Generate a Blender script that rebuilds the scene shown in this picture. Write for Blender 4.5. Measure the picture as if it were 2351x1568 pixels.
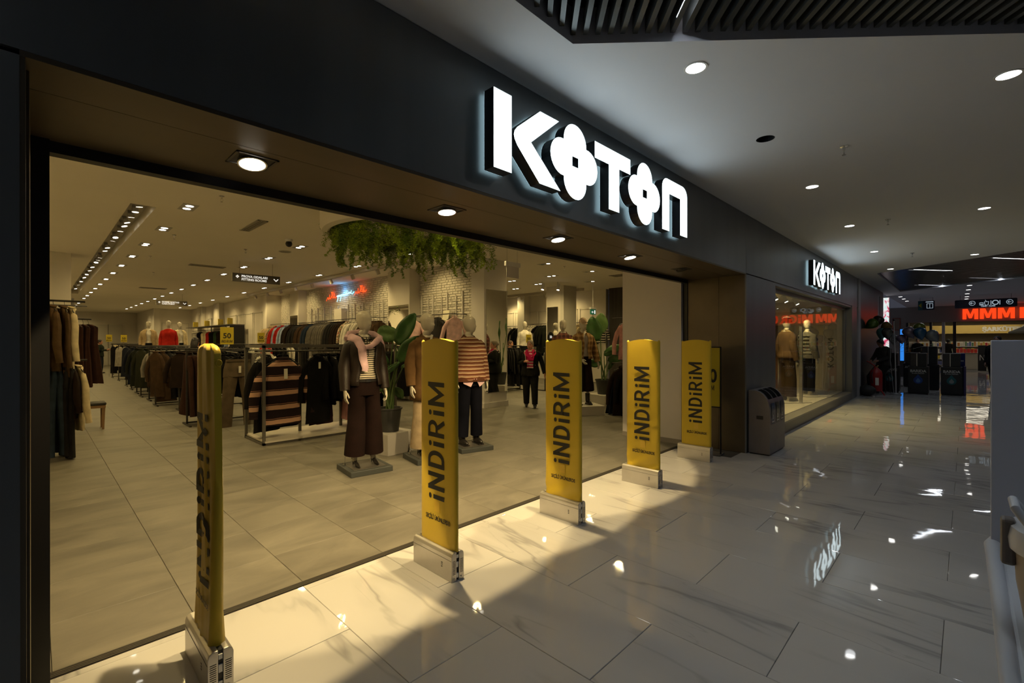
import bpy, bmesh, math, random
from mathutils import Vector, Matrix
for _o in list(bpy.data.objects): bpy.data.objects.remove(_o)
S = bpy.context.scene
C = S.collection
R = random.Random(7)
PI = math.pi
# ------------------------------------------------------------------ camera, world, exposure
cam_d = bpy.data.cameras.new('camera'); cam = bpy.data.objects.new('camera', cam_d); C.objects.link(cam)
cam_d.sensor_width = 36.0; cam_d.lens = 36.0*1069.32/2351.0; cam_d.clip_start = 0.05; cam_d.clip_end = 200
cam.location = (0.0, -2.2937, 1.6)
cam.rotation_euler = (math.radians(89.97), math.radians(0.05), math.radians(-45.714))
S.camera = cam
W = bpy.data.worlds.new('world'); S.world = W; W.use_nodes = True
W.node_tree.nodes['Background'].inputs[0].default_value = (0.72, 0.76, 1.0, 1)
W.node_tree.nodes['Background'].inputs[1].default_value = 0.055
S.view_settings.view_transform = 'Standard'; S.view_settings.look = 'None'
S.view_settings.gamma = 1.0; S.view_settings.exposure = 0.0; S.view_settings.use_curve_mapping = False
S.cycles.use_denoising = True; S.cycles.max_bounces = 6; S.cycles.diffuse_bounces = 3; S.cycles.glossy_bounces = 3; S.cycles.use_adaptive_sampling = True; S.cycles.adaptive_threshold = 0.12; S.cycles.adaptive_min_samples = 16
S.cycles.transparent_max_bounces = 12; S.cycles.sample_clamp_indirect = 4.0; S.cycles.caustics_reflective = False; S.cycles.caustics_refractive = False
WARM = (1.0, 0.745, 0.30)      # shop lamps
SPOTC = (1.0, 0.73, 0.33)     # soffit spots
COOL = (0.95, 0.97, 1.0)     # mall downlights
ICE = (0.80, 0.90, 1.0)      # strip lamps in the slatted recesses
P_SHOP, P_SOFFIT, P_MALL, P_STRIP, E_SIGN = 63.0, 222.0, 7.0, 9.0, 3.3
# ------------------------------------------------------------------ materials
MATS = {}
def srgb(r, g, b):
    f = lambda c: ((c/255+0.055)/1.055)**2.4 if c > 10 else c/255/12.92
    return (f(r), f(g), f(b))
def mat(name, col=(.5,.5,.5), rough=.5, metal=0., emit=None, es=0., var=0., vscale=4., bump=0., bscale=60., spec=.5, alpha=None, stretch=None, sheen=0.):
    if name in MATS: return MATS[name]
    m = bpy.data.materials.new(name); m.use_nodes = True; MATS[name] = m
    nt = m.node_tree; b = nt.nodes['Principled BSDF']
    b.inputs['Base Color'].default_value = (*col, 1); b.inputs['Roughness'].default_value = rough; b.inputs['Metallic'].default_value = metal
    b.inputs['Specular IOR Level'].default_value = spec
    if sheen: b.inputs['Sheen Weight'].default_value = sheen
    if emit: b.inputs['Emission Color'].default_value = (*emit, 1); b.inputs['Emission Strength'].default_value = es
    if var or bump:
        tc = nt.nodes.new('ShaderNodeTexCoord'); vec = tc.outputs['Object']
        if stretch:
            mp = nt.nodes.new('ShaderNodeMapping'); mp.inputs['Scale'].default_value = stretch; nt.links.new(vec, mp.inputs[0]); vec = mp.outputs[0]
    if var:
        n = nt.nodes.new('ShaderNodeTexNoise'); n.inputs['Scale'].default_value = vscale; n.inputs['Detail'].default_value = 4; nt.links.new(vec, n.inputs['Vector'])
        r = nt.nodes.new('ShaderNodeValToRGB'); nt.links.new(n.outputs['Fac'], r.inputs[0])
        r.color_ramp.elements[0].position = .3; r.color_ramp.elements[1].position = .7
        r.color_ramp.elements[0].color = (*[max(0, c*(1-var)) for c in col], 1); r.color_ramp.elements[1].color = (*[min(1, c*(1+var)) for c in col], 1)
        nt.links.new(r.outputs[0], b.inputs['Base Color'])
    if bump:
        n = nt.nodes.new('ShaderNodeTexNoise'); n.inputs['Scale'].default_value = bscale; nt.links.new(vec, n.inputs['Vector'])
        bp = nt.nodes.new('ShaderNodeBump'); bp.inputs['Strength'].default_value = bump; bp.inputs['Distance'].default_value = .01
        nt.links.new(n.outputs['Fac'], bp.inputs['Height']); nt.links.new(bp.outputs[0], b.inputs['Normal'])
    return m
def fab(r, g, b, rough=.9):
    k = .50+.38*max(0, min(1, (max(r, g, b)-90)/120)); return mat('fabric_%d_%d_%d' % (r, g, b), tuple(x*k for x in srgb(r, g, b)), rough, var=.22, vscale=9, bump=.35, bscale=160, spec=.15)
def emis(name, col, st): return mat(name, (.02,.02,.02), .5, emit=col, es=st)
def N(nt, t, **k):
    n = nt.nodes.new(t)
    for a, v in k.items():
        if a in n.inputs: n.inputs[a].default_value = v
        else: setattr(n, a, v)
    return n
def striped(name, cols, period, rough=.9, axis=2, soft=False, wob=.004):
    """bands of colour across one object axis: cols = [(share, rgb)]"""
    if name in MATS: return MATS[name]
    m = mat(name, cols[0][1], rough, spec=.2); nt = m.node_tree; b = nt.nodes['Principled BSDF']
    tc = N(nt, 'ShaderNodeTexCoord'); sx = N(nt, 'ShaderNodeSeparateXYZ'); nz = N(nt, 'ShaderNodeTexNoise'); nz.inputs['Scale'].default_value = 7
    nt.links.new(tc.outputs['Object'], sx.inputs[0]); nt.links.new(tc.outputs['Object'], nz.inputs['Vector'])
    w = N(nt, 'ShaderNodeMath', operation='MULTIPLY_ADD'); w.inputs[1].default_value = wob*4; nt.links.new(nz.outputs['Fac'], w.inputs[0]); nt.links.new(sx.outputs[axis], w.inputs[2])
    d = N(nt, 'ShaderNodeMath', operation='DIVIDE'); d.inputs[1].default_value = period; nt.links.new(w.outputs[0], d.inputs[0])
    fr = N(nt, 'ShaderNodeMath', operation='FRACT'); nt.links.new(d.outputs[0], fr.inputs[0])
    cr = N(nt, 'ShaderNodeValToRGB'); cr.color_ramp.interpolation = 'LINEAR' if soft else 'CONSTANT'
    p = 0
    for i, (sh, c) in enumerate(cols):
        e = cr.color_ramp.elements[i] if i < 2 else cr.color_ramp.elements.new(min(p, .999))
        e.position = min(p, .999); e.color = (*c, 1); p += sh
    nt.links.new(fr.outputs[0], cr.inputs[0]); nt.links.new(cr.outputs[0], b.inputs['Base Color'])
    return m
def plaid(name, base, c1, c2, period):
    if name in MATS: return MATS[name]
    m = mat(name, base, .9, spec=.2); nt = m.node_tree; b = nt.nodes['Principled BSDF']
    tc = N(nt, 'ShaderNodeTexCoord'); sx = N(nt, 'ShaderNodeSeparateXYZ'); nt.links.new(tc.outputs['Object'], sx.inputs[0])
    out = None
    for ax, c in ((2, c1), (0, c1), (2, c2), (0, c2)):
        d = N(nt, 'ShaderNodeMath', operation='MULTIPLY_ADD'); d.inputs[1].default_value = 1/period; d.inputs[2].default_value = .0 if c is c1 else .42; nt.links.new(sx.outputs[ax], d.inputs[0])
        fr = N(nt, 'ShaderNodeMath', operation='FRACT'); nt.links.new(d.outputs[0], fr.inputs[0])
        lt = N(nt, 'ShaderNodeMath', operation='LESS_THAN'); lt.inputs[1].default_value = .34 if c is c1 else .12; nt.links.new(fr.outputs[0], lt.inputs[0])
        ml = N(nt, 'ShaderNodeMath', operation='MULTIPLY'); ml.inputs[1].default_value = .55; nt.links.new(lt.outputs[0], ml.inputs[0])
        mx = N(nt, 'ShaderNodeMixRGB'); mx.inputs[1].default_value = (*base, 1); mx.inputs[2].default_value = (*c, 1)
        if out: nt.links.new(out, mx.inputs[1])
        nt.links.new(ml.outputs[0], mx.inputs[0]); out = mx.outputs[0]
    nt.links.new(out, b.inputs['Base Color']); return m
def glass(name, tint=(.92,.95,.94), ior=1.5, gl=1.0):
    m = bpy.data.materials.new(name); m.use_nodes = True; MATS[name] = m; nt = m.node_tree; nt.nodes.clear()
    o = N(nt, 'ShaderNodeOutputMaterial'); t = N(nt, 'ShaderNodeBsdfTransparent'); g = N(nt, 'ShaderNodeBsdfGlossy'); f = N(nt, 'ShaderNodeFresnel'); x = N(nt, 'ShaderNodeMixShader')
    t.inputs[0].default_value = (*tint, 1); g.inputs['Roughness'].default_value = 0.0; f.inputs[0].default_value = ior
    k = N(nt, 'ShaderNodeMath', operation='MULTIPLY'); k.inputs[1].default_value = gl; k.use_clamp = True
    gm = N(nt, 'ShaderNodeNewGeometry'); iv = N(nt, 'ShaderNodeMath', operation='SUBTRACT'); iv.inputs[0].default_value = 1; nt.links.new(gm.outputs['Backfacing'], iv.inputs[1])
    k2 = N(nt, 'ShaderNodeMath', operation='MULTIPLY'); nt.links.new(iv.outputs[0], k2.inputs[1]); nt.links.new(k.outputs[0], k2.inputs[0])
    nt.links.new(f.outputs[0], k.inputs[0]); nt.links.new(k2.outputs[0], x.inputs[0]); nt.links.new(t.outputs[0], x.inputs[1]); nt.links.new(g.outputs[0], x.inputs[2]); nt.links.new(x.outputs[0], o.inputs[0])
    return m
# ------------------------------------------------------------------ mesh builder
class B:
    def __init__(s): s.v = []; s.f = []; s.m = []
    def add(s, vs, fs, mi=0):
        k = len(s.v); s.v += [tuple(v) for v in vs]; s.f += [tuple(i+k for i in f) for f in fs]; s.m += [mi]*len(fs); return s
    def box(s, x0, x1, y0, y1, z0, z1, mi=0):
        return s.add([(x0,y0,z0),(x1,y0,z0),(x1,y1,z0),(x0,y1,z0),(x0,y0,z1),(x1,y0,z1),(x1,y1,z1),(x0,y1,z1)],
                     [(3,2,1,0),(4,5,6,7),(0,1,5,4),(1,2,6,5),(2,3,7,6),(3,0,4,7)], mi)
    def loft(s, rings, cap=True, mi=0, closed=True):
        n = len(rings[0]); vs = [p for r in rings for p in r]; fs = []
        for i in range(len(rings)-1):
            for j in range(n if closed else n-1):
                a = i*n+j; b = i*n+(j+1) % n; fs.append((a, b, b+n, a+n))
        if cap and closed: fs.append(tuple(range(n-1, -1, -1))); fs.append(tuple(range((len(rings)-1)*n, len(rings)*n)))
        return s.add(vs, fs, mi)
    def tube(s, pts, rad, n=8, cap=True, mi=0, ref=(0,1,0)):
        """sweep an ellipse (rx, ry) or circle along a path"""
        P = [Vector(p) for p in pts]; rings = []
        if not hasattr(rad, '__len__'): rad = [rad]*len(P)
        for i, p in enumerate(P):
            d = (P[min(i+1, len(P)-1)]-P[max(i-1, 0)]).normalized(); rf = Vector(ref)
            if abs(d.dot(rf)) > .95: rf = Vector((1,0,0)) if abs(d.x) < .9 else Vector((0,0,1))
            a = d.cross(rf).normalized(); c = a.cross(d).normalized(); r = rad[i]; rx, ry = r if hasattr(r, '__len__') else (r, r)
            rings.append([p+a*(math.cos(2*PI*j/n)*rx)+c*(math.sin(2*PI*j/n)*ry) for j in range(n)])
        return s.loft(rings, cap, mi)
    def lathe(s, prof, n=20, c=(0,0,0), mi=0, cap=True):
        return s.loft([[(c[0]+r*math.cos(2*PI*j/n), c[1]+r*math.sin(2*PI*j/n), c[2]+z) for j in range(n)] for r, z in prof], cap, mi)
    def ball(s, c, r, n=12, m=8, mi=0):
        rx, ry, rz = r if hasattr(r, '__len__') else (r, r, r)
        return s.loft([[(c[0]+rx*math.sin(PI*i/m)*math.cos(2*PI*j/n), c[1]+ry*math.sin(PI*i/m)*math.sin(2*PI*j/n), c[2]-rz*math.cos(PI*i/m)) for j in range(n)] for i in [.06]+list(range(1, m))+[m-.06]], True, mi)
    def prism(s, poly, fn, t, mi=0):
        """2-D polygon, fn(u, v, w) -> point, thickness w 0..t"""
        n = len(poly)
        return s.add([fn(u, v, 0) for u, v in poly]+[fn(u, v, t) for u, v in poly],
                     [tuple(range(n-1, -1, -1)), tuple(range(n, 2*n))]+[(i, (i+1) % n, (i+1) % n+n, i+n) for i in range(n)], mi)
    def xf(s, M, k=0):
        for i in range(k, len(s.v)): s.v[i] = tuple(M @ Vector(s.v[i]))
        return s
    def mesh(s, name, mats, smooth=False, bevel=0., bseg=2, tri=False):
        me = bpy.data.meshes.new(name); me.from_pydata(s.v, [], s.f)
        if not isinstance(mats, (list, tuple)): mats = [mats]
        for m in mats: me.materials.append(m)
        if len(mats) > 1: me.polygons.foreach_set('material_index', s.m)
        if bevel or True:
            bm = bmesh.new(); bm.from_mesh(me)
            bmesh.ops.recalc_face_normals(bm, faces=bm.faces)
            if tri: bmesh.ops.triangulate(bm, faces=[f for f in bm.faces if len(f.verts) > 4])
            if bevel: bmesh.ops.bevel(bm, geom=[e for e in bm.edges if len(e.link_faces) == 2 and e.calc_face_angle(0) > .5], offset=bevel, segments=bseg, profile=.5, affect='EDGES', clamp_overlap=True)
            bm.to_mesh(me); bm.free()
        if smooth:
            me.polygons.foreach_set('use_smooth', [True]*len(me.polygons))
            if hasattr(me, 'set_sharp_from_angle'): me.set_sharp_from_angle(angle=smooth if isinstance(smooth, float) and smooth < 3 else .8)
        return me
    def build(s, name, mats, parent=None, loc=None, rz=0, **k):
        return obj(name, s.mesh(name, mats, **k), parent, loc, rz)
def obj(name, me, parent=None, loc=None, rz=0):
    o = bpy.data.objects.new(name, me); C.objects.link(o)
    if parent: o.parent = parent
    if loc: o.location = loc
    if rz: o.rotation_euler[2] = rz
    return o
def tag(o, label=None, cat=None, group=None, kind=None):
    if label: o['label'] = label
    if cat: o['category'] = cat
    if group: o['group'] = group
    if kind: o['kind'] = kind
    return o
def thing(name, label, cat, loc=(0,0,0), rz=0, group=None):
    o = bpy.data.objects.new(name, None); C.objects.link(o); o.location = loc; o.rotation_euler[2] = rz
    o.empty_display_size = .1
    return tag(o, label, cat, group)
def struct(name, b, m, parent=None, **k):
    o = b.build(name, m, parent, **k)
    if not parent: o['kind'] = 'structure'
    return o
def copy_tree(o, parent=None):
    c = o.copy(); C.objects.link(c); c.parent = parent
    for ch in o.children: copy_tree(ch, c)
    return c
def ell(cx, cy, z, rx, ry, n=16, pw=1.0, fold=0, fa=0., ph=0.):
    r = []
    for j in range(n):
        a = 2*PI*j/n; c, s_ = math.cos(a), math.sin(a); k = 1+fa*math.sin(fold*a+ph)
        r.append((cx+rx*k*math.copysign(abs(c)**pw, c), cy+ry*k*math.copysign(abs(s_)**pw, s_), z))
    return r
def text_mesh(body, size, bold=0., align='CENTER', sx=1., ext=0., sp=1.):
    c = bpy.data.curves.new('lettering', 'FONT'); c.body = body; c.size = size; c.offset = bold; c.align_x = align; c.extrude = ext; c.resolution_u = 3; c.space_character = sp
    o = bpy.data.objects.new('lettering', c); me = bpy.data.meshes.new_from_object(o)
    for v in me.vertices: v.co.x *= sx
    bpy.data.objects.remove(o); bpy.data.curves.remove(c); me.name = 'lettering'; return me
def put_text(body, size, m, parent, M, bold=0., align='CENTER', sx=1., name='lettering', ext=0., sp=1.):
    me = text_mesh(body, size, bold, align, sx, ext, sp); me.materials.clear(); me.materials.append(m)
    me.transform(M); return obj(name, me, parent)
def frame(o, x, y): # matrix: text x axis -> x, text y axis -> y, placed at o
    x = Vector(x).normalized(); y = Vector(y).normalized(); z = x.cross(y)
    return Matrix(((x.x, y.x, z.x, o[0]), (x.y, y.y, z.y, o[1]), (x.z, y.z, z.z, o[2]), (0,0,0,1)))
def stroke(b, pts, w, fn, closed=False, mi=0, t=0.):
    """flat thick polyline; fn(u, v) -> 3-D point"""
    P = [Vector((p[0], p[1])) for p in pts]; n = len(P); L = []; Rr = []
    for i in range(n):
        a = P[(i-1) % n] if (closed or i > 0) else None; c = P[(i+1) % n] if (closed or i < n-1) else None
        d1 = (P[i]-a).normalized() if a is not None else None; d2 = (c-P[i]).normalized() if c is not None else None
        if d1 is None: d1 = d2
        if d2 is None: d2 = d1
        n1 = Vector((-d1.y, d1.x)); n2 = Vector((-d2.y, d2.x)); m = (n1+n2)
        m = m.normalized() if m.length > 1e-6 else n1
        k = (w/2)/max(.35, m.dot(n1)); L.append(P[i]+m*k); Rr.append(P[i]-m*k)
    vs = [fn(p.x, p.y) for p in L]+[fn(p.x, p.y) for p in Rr]
    b.add(vs, [(i, i+n, (i+1) % n+n, (i+1) % n) for i in range(n if closed else n-1)], mi)
def spot(name, loc, power, col, angle, blend, parent=None, aim=(0,0,-1), rad=.05):
    l = bpy.data.lights.new(name, 'SPOT'); l.energy = power; l.color = col; l.spot_size = math.radians(angle); l.spot_blend = blend; l.shadow_soft_size = rad
    o = bpy.data.objects.new(name, l); C.objects.link(o); o.location = loc; o.rotation_euler = Vector(aim).to_track_quat('-Z', 'Y').to_euler()
    if parent: o.parent = parent
    return o
def in_view(p, margin=.05):
    d = Vector(p)-Vector((0,-2.2937,1.6)); a = math.radians(45.714)
    z = d.x*math.sin(a)+d.y*math.cos(a); x = d.x*math.cos(a)-d.y*math.sin(a)
    return z > .2 and abs(x/z) < 1.1+margin and abs(d.z/z) < .735+margin
ORD = 'first second third fourth fifth sixth seventh eighth ninth tenth eleventh twelfth thirteenth fourteenth fifteenth sixteenth seventeenth eighteenth nineteenth twentieth'.split()
def screen_x(p):
    a = math.radians(45.714); dx, dy = p[0], p[1]+2.2937
    return (dx*math.cos(a)-dy*math.sin(a))/max(.1, dx*math.sin(a)+dy*math.cos(a))
# ------------------------------------------------------------------ surface materials
def tile_vec(nt, scale=(1,1,1)):
    g = N(nt, 'ShaderNodeNewGeometry'); oi = N(nt, 'ShaderNodeObjectInfo')
    a = N(nt, 'ShaderNodeMath', operation='MULTIPLY_ADD'); a.inputs[1].default_value = 71.0
    nt.links.new(oi.outputs['Random'], a.inputs[0])
    i = N(nt, 'ShaderNodeMath', operation='MULTIPLY'); i.inputs[1].default_value = 37.0; nt.links.new(g.outputs['Random Per Island'], i.inputs[0]); nt.links.new(i.outputs[0], a.inputs[2])
    cb = N(nt, 'ShaderNodeCombineXYZ'); nt.links.new(a.outputs[0], cb.inputs[2]); nt.links.new(a.outputs[0], cb.inputs[0])
    ad = N(nt, 'ShaderNodeVectorMath', operation='ADD'); nt.links.new(g.outputs['Position'], ad.inputs[0]); nt.links.new(cb.outputs[0], ad.inputs[1])
    mp = N(nt, 'ShaderNodeMapping'); mp.inputs['Scale'].default_value = scale; nt.links.new(ad.outputs[0], mp.inputs[0])
    return mp.outputs[0], a.outputs[0], g
def marble():
    m = mat('marble_tile', (.5,.49,.48), .03, spec=.5); nt = m.node_tree; b = nt.nodes['Principled BSDF']
    vec, rnd, g = tile_vec(nt)
    out = None
    for ang, sc, lo, wd, dark, dist, mlo in ((.30,1.0,.5,.020,.55,.5,.42),(.55,1.9,.5,.012,.76,.7,.54),(.30,1.0,.5,.14,.86,.5,.42)):
        rot = N(nt, 'ShaderNodeMapping'); rot.inputs['Rotation'].default_value = (0,0,ang); rot.inputs['Scale'].default_value = (1.9,.34,1); nt.links.new(vec, rot.inputs[0])
        n = N(nt, 'ShaderNodeTexNoise'); n.inputs['Scale'].default_value = sc; n.inputs['Detail'].default_value = 4; n.inputs['Distortion'].default_value = dist; n.inputs['Roughness'].default_value = .5
        nt.links.new(rot.outputs[0], n.inputs['Vector'])
        s1 = N(nt, 'ShaderNodeMath', operation='SUBTRACT'); s1.inputs[1].default_value = lo; nt.links.new(n.outputs['Fac'], s1.inputs[0])
        ab = N(nt, 'ShaderNodeMath', operation='ABSOLUTE'); nt.links.new(s1.outputs[0], ab.inputs[0])
        mr = N(nt, 'ShaderNodeMapRange'); mr.inputs['From Min'].default_value = 0; mr.inputs['From Max'].default_value = wd; mr.inputs['To Min'].default_value = 1-dark; mr.inputs['To Max'].default_value = 0
        nt.links.new(ab.outputs[0], mr.inputs[0])
        mk = N(nt, 'ShaderNodeTexNoise'); mk.inputs['Scale'].default_value = 1.3; mk.inputs['Detail'].default_value = 1; nt.links.new(vec, mk.inputs['Vector'])
        m2 = N(nt, 'ShaderNodeMapRange'); m2.inputs['From Min'].default_value = mlo; m2.inputs['From Max'].default_value = mlo+.16; nt.links.new(mk.outputs['Fac'], m2.inputs[0])
        m3 = N(nt, 'ShaderNodeMath', operation='MULTIPLY'); nt.links.new(mr.outputs[0], m3.inputs[0]); nt.links.new(m2.outputs[0], m3.inputs[1])
        iv = N(nt, 'ShaderNodeMath', operation='SUBTRACT'); iv.inputs[0].default_value = 1; nt.links.new(m3.outputs[0], iv.inputs[1])
        if out is None: out = iv.outputs[0]
        else:
            mu = N(nt, 'ShaderNodeMath', operation='MULTIPLY'); nt.links.new(out, mu.inputs[0]); nt.links.new(iv.outputs[0], mu.inputs[1]); out = mu.outputs[0]
    mx = N(nt, 'ShaderNodeMixRGB'); mx.inputs[1].default_value = (.16,.16,.17,1); mx.inputs[2].default_value = (.555,.55,.55,1); nt.links.new(out, mx.inputs[0]); nt.links.new(mx.outputs[0], b.inputs['Base Color'])
    nb = N(nt, 'ShaderNodeTexNoise'); nb.inputs['Scale'].default_value = 2.2; nb.inputs['Detail'].default_value = 1.5; nt.links.new(vec, nb.inputs['Vector'])
    bp = N(nt, 'ShaderNodeBump'); bp.inputs['Strength'].default_value = .055; bp.inputs['Distance'].default_value = .05; nt.links.new(nb.outputs['Fac'], bp.inputs['Height']); nt.links.new(bp.outputs[0], b.inputs['Normal'])
    return m
def concrete():
    m = mat('concrete_tile', (.3,.28,.25), .5, spec=.35); nt = m.node_tree; b = nt.nodes['Principled BSDF']
    vec, rnd, g = tile_vec(nt, (.7,1.6,1))
    n = N(nt, 'ShaderNodeTexNoise'); n.inputs['Scale'].default_value = 1.9; n.inputs['Detail'].default_value = 7; n.inputs['Roughness'].default_value = .62; n.inputs['Distortion'].default_value = .6; nt.links.new(vec, n.inputs['Vector'])
    cr = N(nt, 'ShaderNodeValToRGB'); cr.color_ramp.elements[0].position = .28; cr.color_ramp.elements[1].position = .74
    cr.color_ramp.elements[0].color = (.112,.104,.087,1); cr.color_ramp.elements[1].color = (.225,.208,.172,1); nt.links.new(n.outputs['Fac'], cr.inputs[0]); nt.links.new(cr.outputs[0], b.inputs['Base Color'])
    nb = N(nt, 'ShaderNodeTexNoise'); nb.inputs['Scale'].default_value = 30; nt.links.new(vec, nb.inputs['Vector'])
    bp = N(nt, 'ShaderNodeBump'); bp.inputs['Strength'].default_value = .08; nt.links.new(nb.outputs['Fac'], bp.inputs['Height']); nt.links.new(bp.outputs[0], b.inputs['Normal'])
    mr = N(nt, 'ShaderNodeMapRange'); mr.inputs['To Min'].default_value = .38; mr.inputs['To Max'].default_value = .6; nt.links.new(n.outputs['Fac'], mr.inputs[0]); nt.links.new(mr.outputs[0], b.inputs['Roughness'])
    return m
MARBLE, CONCRETE = marble(), concrete()
GROUT = mat('grout', (.07,.065,.06), .9); GROUT2 = mat('grout_dark', (.05,.045,.04), .9)
DARKMETAL = mat('dark_bronze_panel', (.185,.193,.20), .38, .4, var=.10, vscale=3, stretch=(1,1,.06), bump=.02, bscale=8)
REVEAL = mat('bronze_reveal', (.12,.094,.062), .36, .35, var=.1, vscale=3, stretch=(.06,1,1))
BLACK = mat('black_frame', (.012,.012,.014), .4, .2)
PAINT = mat('white_ceiling_paint', (.60,.61,.645), .9, var=.02, vscale=.7)
SHOPCEIL = mat('shop_ceiling_paint', (.90,.84,.74), .9, var=.02, vscale=.7)
SHOPWALL = mat('shop_wall_paint', (.74,.69,.61), .85, var=.04, vscale=1.2)
WHITEWALL = mat('white_wall_paint', (.66,.62,.60), .8, var=.02, vscale=1)
BRICKM = mat('white_painted_brick', (.68,.64,.57), .8, var=.06, vscale=6, bump=.25, bscale=40)
MORTAR = mat('mortar', (.52,.49,.43), .95)
CHROME = mat('chrome', (.7,.7,.7), .15, 1.); STEEL = mat('brushed_steel', (.42,.41,.40), .3, .9, var=.06, vscale=30, stretch=(.1,.1,3)); ALU = mat('satin_aluminium', (.56,.54,.52), .34, .75, var=.04, vscale=8)
GREYMETAL = mat('grey_metal', (.16,.155,.15), .45, .5); DARKRAIL = mat('dark_rail', (.05,.045,.04), .4, .6)
WHITEP = mat('white_plastic', (.7,.69,.67), .4); BLACKP = mat('black_plastic', (.015,.015,.016), .45)
MIRROR = mat('mirror', (.82,.82,.8), .02, 1.)
F = -0.05
# ------------------------------------------------------------------ floors of separate tiles
def tile_mesh(w, l, m, h=.008, e=.002):
    b = B(); x, y = w/2-.0012, l/2-.0012
    b.add([(-x,-y,-h),(x,-y,-h),(x,y,-h),(-x,y,-h),(-x,-y,-e),(x,-y,-e),(x,y,-e),(-x,y,-e),(-x+e,-y+e,0),(x-e,-y+e,0),(x-e,y-e,0),(-x+e,y-e,0)],
          [(8,9,10,11)]+[(i,(i+1)%4,(i+1)%4+4,i+4) for i in range(4)]+[(i+4,(i+1)%4+4,(i+1)%4+8,i+8) for i in range(4)])
    return b.mesh('floor_tile', m)
def lay(tiles, base, m, limit):
    cp = Vector((0,-2.2937,0)); vis = [t for t in tiles if any(in_view((t[0]+a*t[2]/2, t[1]+c*t[3]/2, 0)) for a in (-1,0,1) for c in (-1,0,1))]
    vis.sort(key=lambda t: (Vector((t[0], t[1], 0))-cp).length); cache = {}; near = set(id(t) for t in vis[:limit])
    for t in vis[:limit]:
        k = (round(t[2], 3), round(t[3], 3))
        if k not in cache: cache[k] = tile_mesh(k[0], k[1], m)
        o = obj('floor_tile', cache[k], base, (t[0], t[1], 0)); o.rotation_euler = (R.gauss(0,.0009), R.gauss(0,.0009), 0)
    b = B()
    for t in tiles:
        if id(t) in near: continue
        x, y, w, l = t[0], t[1], t[2]/2-.0012, t[3]/2-.0012; d = [R.gauss(0,.0009)*w, R.gauss(0,.0009)*l]
        z = [-d[0]-d[1], d[0]-d[1], d[0]+d[1], -d[0]+d[1]]
        b.add([(x-w,y-l,z[0]),(x+w,y-l,z[1]),(x+w,y+l,z[2]),(x-w,y+l,z[3])], [(0,1,2,3)])
    o = b.build('distant_floor_tiles', m, base); o['kind'] = 'stuff'
fl = struct('floor', B().box(-3, 46, -8, 0.82, -.1, -.006), GROUT)
tiles = []; TW, TL, TX, TY = .605, 1.184, 1.83, .165
for i in range(-8, 52):
    x0 = TX+i*TW
    for k in range(-8, 3):
        y0 = TY+TL*(k+(.5 if i % 2 else 0)); y1 = y0+TL; hi = .81 if x0+TW < 7.1 else (.02 if x0 < 16.6 else .81)
        y0, y1 = max(y0, -7.9), min(y1, hi)
        if y1-y0 > .03: tiles.append((x0+TW/2, (y0+y1)/2, TW, y1-y0))
lay(tiles, fl, MARBLE, 290)
fs = struct('floor_shop', B().box(-3, 17, .82, 41, -.1, -.006), GROUT2)
tiles = []; TW, TL, TX, TY = .595, .6185, .652, 1.411
for i in range(-6, 28):
    for k in range(-1, 64):
        x0, y0 = TX+i*TW, TY+k*TL; y1 = y0+TL; y0 = max(y0, .875)
        if y1 > .9 and not (x0 > 7.0 and y0 < 1.9 and y1 < 2.1): tiles.append((x0+TW/2, (y0+y1)/2, TW, y1-y0))
lay(tiles, fs, CONCRETE, 290)
th = B()
for k in range(4): th.box(.04, 7.1, .818+k*.0145, .829+k*.0145, -.008, .003)
th.box(.04, 7.1, .815, .875, -.01, -.001); struct('trim_1', th, mat('threshold_rubber', (.035,.03,.025), .6))
# ------------------------------------------------------------------ shop front: fascia, pillars, soffit
bx = B().box(-2.2, -.034, F, .78, 0, 2.55); w = struct('wall_front_pillar', bx, DARKMETAL)
tag(B().box(-.034, -.020, F+.004, .05, 0, 2.55).build('edge_strip', REVEAL, w))
B().box(-.034, -.012, .06, .77, 0, 2.55).build('reveal_panel', REVEAL, w)
w = struct('wall_fascia', B().box(-2.2, 8.5, F+.02, .80, 2.57, 3.7).box(8.5, 17.0, F+.02, .15, 2.57, 3.7), BLACK)
for x0, x1 in ((-2.2,7.066),(7.07,17.0)): B().box(x0, x1, F, F+.019, 2.569, 3.405).build('fascia_panel', DARKMETAL, w)
for y0, y1 in ((F+.001,.218),(.222,.80)): B().box(-.034, 7.08, y0, y1, 2.549, 2.568).build('soffit_panel', REVEAL, w)
w = struct('wall_bulkhead', B().box(-2.2, 8.45, .872, .93, 2.555, 3.62), WHITEWALL)
w = struct('door_1', B().box(-.034, .05, .78, .87, 0, 2.55), BLACK)
B().box(.05, 7.12, .80, .87, 2.495, 2.552).build('frame_head', BLACK, w); B().box(7.06, 7.12, .80, .87, 0, 2.55).build('frame_jamb', BLACK, w)
w = struct('wall_pillar', B().box(7.10, 8.50, F+.02, .86, 0, 2.57), BLACK)
B().box(7.08, 8.50, F, F+.019, 0, 2.552).build('pillar_panel', DARKMETAL, w)
for y0, y1 in ((F+.02,.33),(.334,.80)): B().box(7.08, 7.098, y0, y1, 0, 2.55).build('reveal_panel', REVEAL, w)
# white return wall just inside
w = struct('wall_return', B().box(7.0, 8.42, .87, 1.9, 0, 3.62), WHITEWALL); B().box(6.988, 7.0, .87, 1.9, 0, .07).build('baseboard', mat('grey_baseboard', (.30,.27,.24), .6), w)
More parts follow.
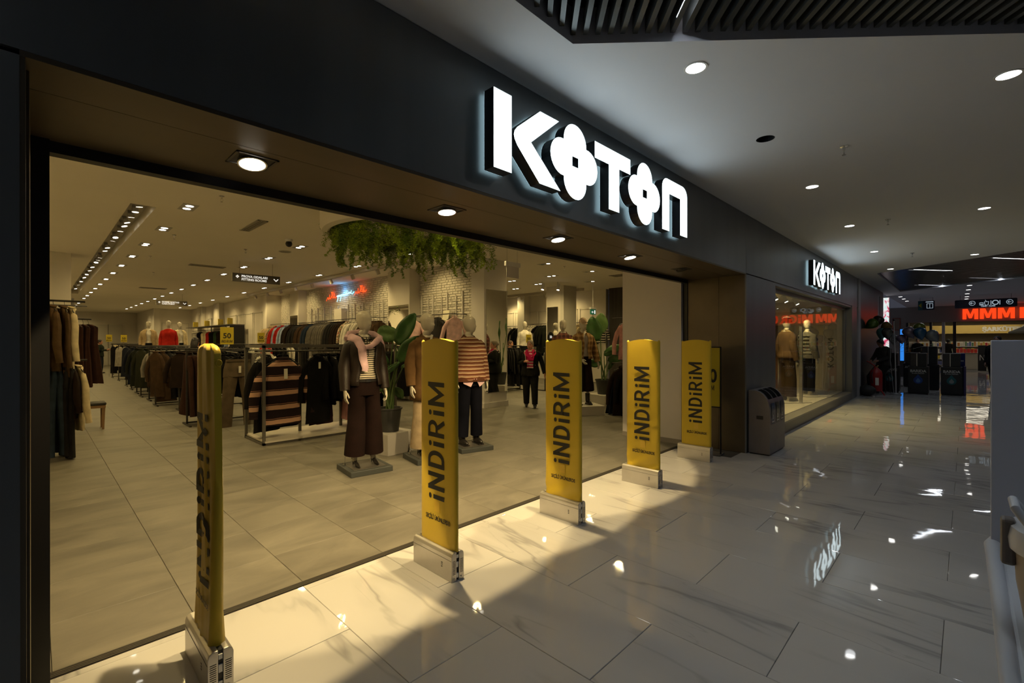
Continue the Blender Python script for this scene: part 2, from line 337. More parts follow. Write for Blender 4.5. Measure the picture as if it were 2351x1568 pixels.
# ------------------------------------------------------------------ display window front
w = struct('window_1', B().box(8.5, 15.66, .10, .16, 2.45, 2.52), DARKMETAL)
B().box(8.5, 15.66, F, .16, .0, .17).build('plinth', GREYMETAL, w); B().box(8.5, 15.66, F, .16, .17, .2).build('window_sill', mat('grey_sill', (.2,.19,.17), .4), w)
B().box(15.6, 15.66, .1, .16, .2, 2.45).build('frame_jamb', DARKMETAL, w); B().box(8.5, 8.54, .1, .16, .2, 2.45).build('frame_jamb', DARKMETAL, w)
GL = glass('window_glass', (.93,.95,.93), 1.62)
for x0, x1 in ((8.54,12.25),(12.262,15.6)): B().box(x0, x1, .125, .133, .2, 2.45).build('pane', GL, w)
B().box(8.5, 15.66, F+.02, .16, 2.52, 2.57).build('window_soffit', DARKMETAL, w)
w = struct('wall_window_pillar', B().box(15.66, 16.45, F, .86, 0, 2.57), DARKMETAL); struct('trim_2', B().box(16.6, 17.0, -.07, .5, 0, 3.41), mat('pale_trim', (.33,.33,.34), .5))
struct('trim_3', B().box(16.45, 16.6, F+.02, .5, 0, 2.57), BLACK)
w = struct('wall_display', B().box(8.5, 15.66, 2.3, 2.4, 0, 3.1), mat('display_wall', (.52,.46,.36), .8)); B().box(15.62, 15.72, .16, 2.3, 0, 3.1).build('side_wall', mat('display_side', (.62,.55,.44), .8), w)
B().box(8.42, 8.5, .16, 2.3, 0, 3.1).build('side_wall', SHOPWALL, w); B().box(8.5, 15.62, .16, 2.3, 2.75, 2.85).build('display_ceiling', SHOPCEIL, w)
B().box(8.5, 15.62, .16, 2.3, 0, .21).build('display_deck', mat('display_deck', (.58,.54,.46), .35), w)
# ------------------------------------------------------------------ facade beyond
w = struct('wall_next_unit', B().box(17.0, 20.9, F, .4, 0, 3.41), mat('next_unit_panel', (.05,.045,.045), .35, .4, var=.1, vscale=2, stretch=(1,1,.1)))
w = struct('wall_column', B().box(20.9, 22.4, F, .9, 0, 3.41), mat('grey_column', (.22,.22,.22), .6)); B().box(21.3, 21.34, F-.015, F, 0, 3.2).build('cover_strip', GREYMETAL, w)
# ------------------------------------------------------------------ mall ceiling with two slatted recesses
def holed(outer, holes, z):
    bm = bmesh.new(); ed = []
    for loop in [outer]+holes:
        vs = [bm.verts.new((x, y, z)) for x, y in loop]; ed += [bm.edges.new((vs[i], vs[(i+1) % len(vs)])) for i in range(len(vs))]
    bmesh.ops.triangle_fill(bm, use_beauty=True, use_dissolve=False, edges=ed, normal=(0,0,-1))
    me = bpy.data.meshes.new('ceiling'); bm.to_mesh(me); bm.free(); return me
CZ = 3.41
H1 = [(-3.4,-.58),(2.29,-.58),(6.3,-5.0),(-3.4,-5.0)]; H2 = [(15.8,-.58),(22.2,-.55),(18.7,-4.7),(12.5,-4.9)]
vent_hole = [(4.573+.075*math.cos(a*PI/12), -1.006+.075*math.sin(a*PI/12)) for a in range(24)]
me = holed([(-4,.0),(46,.0),(46,-8),(-4,-8)], [H1, H2, vent_hole], CZ); me.materials.append(PAINT); ce = obj('ceiling', me); ce['kind'] = 'structure'
RIM = mat('recess_side', (.66,.65,.70), .8)
for hp, hh in ((H1,.22),(H2,.22)):
    b = B(); n = len(hp)
    for i in range(n):
        (x0, y0), (x1, y1) = hp[i], hp[(i+1) % n]; b.add([(x0,y0,CZ),(x1,y1,CZ),(x1,y1,CZ+hh),(x0,y0,CZ+hh)], [(0,1,2,3)])
    b.build('recess_side', RIM, ce)
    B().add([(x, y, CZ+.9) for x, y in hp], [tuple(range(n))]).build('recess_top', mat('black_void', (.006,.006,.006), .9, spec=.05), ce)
    b = B()
    for i in range(n):
        (x0, y0), (x1, y1) = hp[i], hp[(i+1) % n]; b.add([(x0,y0,CZ+hh),(x1,y1,CZ+hh),(x1,y1,CZ+.9),(x0,y0,CZ+.9)], [(0,1,2,3)])
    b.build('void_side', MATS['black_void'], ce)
b = B(); b.loft([[(4.573+.075*math.cos(a*PI/12), -1.006+.075*math.sin(a*PI/12), z) for a in range(24)] for z in (CZ, CZ+.12)], False); b.add([(4.573+.075*math.cos(a*PI/12), -1.006+.075*math.sin(a*PI/12), CZ+.12) for a in range(24)], [tuple(range(24))]); b.build('open_lamp_hole', BLACK, ce)
SLAT = mat('black_slat', (.045,.05,.052), .28, .3, var=.1, vscale=3)
def slats(hp, org, u, v, nmax, pitch, wd, z0, z1, inset, parts):
    """slats run along v, stepped along u from org; each clipped to polygon hp"""
    u = Vector(u).normalized(); v = Vector(v).normalized(); joined = B(); cnt = 0
    for k in range(-nmax, nmax):
        o = Vector(org)+u*(k*pitch); ts = []
        for i in range(len(hp)):
            a = Vector(hp[i]); c = Vector(hp[(i+1) % len(hp)]); e = c-a; den = v.x*e.y-v.y*e.x
            if abs(den) < 1e-9: continue
            t = ((a.x-o.x)*e.y-(a.y-o.y)*e.x)/den; s_ = ((a.x-o.x)*v.y-(a.y-o.y)*v.x)/den
            if 0 <= s_ <= 1: ts.append(t)
        if len(ts) < 2 or max(ts)-min(ts) < .1: continue
        p, q = o+v*(min(ts)+inset), o+v*(max(ts)-inset); h = u*(wd/2)
        vs = [(p-h, z0),(p+h, z0),(q+h, z0),(q-h, z0)]; vs = [(a.x, a.y, z) for a, z in vs]+[(a.x, a.y, z1) for a, z in vs]
        fcs = [(3,2,1,0),(4,5,6,7),(0,1,5,4),(1,2,6,5),(2,3,7,6),(3,0,4,7)]
        seen = any(in_view((p.x+(q.x-p.x)*t, p.y+(q.y-p.y)*t, z0), 0) for t in (0,.03,.06,.1,.15,.25,.5,.75,1))
        if parts and seen: B().add(vs, fcs).build('slat', SLAT, ce)
        else: joined.add(vs, fcs)
    if joined.v: joined.build('distant_slats', SLAT, ce)['kind'] = 'stuff'
slats(H1, (2.29,-.58), (1.78,-1.95), (-1.95,-1.78), 90, .0745, .03, CZ+.045, CZ+.16, .012, True)
slats(H2, (16,-1.3), (.72,1), (1,-.72), 70, .0745, .03, CZ+.045, CZ+.16, .012, False)
# far mall: supermarket front at the end, closing walls
struct('wall_mall_opposite', B().box(-4, 46, -8.2, -8, 0, 3.41), mat('dim_wall', (.16,.16,.17), .8)); struct('wall_mall_behind', B().box(-4.2, -4, -8, 0, 0, 3.41), MATS['dim_wall'])
# ------------------------------------------------------------------ shop shell
SZ = 3.6
w = struct('ceiling_shop', B().add([(-2,.93,SZ),(.97,.93,SZ),(.97,40,SZ),(-2,40,SZ)], [(3,2,1,0)]).add([(1.27,.93,SZ),(17,.93,SZ),(17,40,SZ),(1.27,40,SZ)], [(3,2,1,0)])
    .add([(.97,.93,SZ),(1.27,.93,SZ),(1.27,6.35,SZ),(.97,6.35,SZ)], [(3,2,1,0)]).add([(.97,24.3,SZ),(1.27,24.3,SZ),(1.27,40,SZ),(.97,40,SZ)], [(3,2,1,0)]), SHOPCEIL)
tr = B().add([(.97,6.35,SZ),(1.27,6.35,SZ),(1.27,24.3,SZ),(.97,24.3,SZ),(.97,6.35,SZ+.18),(1.27,6.35,SZ+.18),(1.27,24.3,SZ+.18),(.97,24.3,SZ+.18)], [(4,5,6,7),(0,1,5,4),(1,2,6,5),(2,3,7,6),(3,0,4,7)])
tr.build('light_trough', mat('trough_paint', (.62,.58,.50), .8), w)
struct('wall_left', B().box(-2.2, -2, .93, 40, 0, SZ), SHOPWALL); w = struct('wall_left_column', B().box(-1, .58, 12.2, 12.9, 0, SZ), SHOPWALL); B().box(.58, .64, 12.5, 12.8, 0, 2.6).build('corner_guard', GREYMETAL, w)
PANEL = mat('wall_panel_paint', (.60,.57,.50), .75)
def molded(parent, pts):
    for (a, c, z0, z1, fx) in pts:      # raised rectangular panel outline on a wall; fx(s, z, d) -> point
        b = B(); t = .035
        for s0, s1, y0, y1 in ((a,c,z0,z0+t),(a,c,z1-t,z1),(a,a+t,z0,z1),(c-t,c,z0,z1)):
            b.add([fx(s0,y0,0),fx(s1,y0,0),fx(s1,y1,0),fx(s0,y1,0),fx(s0,y0,.02),fx(s1,y0,.02),fx(s1,y1,.02),fx(s0,y1,.02)], [(4,5,6,7),(0,1,5,4),(1,2,6,5),(2,3,7,6),(3,0,4,7)])
        b.build('wall_panel', PANEL, parent)
w = struct('wall_back', B().box(-2, 5.06, 39.5, 39.7, 0, SZ), SHOPWALL)
for k in range(5): B().box(.4+k*.78, 1.14+k*.78, 39.44, 39.5, 0, 2.75).build('wall_panel', PANEL, w)
w = struct('wall_back_step', B().box(5.05, 7.1, 32.8, 39.7, 0, SZ), SHOPWALL); B().box(5.0, 5.3, 32.6, 33.2, 0, SZ).build('pilaster', SHOPWALL, w)
molded(w, [(5.42+k*.48, 5.84+k*.48, .9, 2.75, (lambda s, z, d: (s, 32.8-d, z))) for k in range(3)])
w = struct('wall_right_far', B().box(6.92, 8, 19.1, 32.8, 0, SZ), SHOPWALL)
for y0 in (25.5, 20.9+8.2): B().box(6.7, 6.92, y0, y0+1.1, 0, SZ).build('pilaster', SHOPWALL, w)
molded(w, [(19.6+k*1.25, 20.7+k*1.25, 1.2, 2.9, (lambda s, z, d: (6.92-d, s, z))) for k in range(4)]+[(27+k*.9, 27.8+k*.9, 1.2, 2.9, (lambda s, z, d: (6.92-d, s, z))) for k in range(2)])
# painted brick wall
BX = 7.52
w = struct('wall_brick', B().box(BX+.02, 8.2, 6.4, 19.2, 0, SZ), MORTAR)
def brick_at(y0, y1, z0, z1):
    d = R.uniform(0,.006); e = .003; x = BX-d
    return [(BX+.03,y0,z0),(BX+.03,y1,z0),(BX+.03,y1,z1),(BX+.03,y0,z1),(x,y0+e,z0+e),(x,y1-e,z0+e),(x,y1-e,z1-e),(x,y0+e,z1-e)], [(4,5,6,7),(0,1,5,4),(1,2,6,5),(2,3,7,6),(3,0,4,7)]
rows = []
for r_ in range(0, 55):
    z0 = r_*.0655; y = 6.4-(r_ % 2)*.11-R.uniform(0,.04)
    while y < 19.1:
        l = R.choice((.21,.23,.25,.12) if R.random() < .3 else (.22,.235)); a, c = max(y, 6.4), min(y+l-.01, 19.15)
        if c-a > .03 and not (8.66 < (a+c)/2 < 9.78 or 16.4 < (a+c)/2 < 17.3): rows.append((a, c, z0, min(z0+.056, SZ)))
        y += l
vis = sorted([q for q in rows if q[2] > 2.0 and q[1] < 8.6], key=lambda q: q[0]-q[2]*.3)[:295]; ids = set(id(q) for q in vis)
for q in vis: B().add(*brick_at(*q)).build('brick', BRICKM, w)
b = B()
for q in rows:
    if id(q) not in ids: b.add(*brick_at(*q))
b.build('further_bricks', BRICKM, w)['kind'] = 'stuff'
for y0, y1 in ((8.66,9.78),(16.4,17.25)): B().box(7.2, BX+.05, y0, y1, 0, SZ).build('pilaster', SHOPWALL, w)
B().box(7.3, BX+.05, 12.95, 13.5, 0, 2.72).build('pilaster', SHOPWALL, w); B().box(7.1, 7.2, 19.15, 19.8, 0, SZ).build('pilaster', SHOPWALL, w)
B().box(7.185, 7.2, 8.7, 9.74, .3, 2.62).build('mirror', MIRROR, w); B().box(7.185, 7.2, 16.45, 17.2, .3, 2.62).build('mirror', MIRROR, w)
STAND = mat('white_standard', (.66,.63,.58), .5)
for y in (15.85,15.29,14.72,14.18,13.6,12.84,12.37,11.78,11.19,10.56,8.5,7.98,7.36,6.74): B().box(BX-.05, BX-.012, y-.018, y+.018, .3, 2.86).build('wall_standard', STAND, w)
for y in (15.5,14.9,14.3,12.6,12.0,11.4,10.8,8.2,7.6,7.0):
    b = B(); b.tube([(BX-.02,y,2.62),(BX-.24,y,2.62),(BX-.25,y,2.58)], .008, 6); b.box(BX-.04, BX-.02, y-.012, y+.012, 1.0, 2.78); b.build('bracket_arm', STAND, w)
b = B()
for k in range(7): b.tube([(BX-.03,6.5,1.75+k*.13),(BX-.03,8.6,1.75+k*.13)], .004, 5)
b.build('grid_wires', GREYMETAL, w)
# mirror pillar closing the brick wall
w = struct('wall_mirror_pillar', B().box(7.5, 8.26, 5.95, 6.42, 0, SZ), mat('pillar_paint', (.66,.63,.60), .75)); B().box(7.47, 8.29, 5.92, 6.42, 0, .12).build('baseboard', MATS['pillar_paint'], w)
B().box(7.56, 8.25, 5.935, 5.95, .36, 2.85).build('mirror', MIRROR, w); B().box(8.25, 8.265, 5.93, 5.95, .3, 2.86).build('mirror_edge', CHROME, w)
# right wing
w = struct('wall_wing_back', B().box(15.3, 15.5, 7.6, 40, 0, SZ), SHOPWALL)
molded(w, [(8.2+k*.72, 8.82+k*.72, 1.2, 2.9, (lambda s, z, d: (15.3-d, s, z))) for k in range(7)])
B().box(14.9, 15.3, 11.5, 11.9, 0, SZ).build('pilaster', PANEL, w)
w = struct('wall_wing_column', B().box(13.25, 13.9, 8.15, 8.85, 0, SZ), SHOPWALL); B().box(13.235, 13.25, 8.3, 8.8, .3, 2.85).build('mirror', MIRROR, w); B().box(13.2, 13.95, 8.0, 8.15, 0, SZ).build('pilaster', PANEL, w)
struct('wall_wing_side', B().box(15.2, 17, 2.2, 7.4, 0, SZ), mat('dark_slat_wall', (.035,.028,.022), .6, var=.4, vscale=20, stretch=(1,1,.02)))
struct('wall_wing_front', B().box(8.45, 17, 2.4, 2.5, 0, SZ), SHOPWALL); struct('wall_wing_north', B().box(8.2, 15.5, 19.0, 19.2, 0, SZ), SHOPWALL)
# ------------------------------------------------------------------ lamps
LAMP = emis('lamp_warm', (1.0,.93,.78), 9.0); LAMPC = emis('lamp_white', (1.0,.98,.93), 9.0); LED = emis('led_strip', (1.0,1.0,1.0), 6.0)
BEZEL = mat('lamp_bezel', (.5,.47,.42), .5)
def disc(b, c, r, n=20, mi=0, tilt=None):
    k = len(b.v); b.add([(c[0]+r*math.cos(2*PI*j/n), c[1]+r*math.sin(2*PI*j/n), c[2]) for j in range(n)], [tuple(range(n-1,-1,-1))], mi)
    if tilt: b.xf(Matrix.Translation(c) @ tilt.to_4x4() @ Matrix.Translation(-Vector(c)), k)
def ring_flat(b, c, r0, r1, h, n=20, mi=0):
    b.loft([[(c[0]+r*math.cos(2*PI*j/n), c[1]+r*math.sin(2*PI*j/n), c[2]+z) for j in range(n)] for r, z in ((r0,h),(r1,h),(r1,0),(r0,0),(r0,h))], False, mi)
pb = B().box(-.10,.10,-.21,.21,-.004,.0).mesh('housing', BEZEL); db = B(); disc(db, (0,0,-.0065), .05); dm = db.mesh('lamp', LAMP)
def twin(x, y, z, rz, label, group, power, single=False, light=True):
    t = thing('twin_downlight', label, 'ceiling light', (x, y, z), rz, group); obj('housing', pb, t)
    for s in (-1, 1): obj('lamp', dm if not (single and s > 0) else db_dark, t, (0, s*.095, 0))
    if light: spot('lamp_light', (0,0,-.06), power, WARM, 158, .9, t, rad=.08)
    return t
dd = B(); disc(dd, (0,0,-.0065), .05); db_dark = dd.mesh('lamp', BLACK)
G1, G2, G3 = 'twin downlights in the row by the light trough', 'twin downlights in the row under the hanging sign', 'twin downlights in the side wing'
for k in range(20): twin(1.6, .3+1.9*(k+1) if k else 2.2, SZ, 0, ORD[k]+' twin downlight from the entrance in the row beside the light trough', G1, P_SHOP*(.7 if k == 0 else 1))  # front pair out of view and farthest pairs added for their light
for k in range(18): twin(3.93, 2.1+1.9*k if k != 1 else 2.1, SZ, 0, ORD[k]+' twin downlight from the entrance in the row by the fitting rooms sign', G2, P_SHOP*(.7 if k == 0 else 1), light=(k != 1)) if k != 1 else None  # hidden front pair and far end of this row added to brighten the shop
for k in range(13): twin(6.0, 2.1+2.4*k, SZ, 0, ORD[k]+' twin downlight from the entrance in the row by the brick wall track', 'twin downlights near the brick wall', P_SHOP*1.1) if k != 0 else None  # nearest pair sits behind the lintel, added to light the front
for j, (x, y, s) in enumerate(((9.23,5.5,1),(11.13,5.45,1),(11.08,6.82,0),(11.07,8.5,0),(12.3,8.42,0),(12.8,10.0,0),(13.03,6.74,1),(14.5,9.2,0),(14.55,12.1,0),(9.3,8.2,0),(9.3,11.0,0),(9.3,3.4,0))):
    twin(x, y, SZ, 0, ORD[j]+' twin downlight in the side wing, with one lamp out' if s else ORD[j]+' twin downlight in the side wing, both lamps lit', G3+(' one lamp out' if s else ''), P_SHOP*(.9 if s else 1.3), single=bool(s))
# trough spotlights
sb = B().tube([(0,0,.06),(0,0,-.005)], .045, 12).box(-.03,.03,.05,.11,.02,.14).mesh('body', mat('lamp_body_white', (.6,.57,.5), .5), smooth=True); sl = B(); disc(sl, (0,0,-.006), .042); sl = sl.mesh('lens', LAMP)
ys = [6.75,7.15,7.6,8.1,8.45,9.0,9.75,10.2,11.2,11.7,12.9,13.4,13.9,15.0,15.9,17.0,18.0,19.4,20.8,22.5]
for i, y in enumerate(ys):
    t = thing('trough_spotlight', ORD[i]+' white gimbal spotlight from the near end of the ceiling trough', 'spotlight', (1.12, y, SZ+.06), 0, 'spotlights in the ceiling trough')
    t.rotation_euler = (R.uniform(-.35,.25), R.uniform(-.35,.1), 0); obj('body', sb, t); obj('lens', sl, t)
    if i % 3 == 1: spot('lamp_light', (0,0,-.02), P_SHOP*.6, WARM, 100, .6, t)
# track on the ceiling by the brick wall
t = thing('lighting_track', 'pale ceiling track with spotlights running along the brick wall', 'track light', (6.35, 6.6, SZ))
B().box(-.06,.06,0,13,-.09,-.0).build('rail', mat('track_paint', (.55,.50,.43), .7), t, bevel=.004)
for k in range(9): B().tube([(0,0,-.05),(.05,0,-.17)], .05, 10).build('spot_head', MATS['track_paint'], t, (0,.9+k*1.4,-.05), smooth=True); spot('lamp_light', (.08,.9+k*1.4,-.24), P_SHOP*.55, WARM, 100, .7, t, aim=(.9,0,-.8)) if k % 2 == 0 else None
t = thing('lighting_track', 'added unseen ceiling track with spotlights washing the left wall', 'track light', (-.6, 2.5, SZ)); B().box(-.06,.06,0,24,-.09,-.0).build('rail', MATS['track_paint'], t)  # unseen track, added so the left wall bounces light onto the ceiling
for k in range(9): B().tube([(0,0,-.05),(-.05,0,-.17)], .05, 10).build('spot_head', MATS['track_paint'], t, (0,.9+k*2.6,-.05), smooth=True); spot('lamp_light', (-.08,.9+k*2.6,-.24), P_SHOP*2.3, WARM, 100, .7, t, aim=(-.9,0,-.6))
t = thing('lighting_track', 'pale ceiling track along the far wall of the side wing', 'track light', (14.4, 8.0, SZ)); B().box(-.05,.05,0,5.5,-.1,0).build('rail', MATS['track_paint'], t)
for k in range(4): B().tube([(0,0,-.05),(.05,0,-.17)], .05, 10).build('spot_head', MATS['track_paint'], t, (0,.6+k*1.3,-.05), smooth=True); spot('lamp_light', (.08,.6+k*1.3,-.24), P_SHOP*.5, WARM, 80, .7, t, aim=(.8,0,-1)) if k % 2 else None
for i, (x, y) in enumerate(((11.9,7.9),(12.35,7.6))):
    t = thing('ceiling_spotlight', ('lit' , 'brighter lit')[i]+' white cylinder spotlight hanging from the wing ceiling', 'spotlight', (x, y, SZ))
    B().tube([(0,0,0),(0,0,-.12)], .012, 8).tube([(.06,0,-.08),(-.04,-.05,-.28)], .05, 12).build('body', WHITEP, t, smooth=True); b = B(); disc(b, (0,0,0), .046); b.xf(frame((-.041,-.051,-.283), (.9,-.4,-.1), (.3,.9,.3))); b.build('lens', LAMP, t)
    spot('lamp_light', (-.05,-.06,-.3), P_SHOP*.6, WARM, 70, .6, t, aim=(-.4,-.2,-1))
# soffit spots over the threshold
for i, x in enumerate((.8,2.08,3.36,4.64,5.95)):
    nm = ('nearest the pillar on the near side', 'second from the near pillar', 'third from the near pillar', 'fourth from the near pillar', 'beside the far pillar')[i]
    t = thing('soffit_spotlight', 'square recessed spotlight in the bronze soffit, '+nm, 'spotlight', (x, .39, 2.55), 0, 'square spotlights in the soffit')
    b = B()
    for a0, a1, c0, c1 in ((-.1,.1,-.1,-.088),(-.1,.1,.088,.1),(-.1,-.088,-.1,.1),(.088,.1,-.1,.1)): b.box(a0,a1,c0,c1,-.006,.0)
    b.build('frame', mat('spot_frame', (.10,.09,.08), .4, .5), t)
    B().box(-.088,.088,-.088,.088,-.0015,-.0005).build('housing', BLACK, t)
    q = Matrix.Rotation(math.radians((-12,-6,-10,-10,-10)[i]), 3, 'X'); k = B(); disc(k, (0,0,-.021), .062, 24, tilt=q); k.build('lamp', LAMP if i != 4 else BLACK, t)
    k = B(); ring_flat(k, (0,0,-.022), .062, .07, .02, 24); k.xf(Matrix.Translation((0,0,-.021)) @ q.to_4x4() @ Matrix.Translation((0,0,.021))); k.build('gimbal', CHROME, t)
    if i != 4: spot('lamp_light', (0,.0,-.06), P_SOFFIT, SPOTC, 84, .12, t, aim=(0,.53,-1), rad=.012)
# mall downlights
md = B(); disc(md, (0,0,-.003), .062, 24); md = md.mesh('lamp', LAMPC); mr_ = B(); ring_flat(mr_, (0,0,-.004), .062, .075, .004, 24); mr_ = mr_.mesh('bezel', WHITEP)
for i, (x, y) in enumerate(((3.06,-1.01),(6.37,-1.0),(8.95,-.98),(11.88,-.96),(15.04,-.93),(4.63,-2.5),(9.05,-2.47),(13.75,-2.42),(24.8,-.36),(26.2,-.36),(27.7,-.36),(21.3,-2.37),(23.1,-2.35),(25.0,-2.32),(26.7,-2.31),(28.1,-2.3),(6.9,-4.4),(10.5,-4.6),(16.9,-5.2),(24,-5),(29,-5))):
    t = thing('round_downlight', ('round white downlight in the mall ceiling nearest the large glowing sign' if i == 0 else ORD[i]+' round mall downlight in the row along the shop front' if i < 5 else ORD[i-5]+' round mall downlight from the near end of the outer row' if i < 8 else ORD[i-8]+' distant round downlight in the ceiling before the supermarket'), 'ceiling light', (x, y, CZ), 0,
              'single' if i == 0 else 'downlights along the shop front' if i < 5 else 'outer row of mall downlights' if i < 8 else 'distant mall downlights')
    if i == 0: del t['group']
    obj('lamp', md, t); obj('bezel', mr_, t); spot('lamp_light', (0,0,-.05), P_MALL, COOL, 130, .5, t, rad=.06)
# strip lamps in the slatted recesses
for i, (p, q, z) in enumerate((((2.597,-1.112),(1.8,-1.84),CZ+.06),((16.0,-1.3),(17.0,-2.02),CZ+.05),((19.28,-2.44),(20.25,-3.14),CZ+.05),((20.5,-1.14),(21.35,-1.82),CZ+.05),((15.02,-2.73),(16.0,-3.42),CZ+.05),((1.2,-2.2),(.4,-2.93),CZ+.06),((2.6,-3.4),(1.8,-4.13),CZ+.06),((-.6,-1.4),(-1.4,-2.13),CZ+.06))):  # last three are out of frame, added to light kiosk board and floor
    p = Vector(p); q = Vector(q); d = (q-p).normalized(); h = Vector((-d.y, d.x))*.017; b = B()
    b.add([(p.x-h.x,p.y-h.y,z),(p.x+h.x,p.y+h.y,z),(q.x+h.x,q.y+h.y,z),(q.x-h.x,q.y-h.y,z)]+[(p.x-h.x,p.y-h.y,z+.03),(p.x+h.x,p.y+h.y,z+.03),(q.x+h.x,q.y+h.y,z+.03),(q.x-h.x,q.y-h.y,z+.03)], [(3,2,1,0),(4,5,6,7),(0,1,5,4),(1,2,6,5),(2,3,7,6),(3,0,4,7)])
    tag(b.build('strip_lamp', LED), ('white linear lamp between the slats of the near ceiling recess','long white linear lamp by the tip of the far ceiling recess','white linear lamp in the far recess above the blue sign','white linear lamp by the lower corner of the far recess','white linear lamp at the edge of the frame in the far recess','added unseen linear lamp in the near recess above the kiosk','added unseen linear lamp in the near recess beyond the kiosk','added unseen linear lamp at the near end of the recess')[i], 'strip light')
    l = bpy.data.lights.new('strip_light', 'AREA'); l.shape = 'RECTANGLE'; l.size = (q-p).length; l.size_y = .04; l.energy = P_STRIP; l.color = ICE; lo = bpy.data.objects.new('strip_light', l); C.objects.link(lo); lo.location = ((p.x+q.x)/2, (p.y+q.y)/2, z-.004); lo.rotation_euler = (0,0,math.atan2(d.y, d.x)); lo.parent = bpy.data.objects[('strip_lamp.%03d' % i) if i else 'strip_lamp']
# sprinklers and other ceiling hardware
def sprinkler(x, y, z, lab, grp):
    t = thing('sprinkler', lab, 'sprinkler', (x, y, z), 0, grp); B().lathe([(.035,0),(.035,-.006),(.012,-.012),(.01,-.04)], 12).build('escutcheon', CHROME, t, smooth=True)
    B().tube([(-.012,0,-.04),(-.014,0,-.065),(0,0,-.075),(.014,0,-.065),(.012,0,-.04)], .003, 5).lathe([(.018,-.078),(.018,-.081)], 12).build('deflector', CHROME, t)
for q, (x, y) in enumerate(((5.26,-1.48),(8.87,-1.46),(12.6,-1.5))): sprinkler(x, y, CZ, ORD[q]+' small sprinkler head hanging from the white mall ceiling', 'mall ceiling sprinklers')
for q, (x, y) in enumerate(((1.8,5.03),(1.83,8.33),(1.89,11.36),(2.4,14.5),(9.9,5.4),(3.2,8.9))): sprinkler(x, y, SZ, ORD[q]+' small sprinkler head from the entrance on the shop ceiling', 'shop ceiling sprinklers')
def vent(x0, x1, y0, y1, lab):
    t = thing('ceiling_vent', lab, 'vent', ((x0+x1)/2, (y0+y1)/2, SZ)); w_, l_ = (x1-x0)/2, (y1-y0)/2; b = B()
    for a0, a1, c0, c1 in ((-w_,w_,-l_,-l_+.03),(-w_,w_,l_-.03,l_),(-w_,-w_+.03,-l_,l_),(w_-.03,w_,-l_,l_)): b.box(a0,a1,c0,c1,-.012,0)
    b.build('frame', mat('vent_frame', (.36,.33,.27), .6), t); B().box(-w_+.03,w_-.03,-l_+.03,l_-.03,-.003,-.001).build('core', mat('vent_core', (.12,.11,.09), .8), t)
    lm = B().box(-.006,.006,-l_+.03,l_-.03,-.010,-.002).mesh('slat', MATS['vent_frame']); n = max(3, int((2*w_-.06)/.035))
    for k in range(n): obj('slat', lm, t, (-w_+.03+(2*w_-.06)*(k+.5)/n,0,0))
vent(2.56,2.72,6.02,7.02,'grey slotted air vent near the security camera'); vent(2.8,3.6,11.95,12.25,'wide grey air vent behind the first row of sprinklers'); vent(2.7,3.5,19.3,19.7,'distant air vent over the cash point sign')
vent(12.2,12.6,4.9,5.5,'square air vent in the side wing ceiling')
t = thing('dome_camera', 'black dome security camera on the shop ceiling', 'camera', (3.48,7.2,SZ)); B().lathe([(.07,0),(.07,-.03),(.05,-.05)], 16).build('mount', WHITEP, t, smooth=True); B().ball((0,0,-.09), .062, 14, 10).build('dome', BLACKP, t, smooth=True)
t = thing('ceiling_speaker', 'round flush speaker grille next to the dome camera', 'speaker', (3.89,8.55,SZ)); B().lathe([(.13,0),(.13,-.008),(.115,-.012)], 24).build('ring', BEZEL, t, smooth=True); B().lathe([(.11,-.013),(.1,-.015)], 24).build('grille', mat('grille_cloth', (.3,.27,.22), .8), t)
# ------------------------------------------------------------------ glowing letter sign
FACE = emis('sign_face', (.78,.95,1.0), E_SIGN); SIDE = mat('sign_side', (.05,.05,.055), .35, .3); HALO = emis('sign_back_light', (.6,.9,1.0), 1.6)
def arc(cx, cy, rx, ry, a0, a1, n=12): return [(cx+rx*math.cos(math.radians(a0+(a1-a0)*i/n)), cy+ry*math.sin(math.radians(a0+(a1-a0)*i/n))) for i in range(n+1)]
def flower(cx, cy):
    P = []
    for a in (90, 0, -90, -180):
        d = (math.cos(math.radians(a)), math.sin(math.radians(a)))
        P += [(cx+u*1.03, cy+v*.98) for u, v in arc(d[0]*.15, d[1]*.15, .14, .14, a+94.2, a-94.2, 14)[:-1]]
    return P
def logo():
    L = {}
    L['K_bar'] = [(0,0),(.165,0),(.165,.507),(0,.507)]
    L['K_arm'] = [(.45,.507),(.66,.507),(.355,.262),(.68,0),(.44,0)]+[(.215,.20),(.19,.235),(.183,.262),(.19,.29),(.215,.32)]
    L['O_one'] = flower(.858,.262); L['O_two'] = flower(1.93,.262)
    L['T'] = [(1.115,.507),(1.672,.507),(1.672,.372),(1.487,.372),(1.487,0),(1.32,0),(1.32,.372),(1.115,.372)]
    L['N'] = [(2.27,0),(2.43,0),(2.43,.375),(2.67,.375),(2.67,0),(2.845,0)]+arc(2.73,.42,.115,.10,0,90,6)+arc(2.385,.42,.115,.10,90,180,6)
    return L
def hole_sq(cx, cy, h): return [(cx-h,cy-h),(cx-h,cy+h),(cx+h,cy+h),(cx+h,cy-h)]
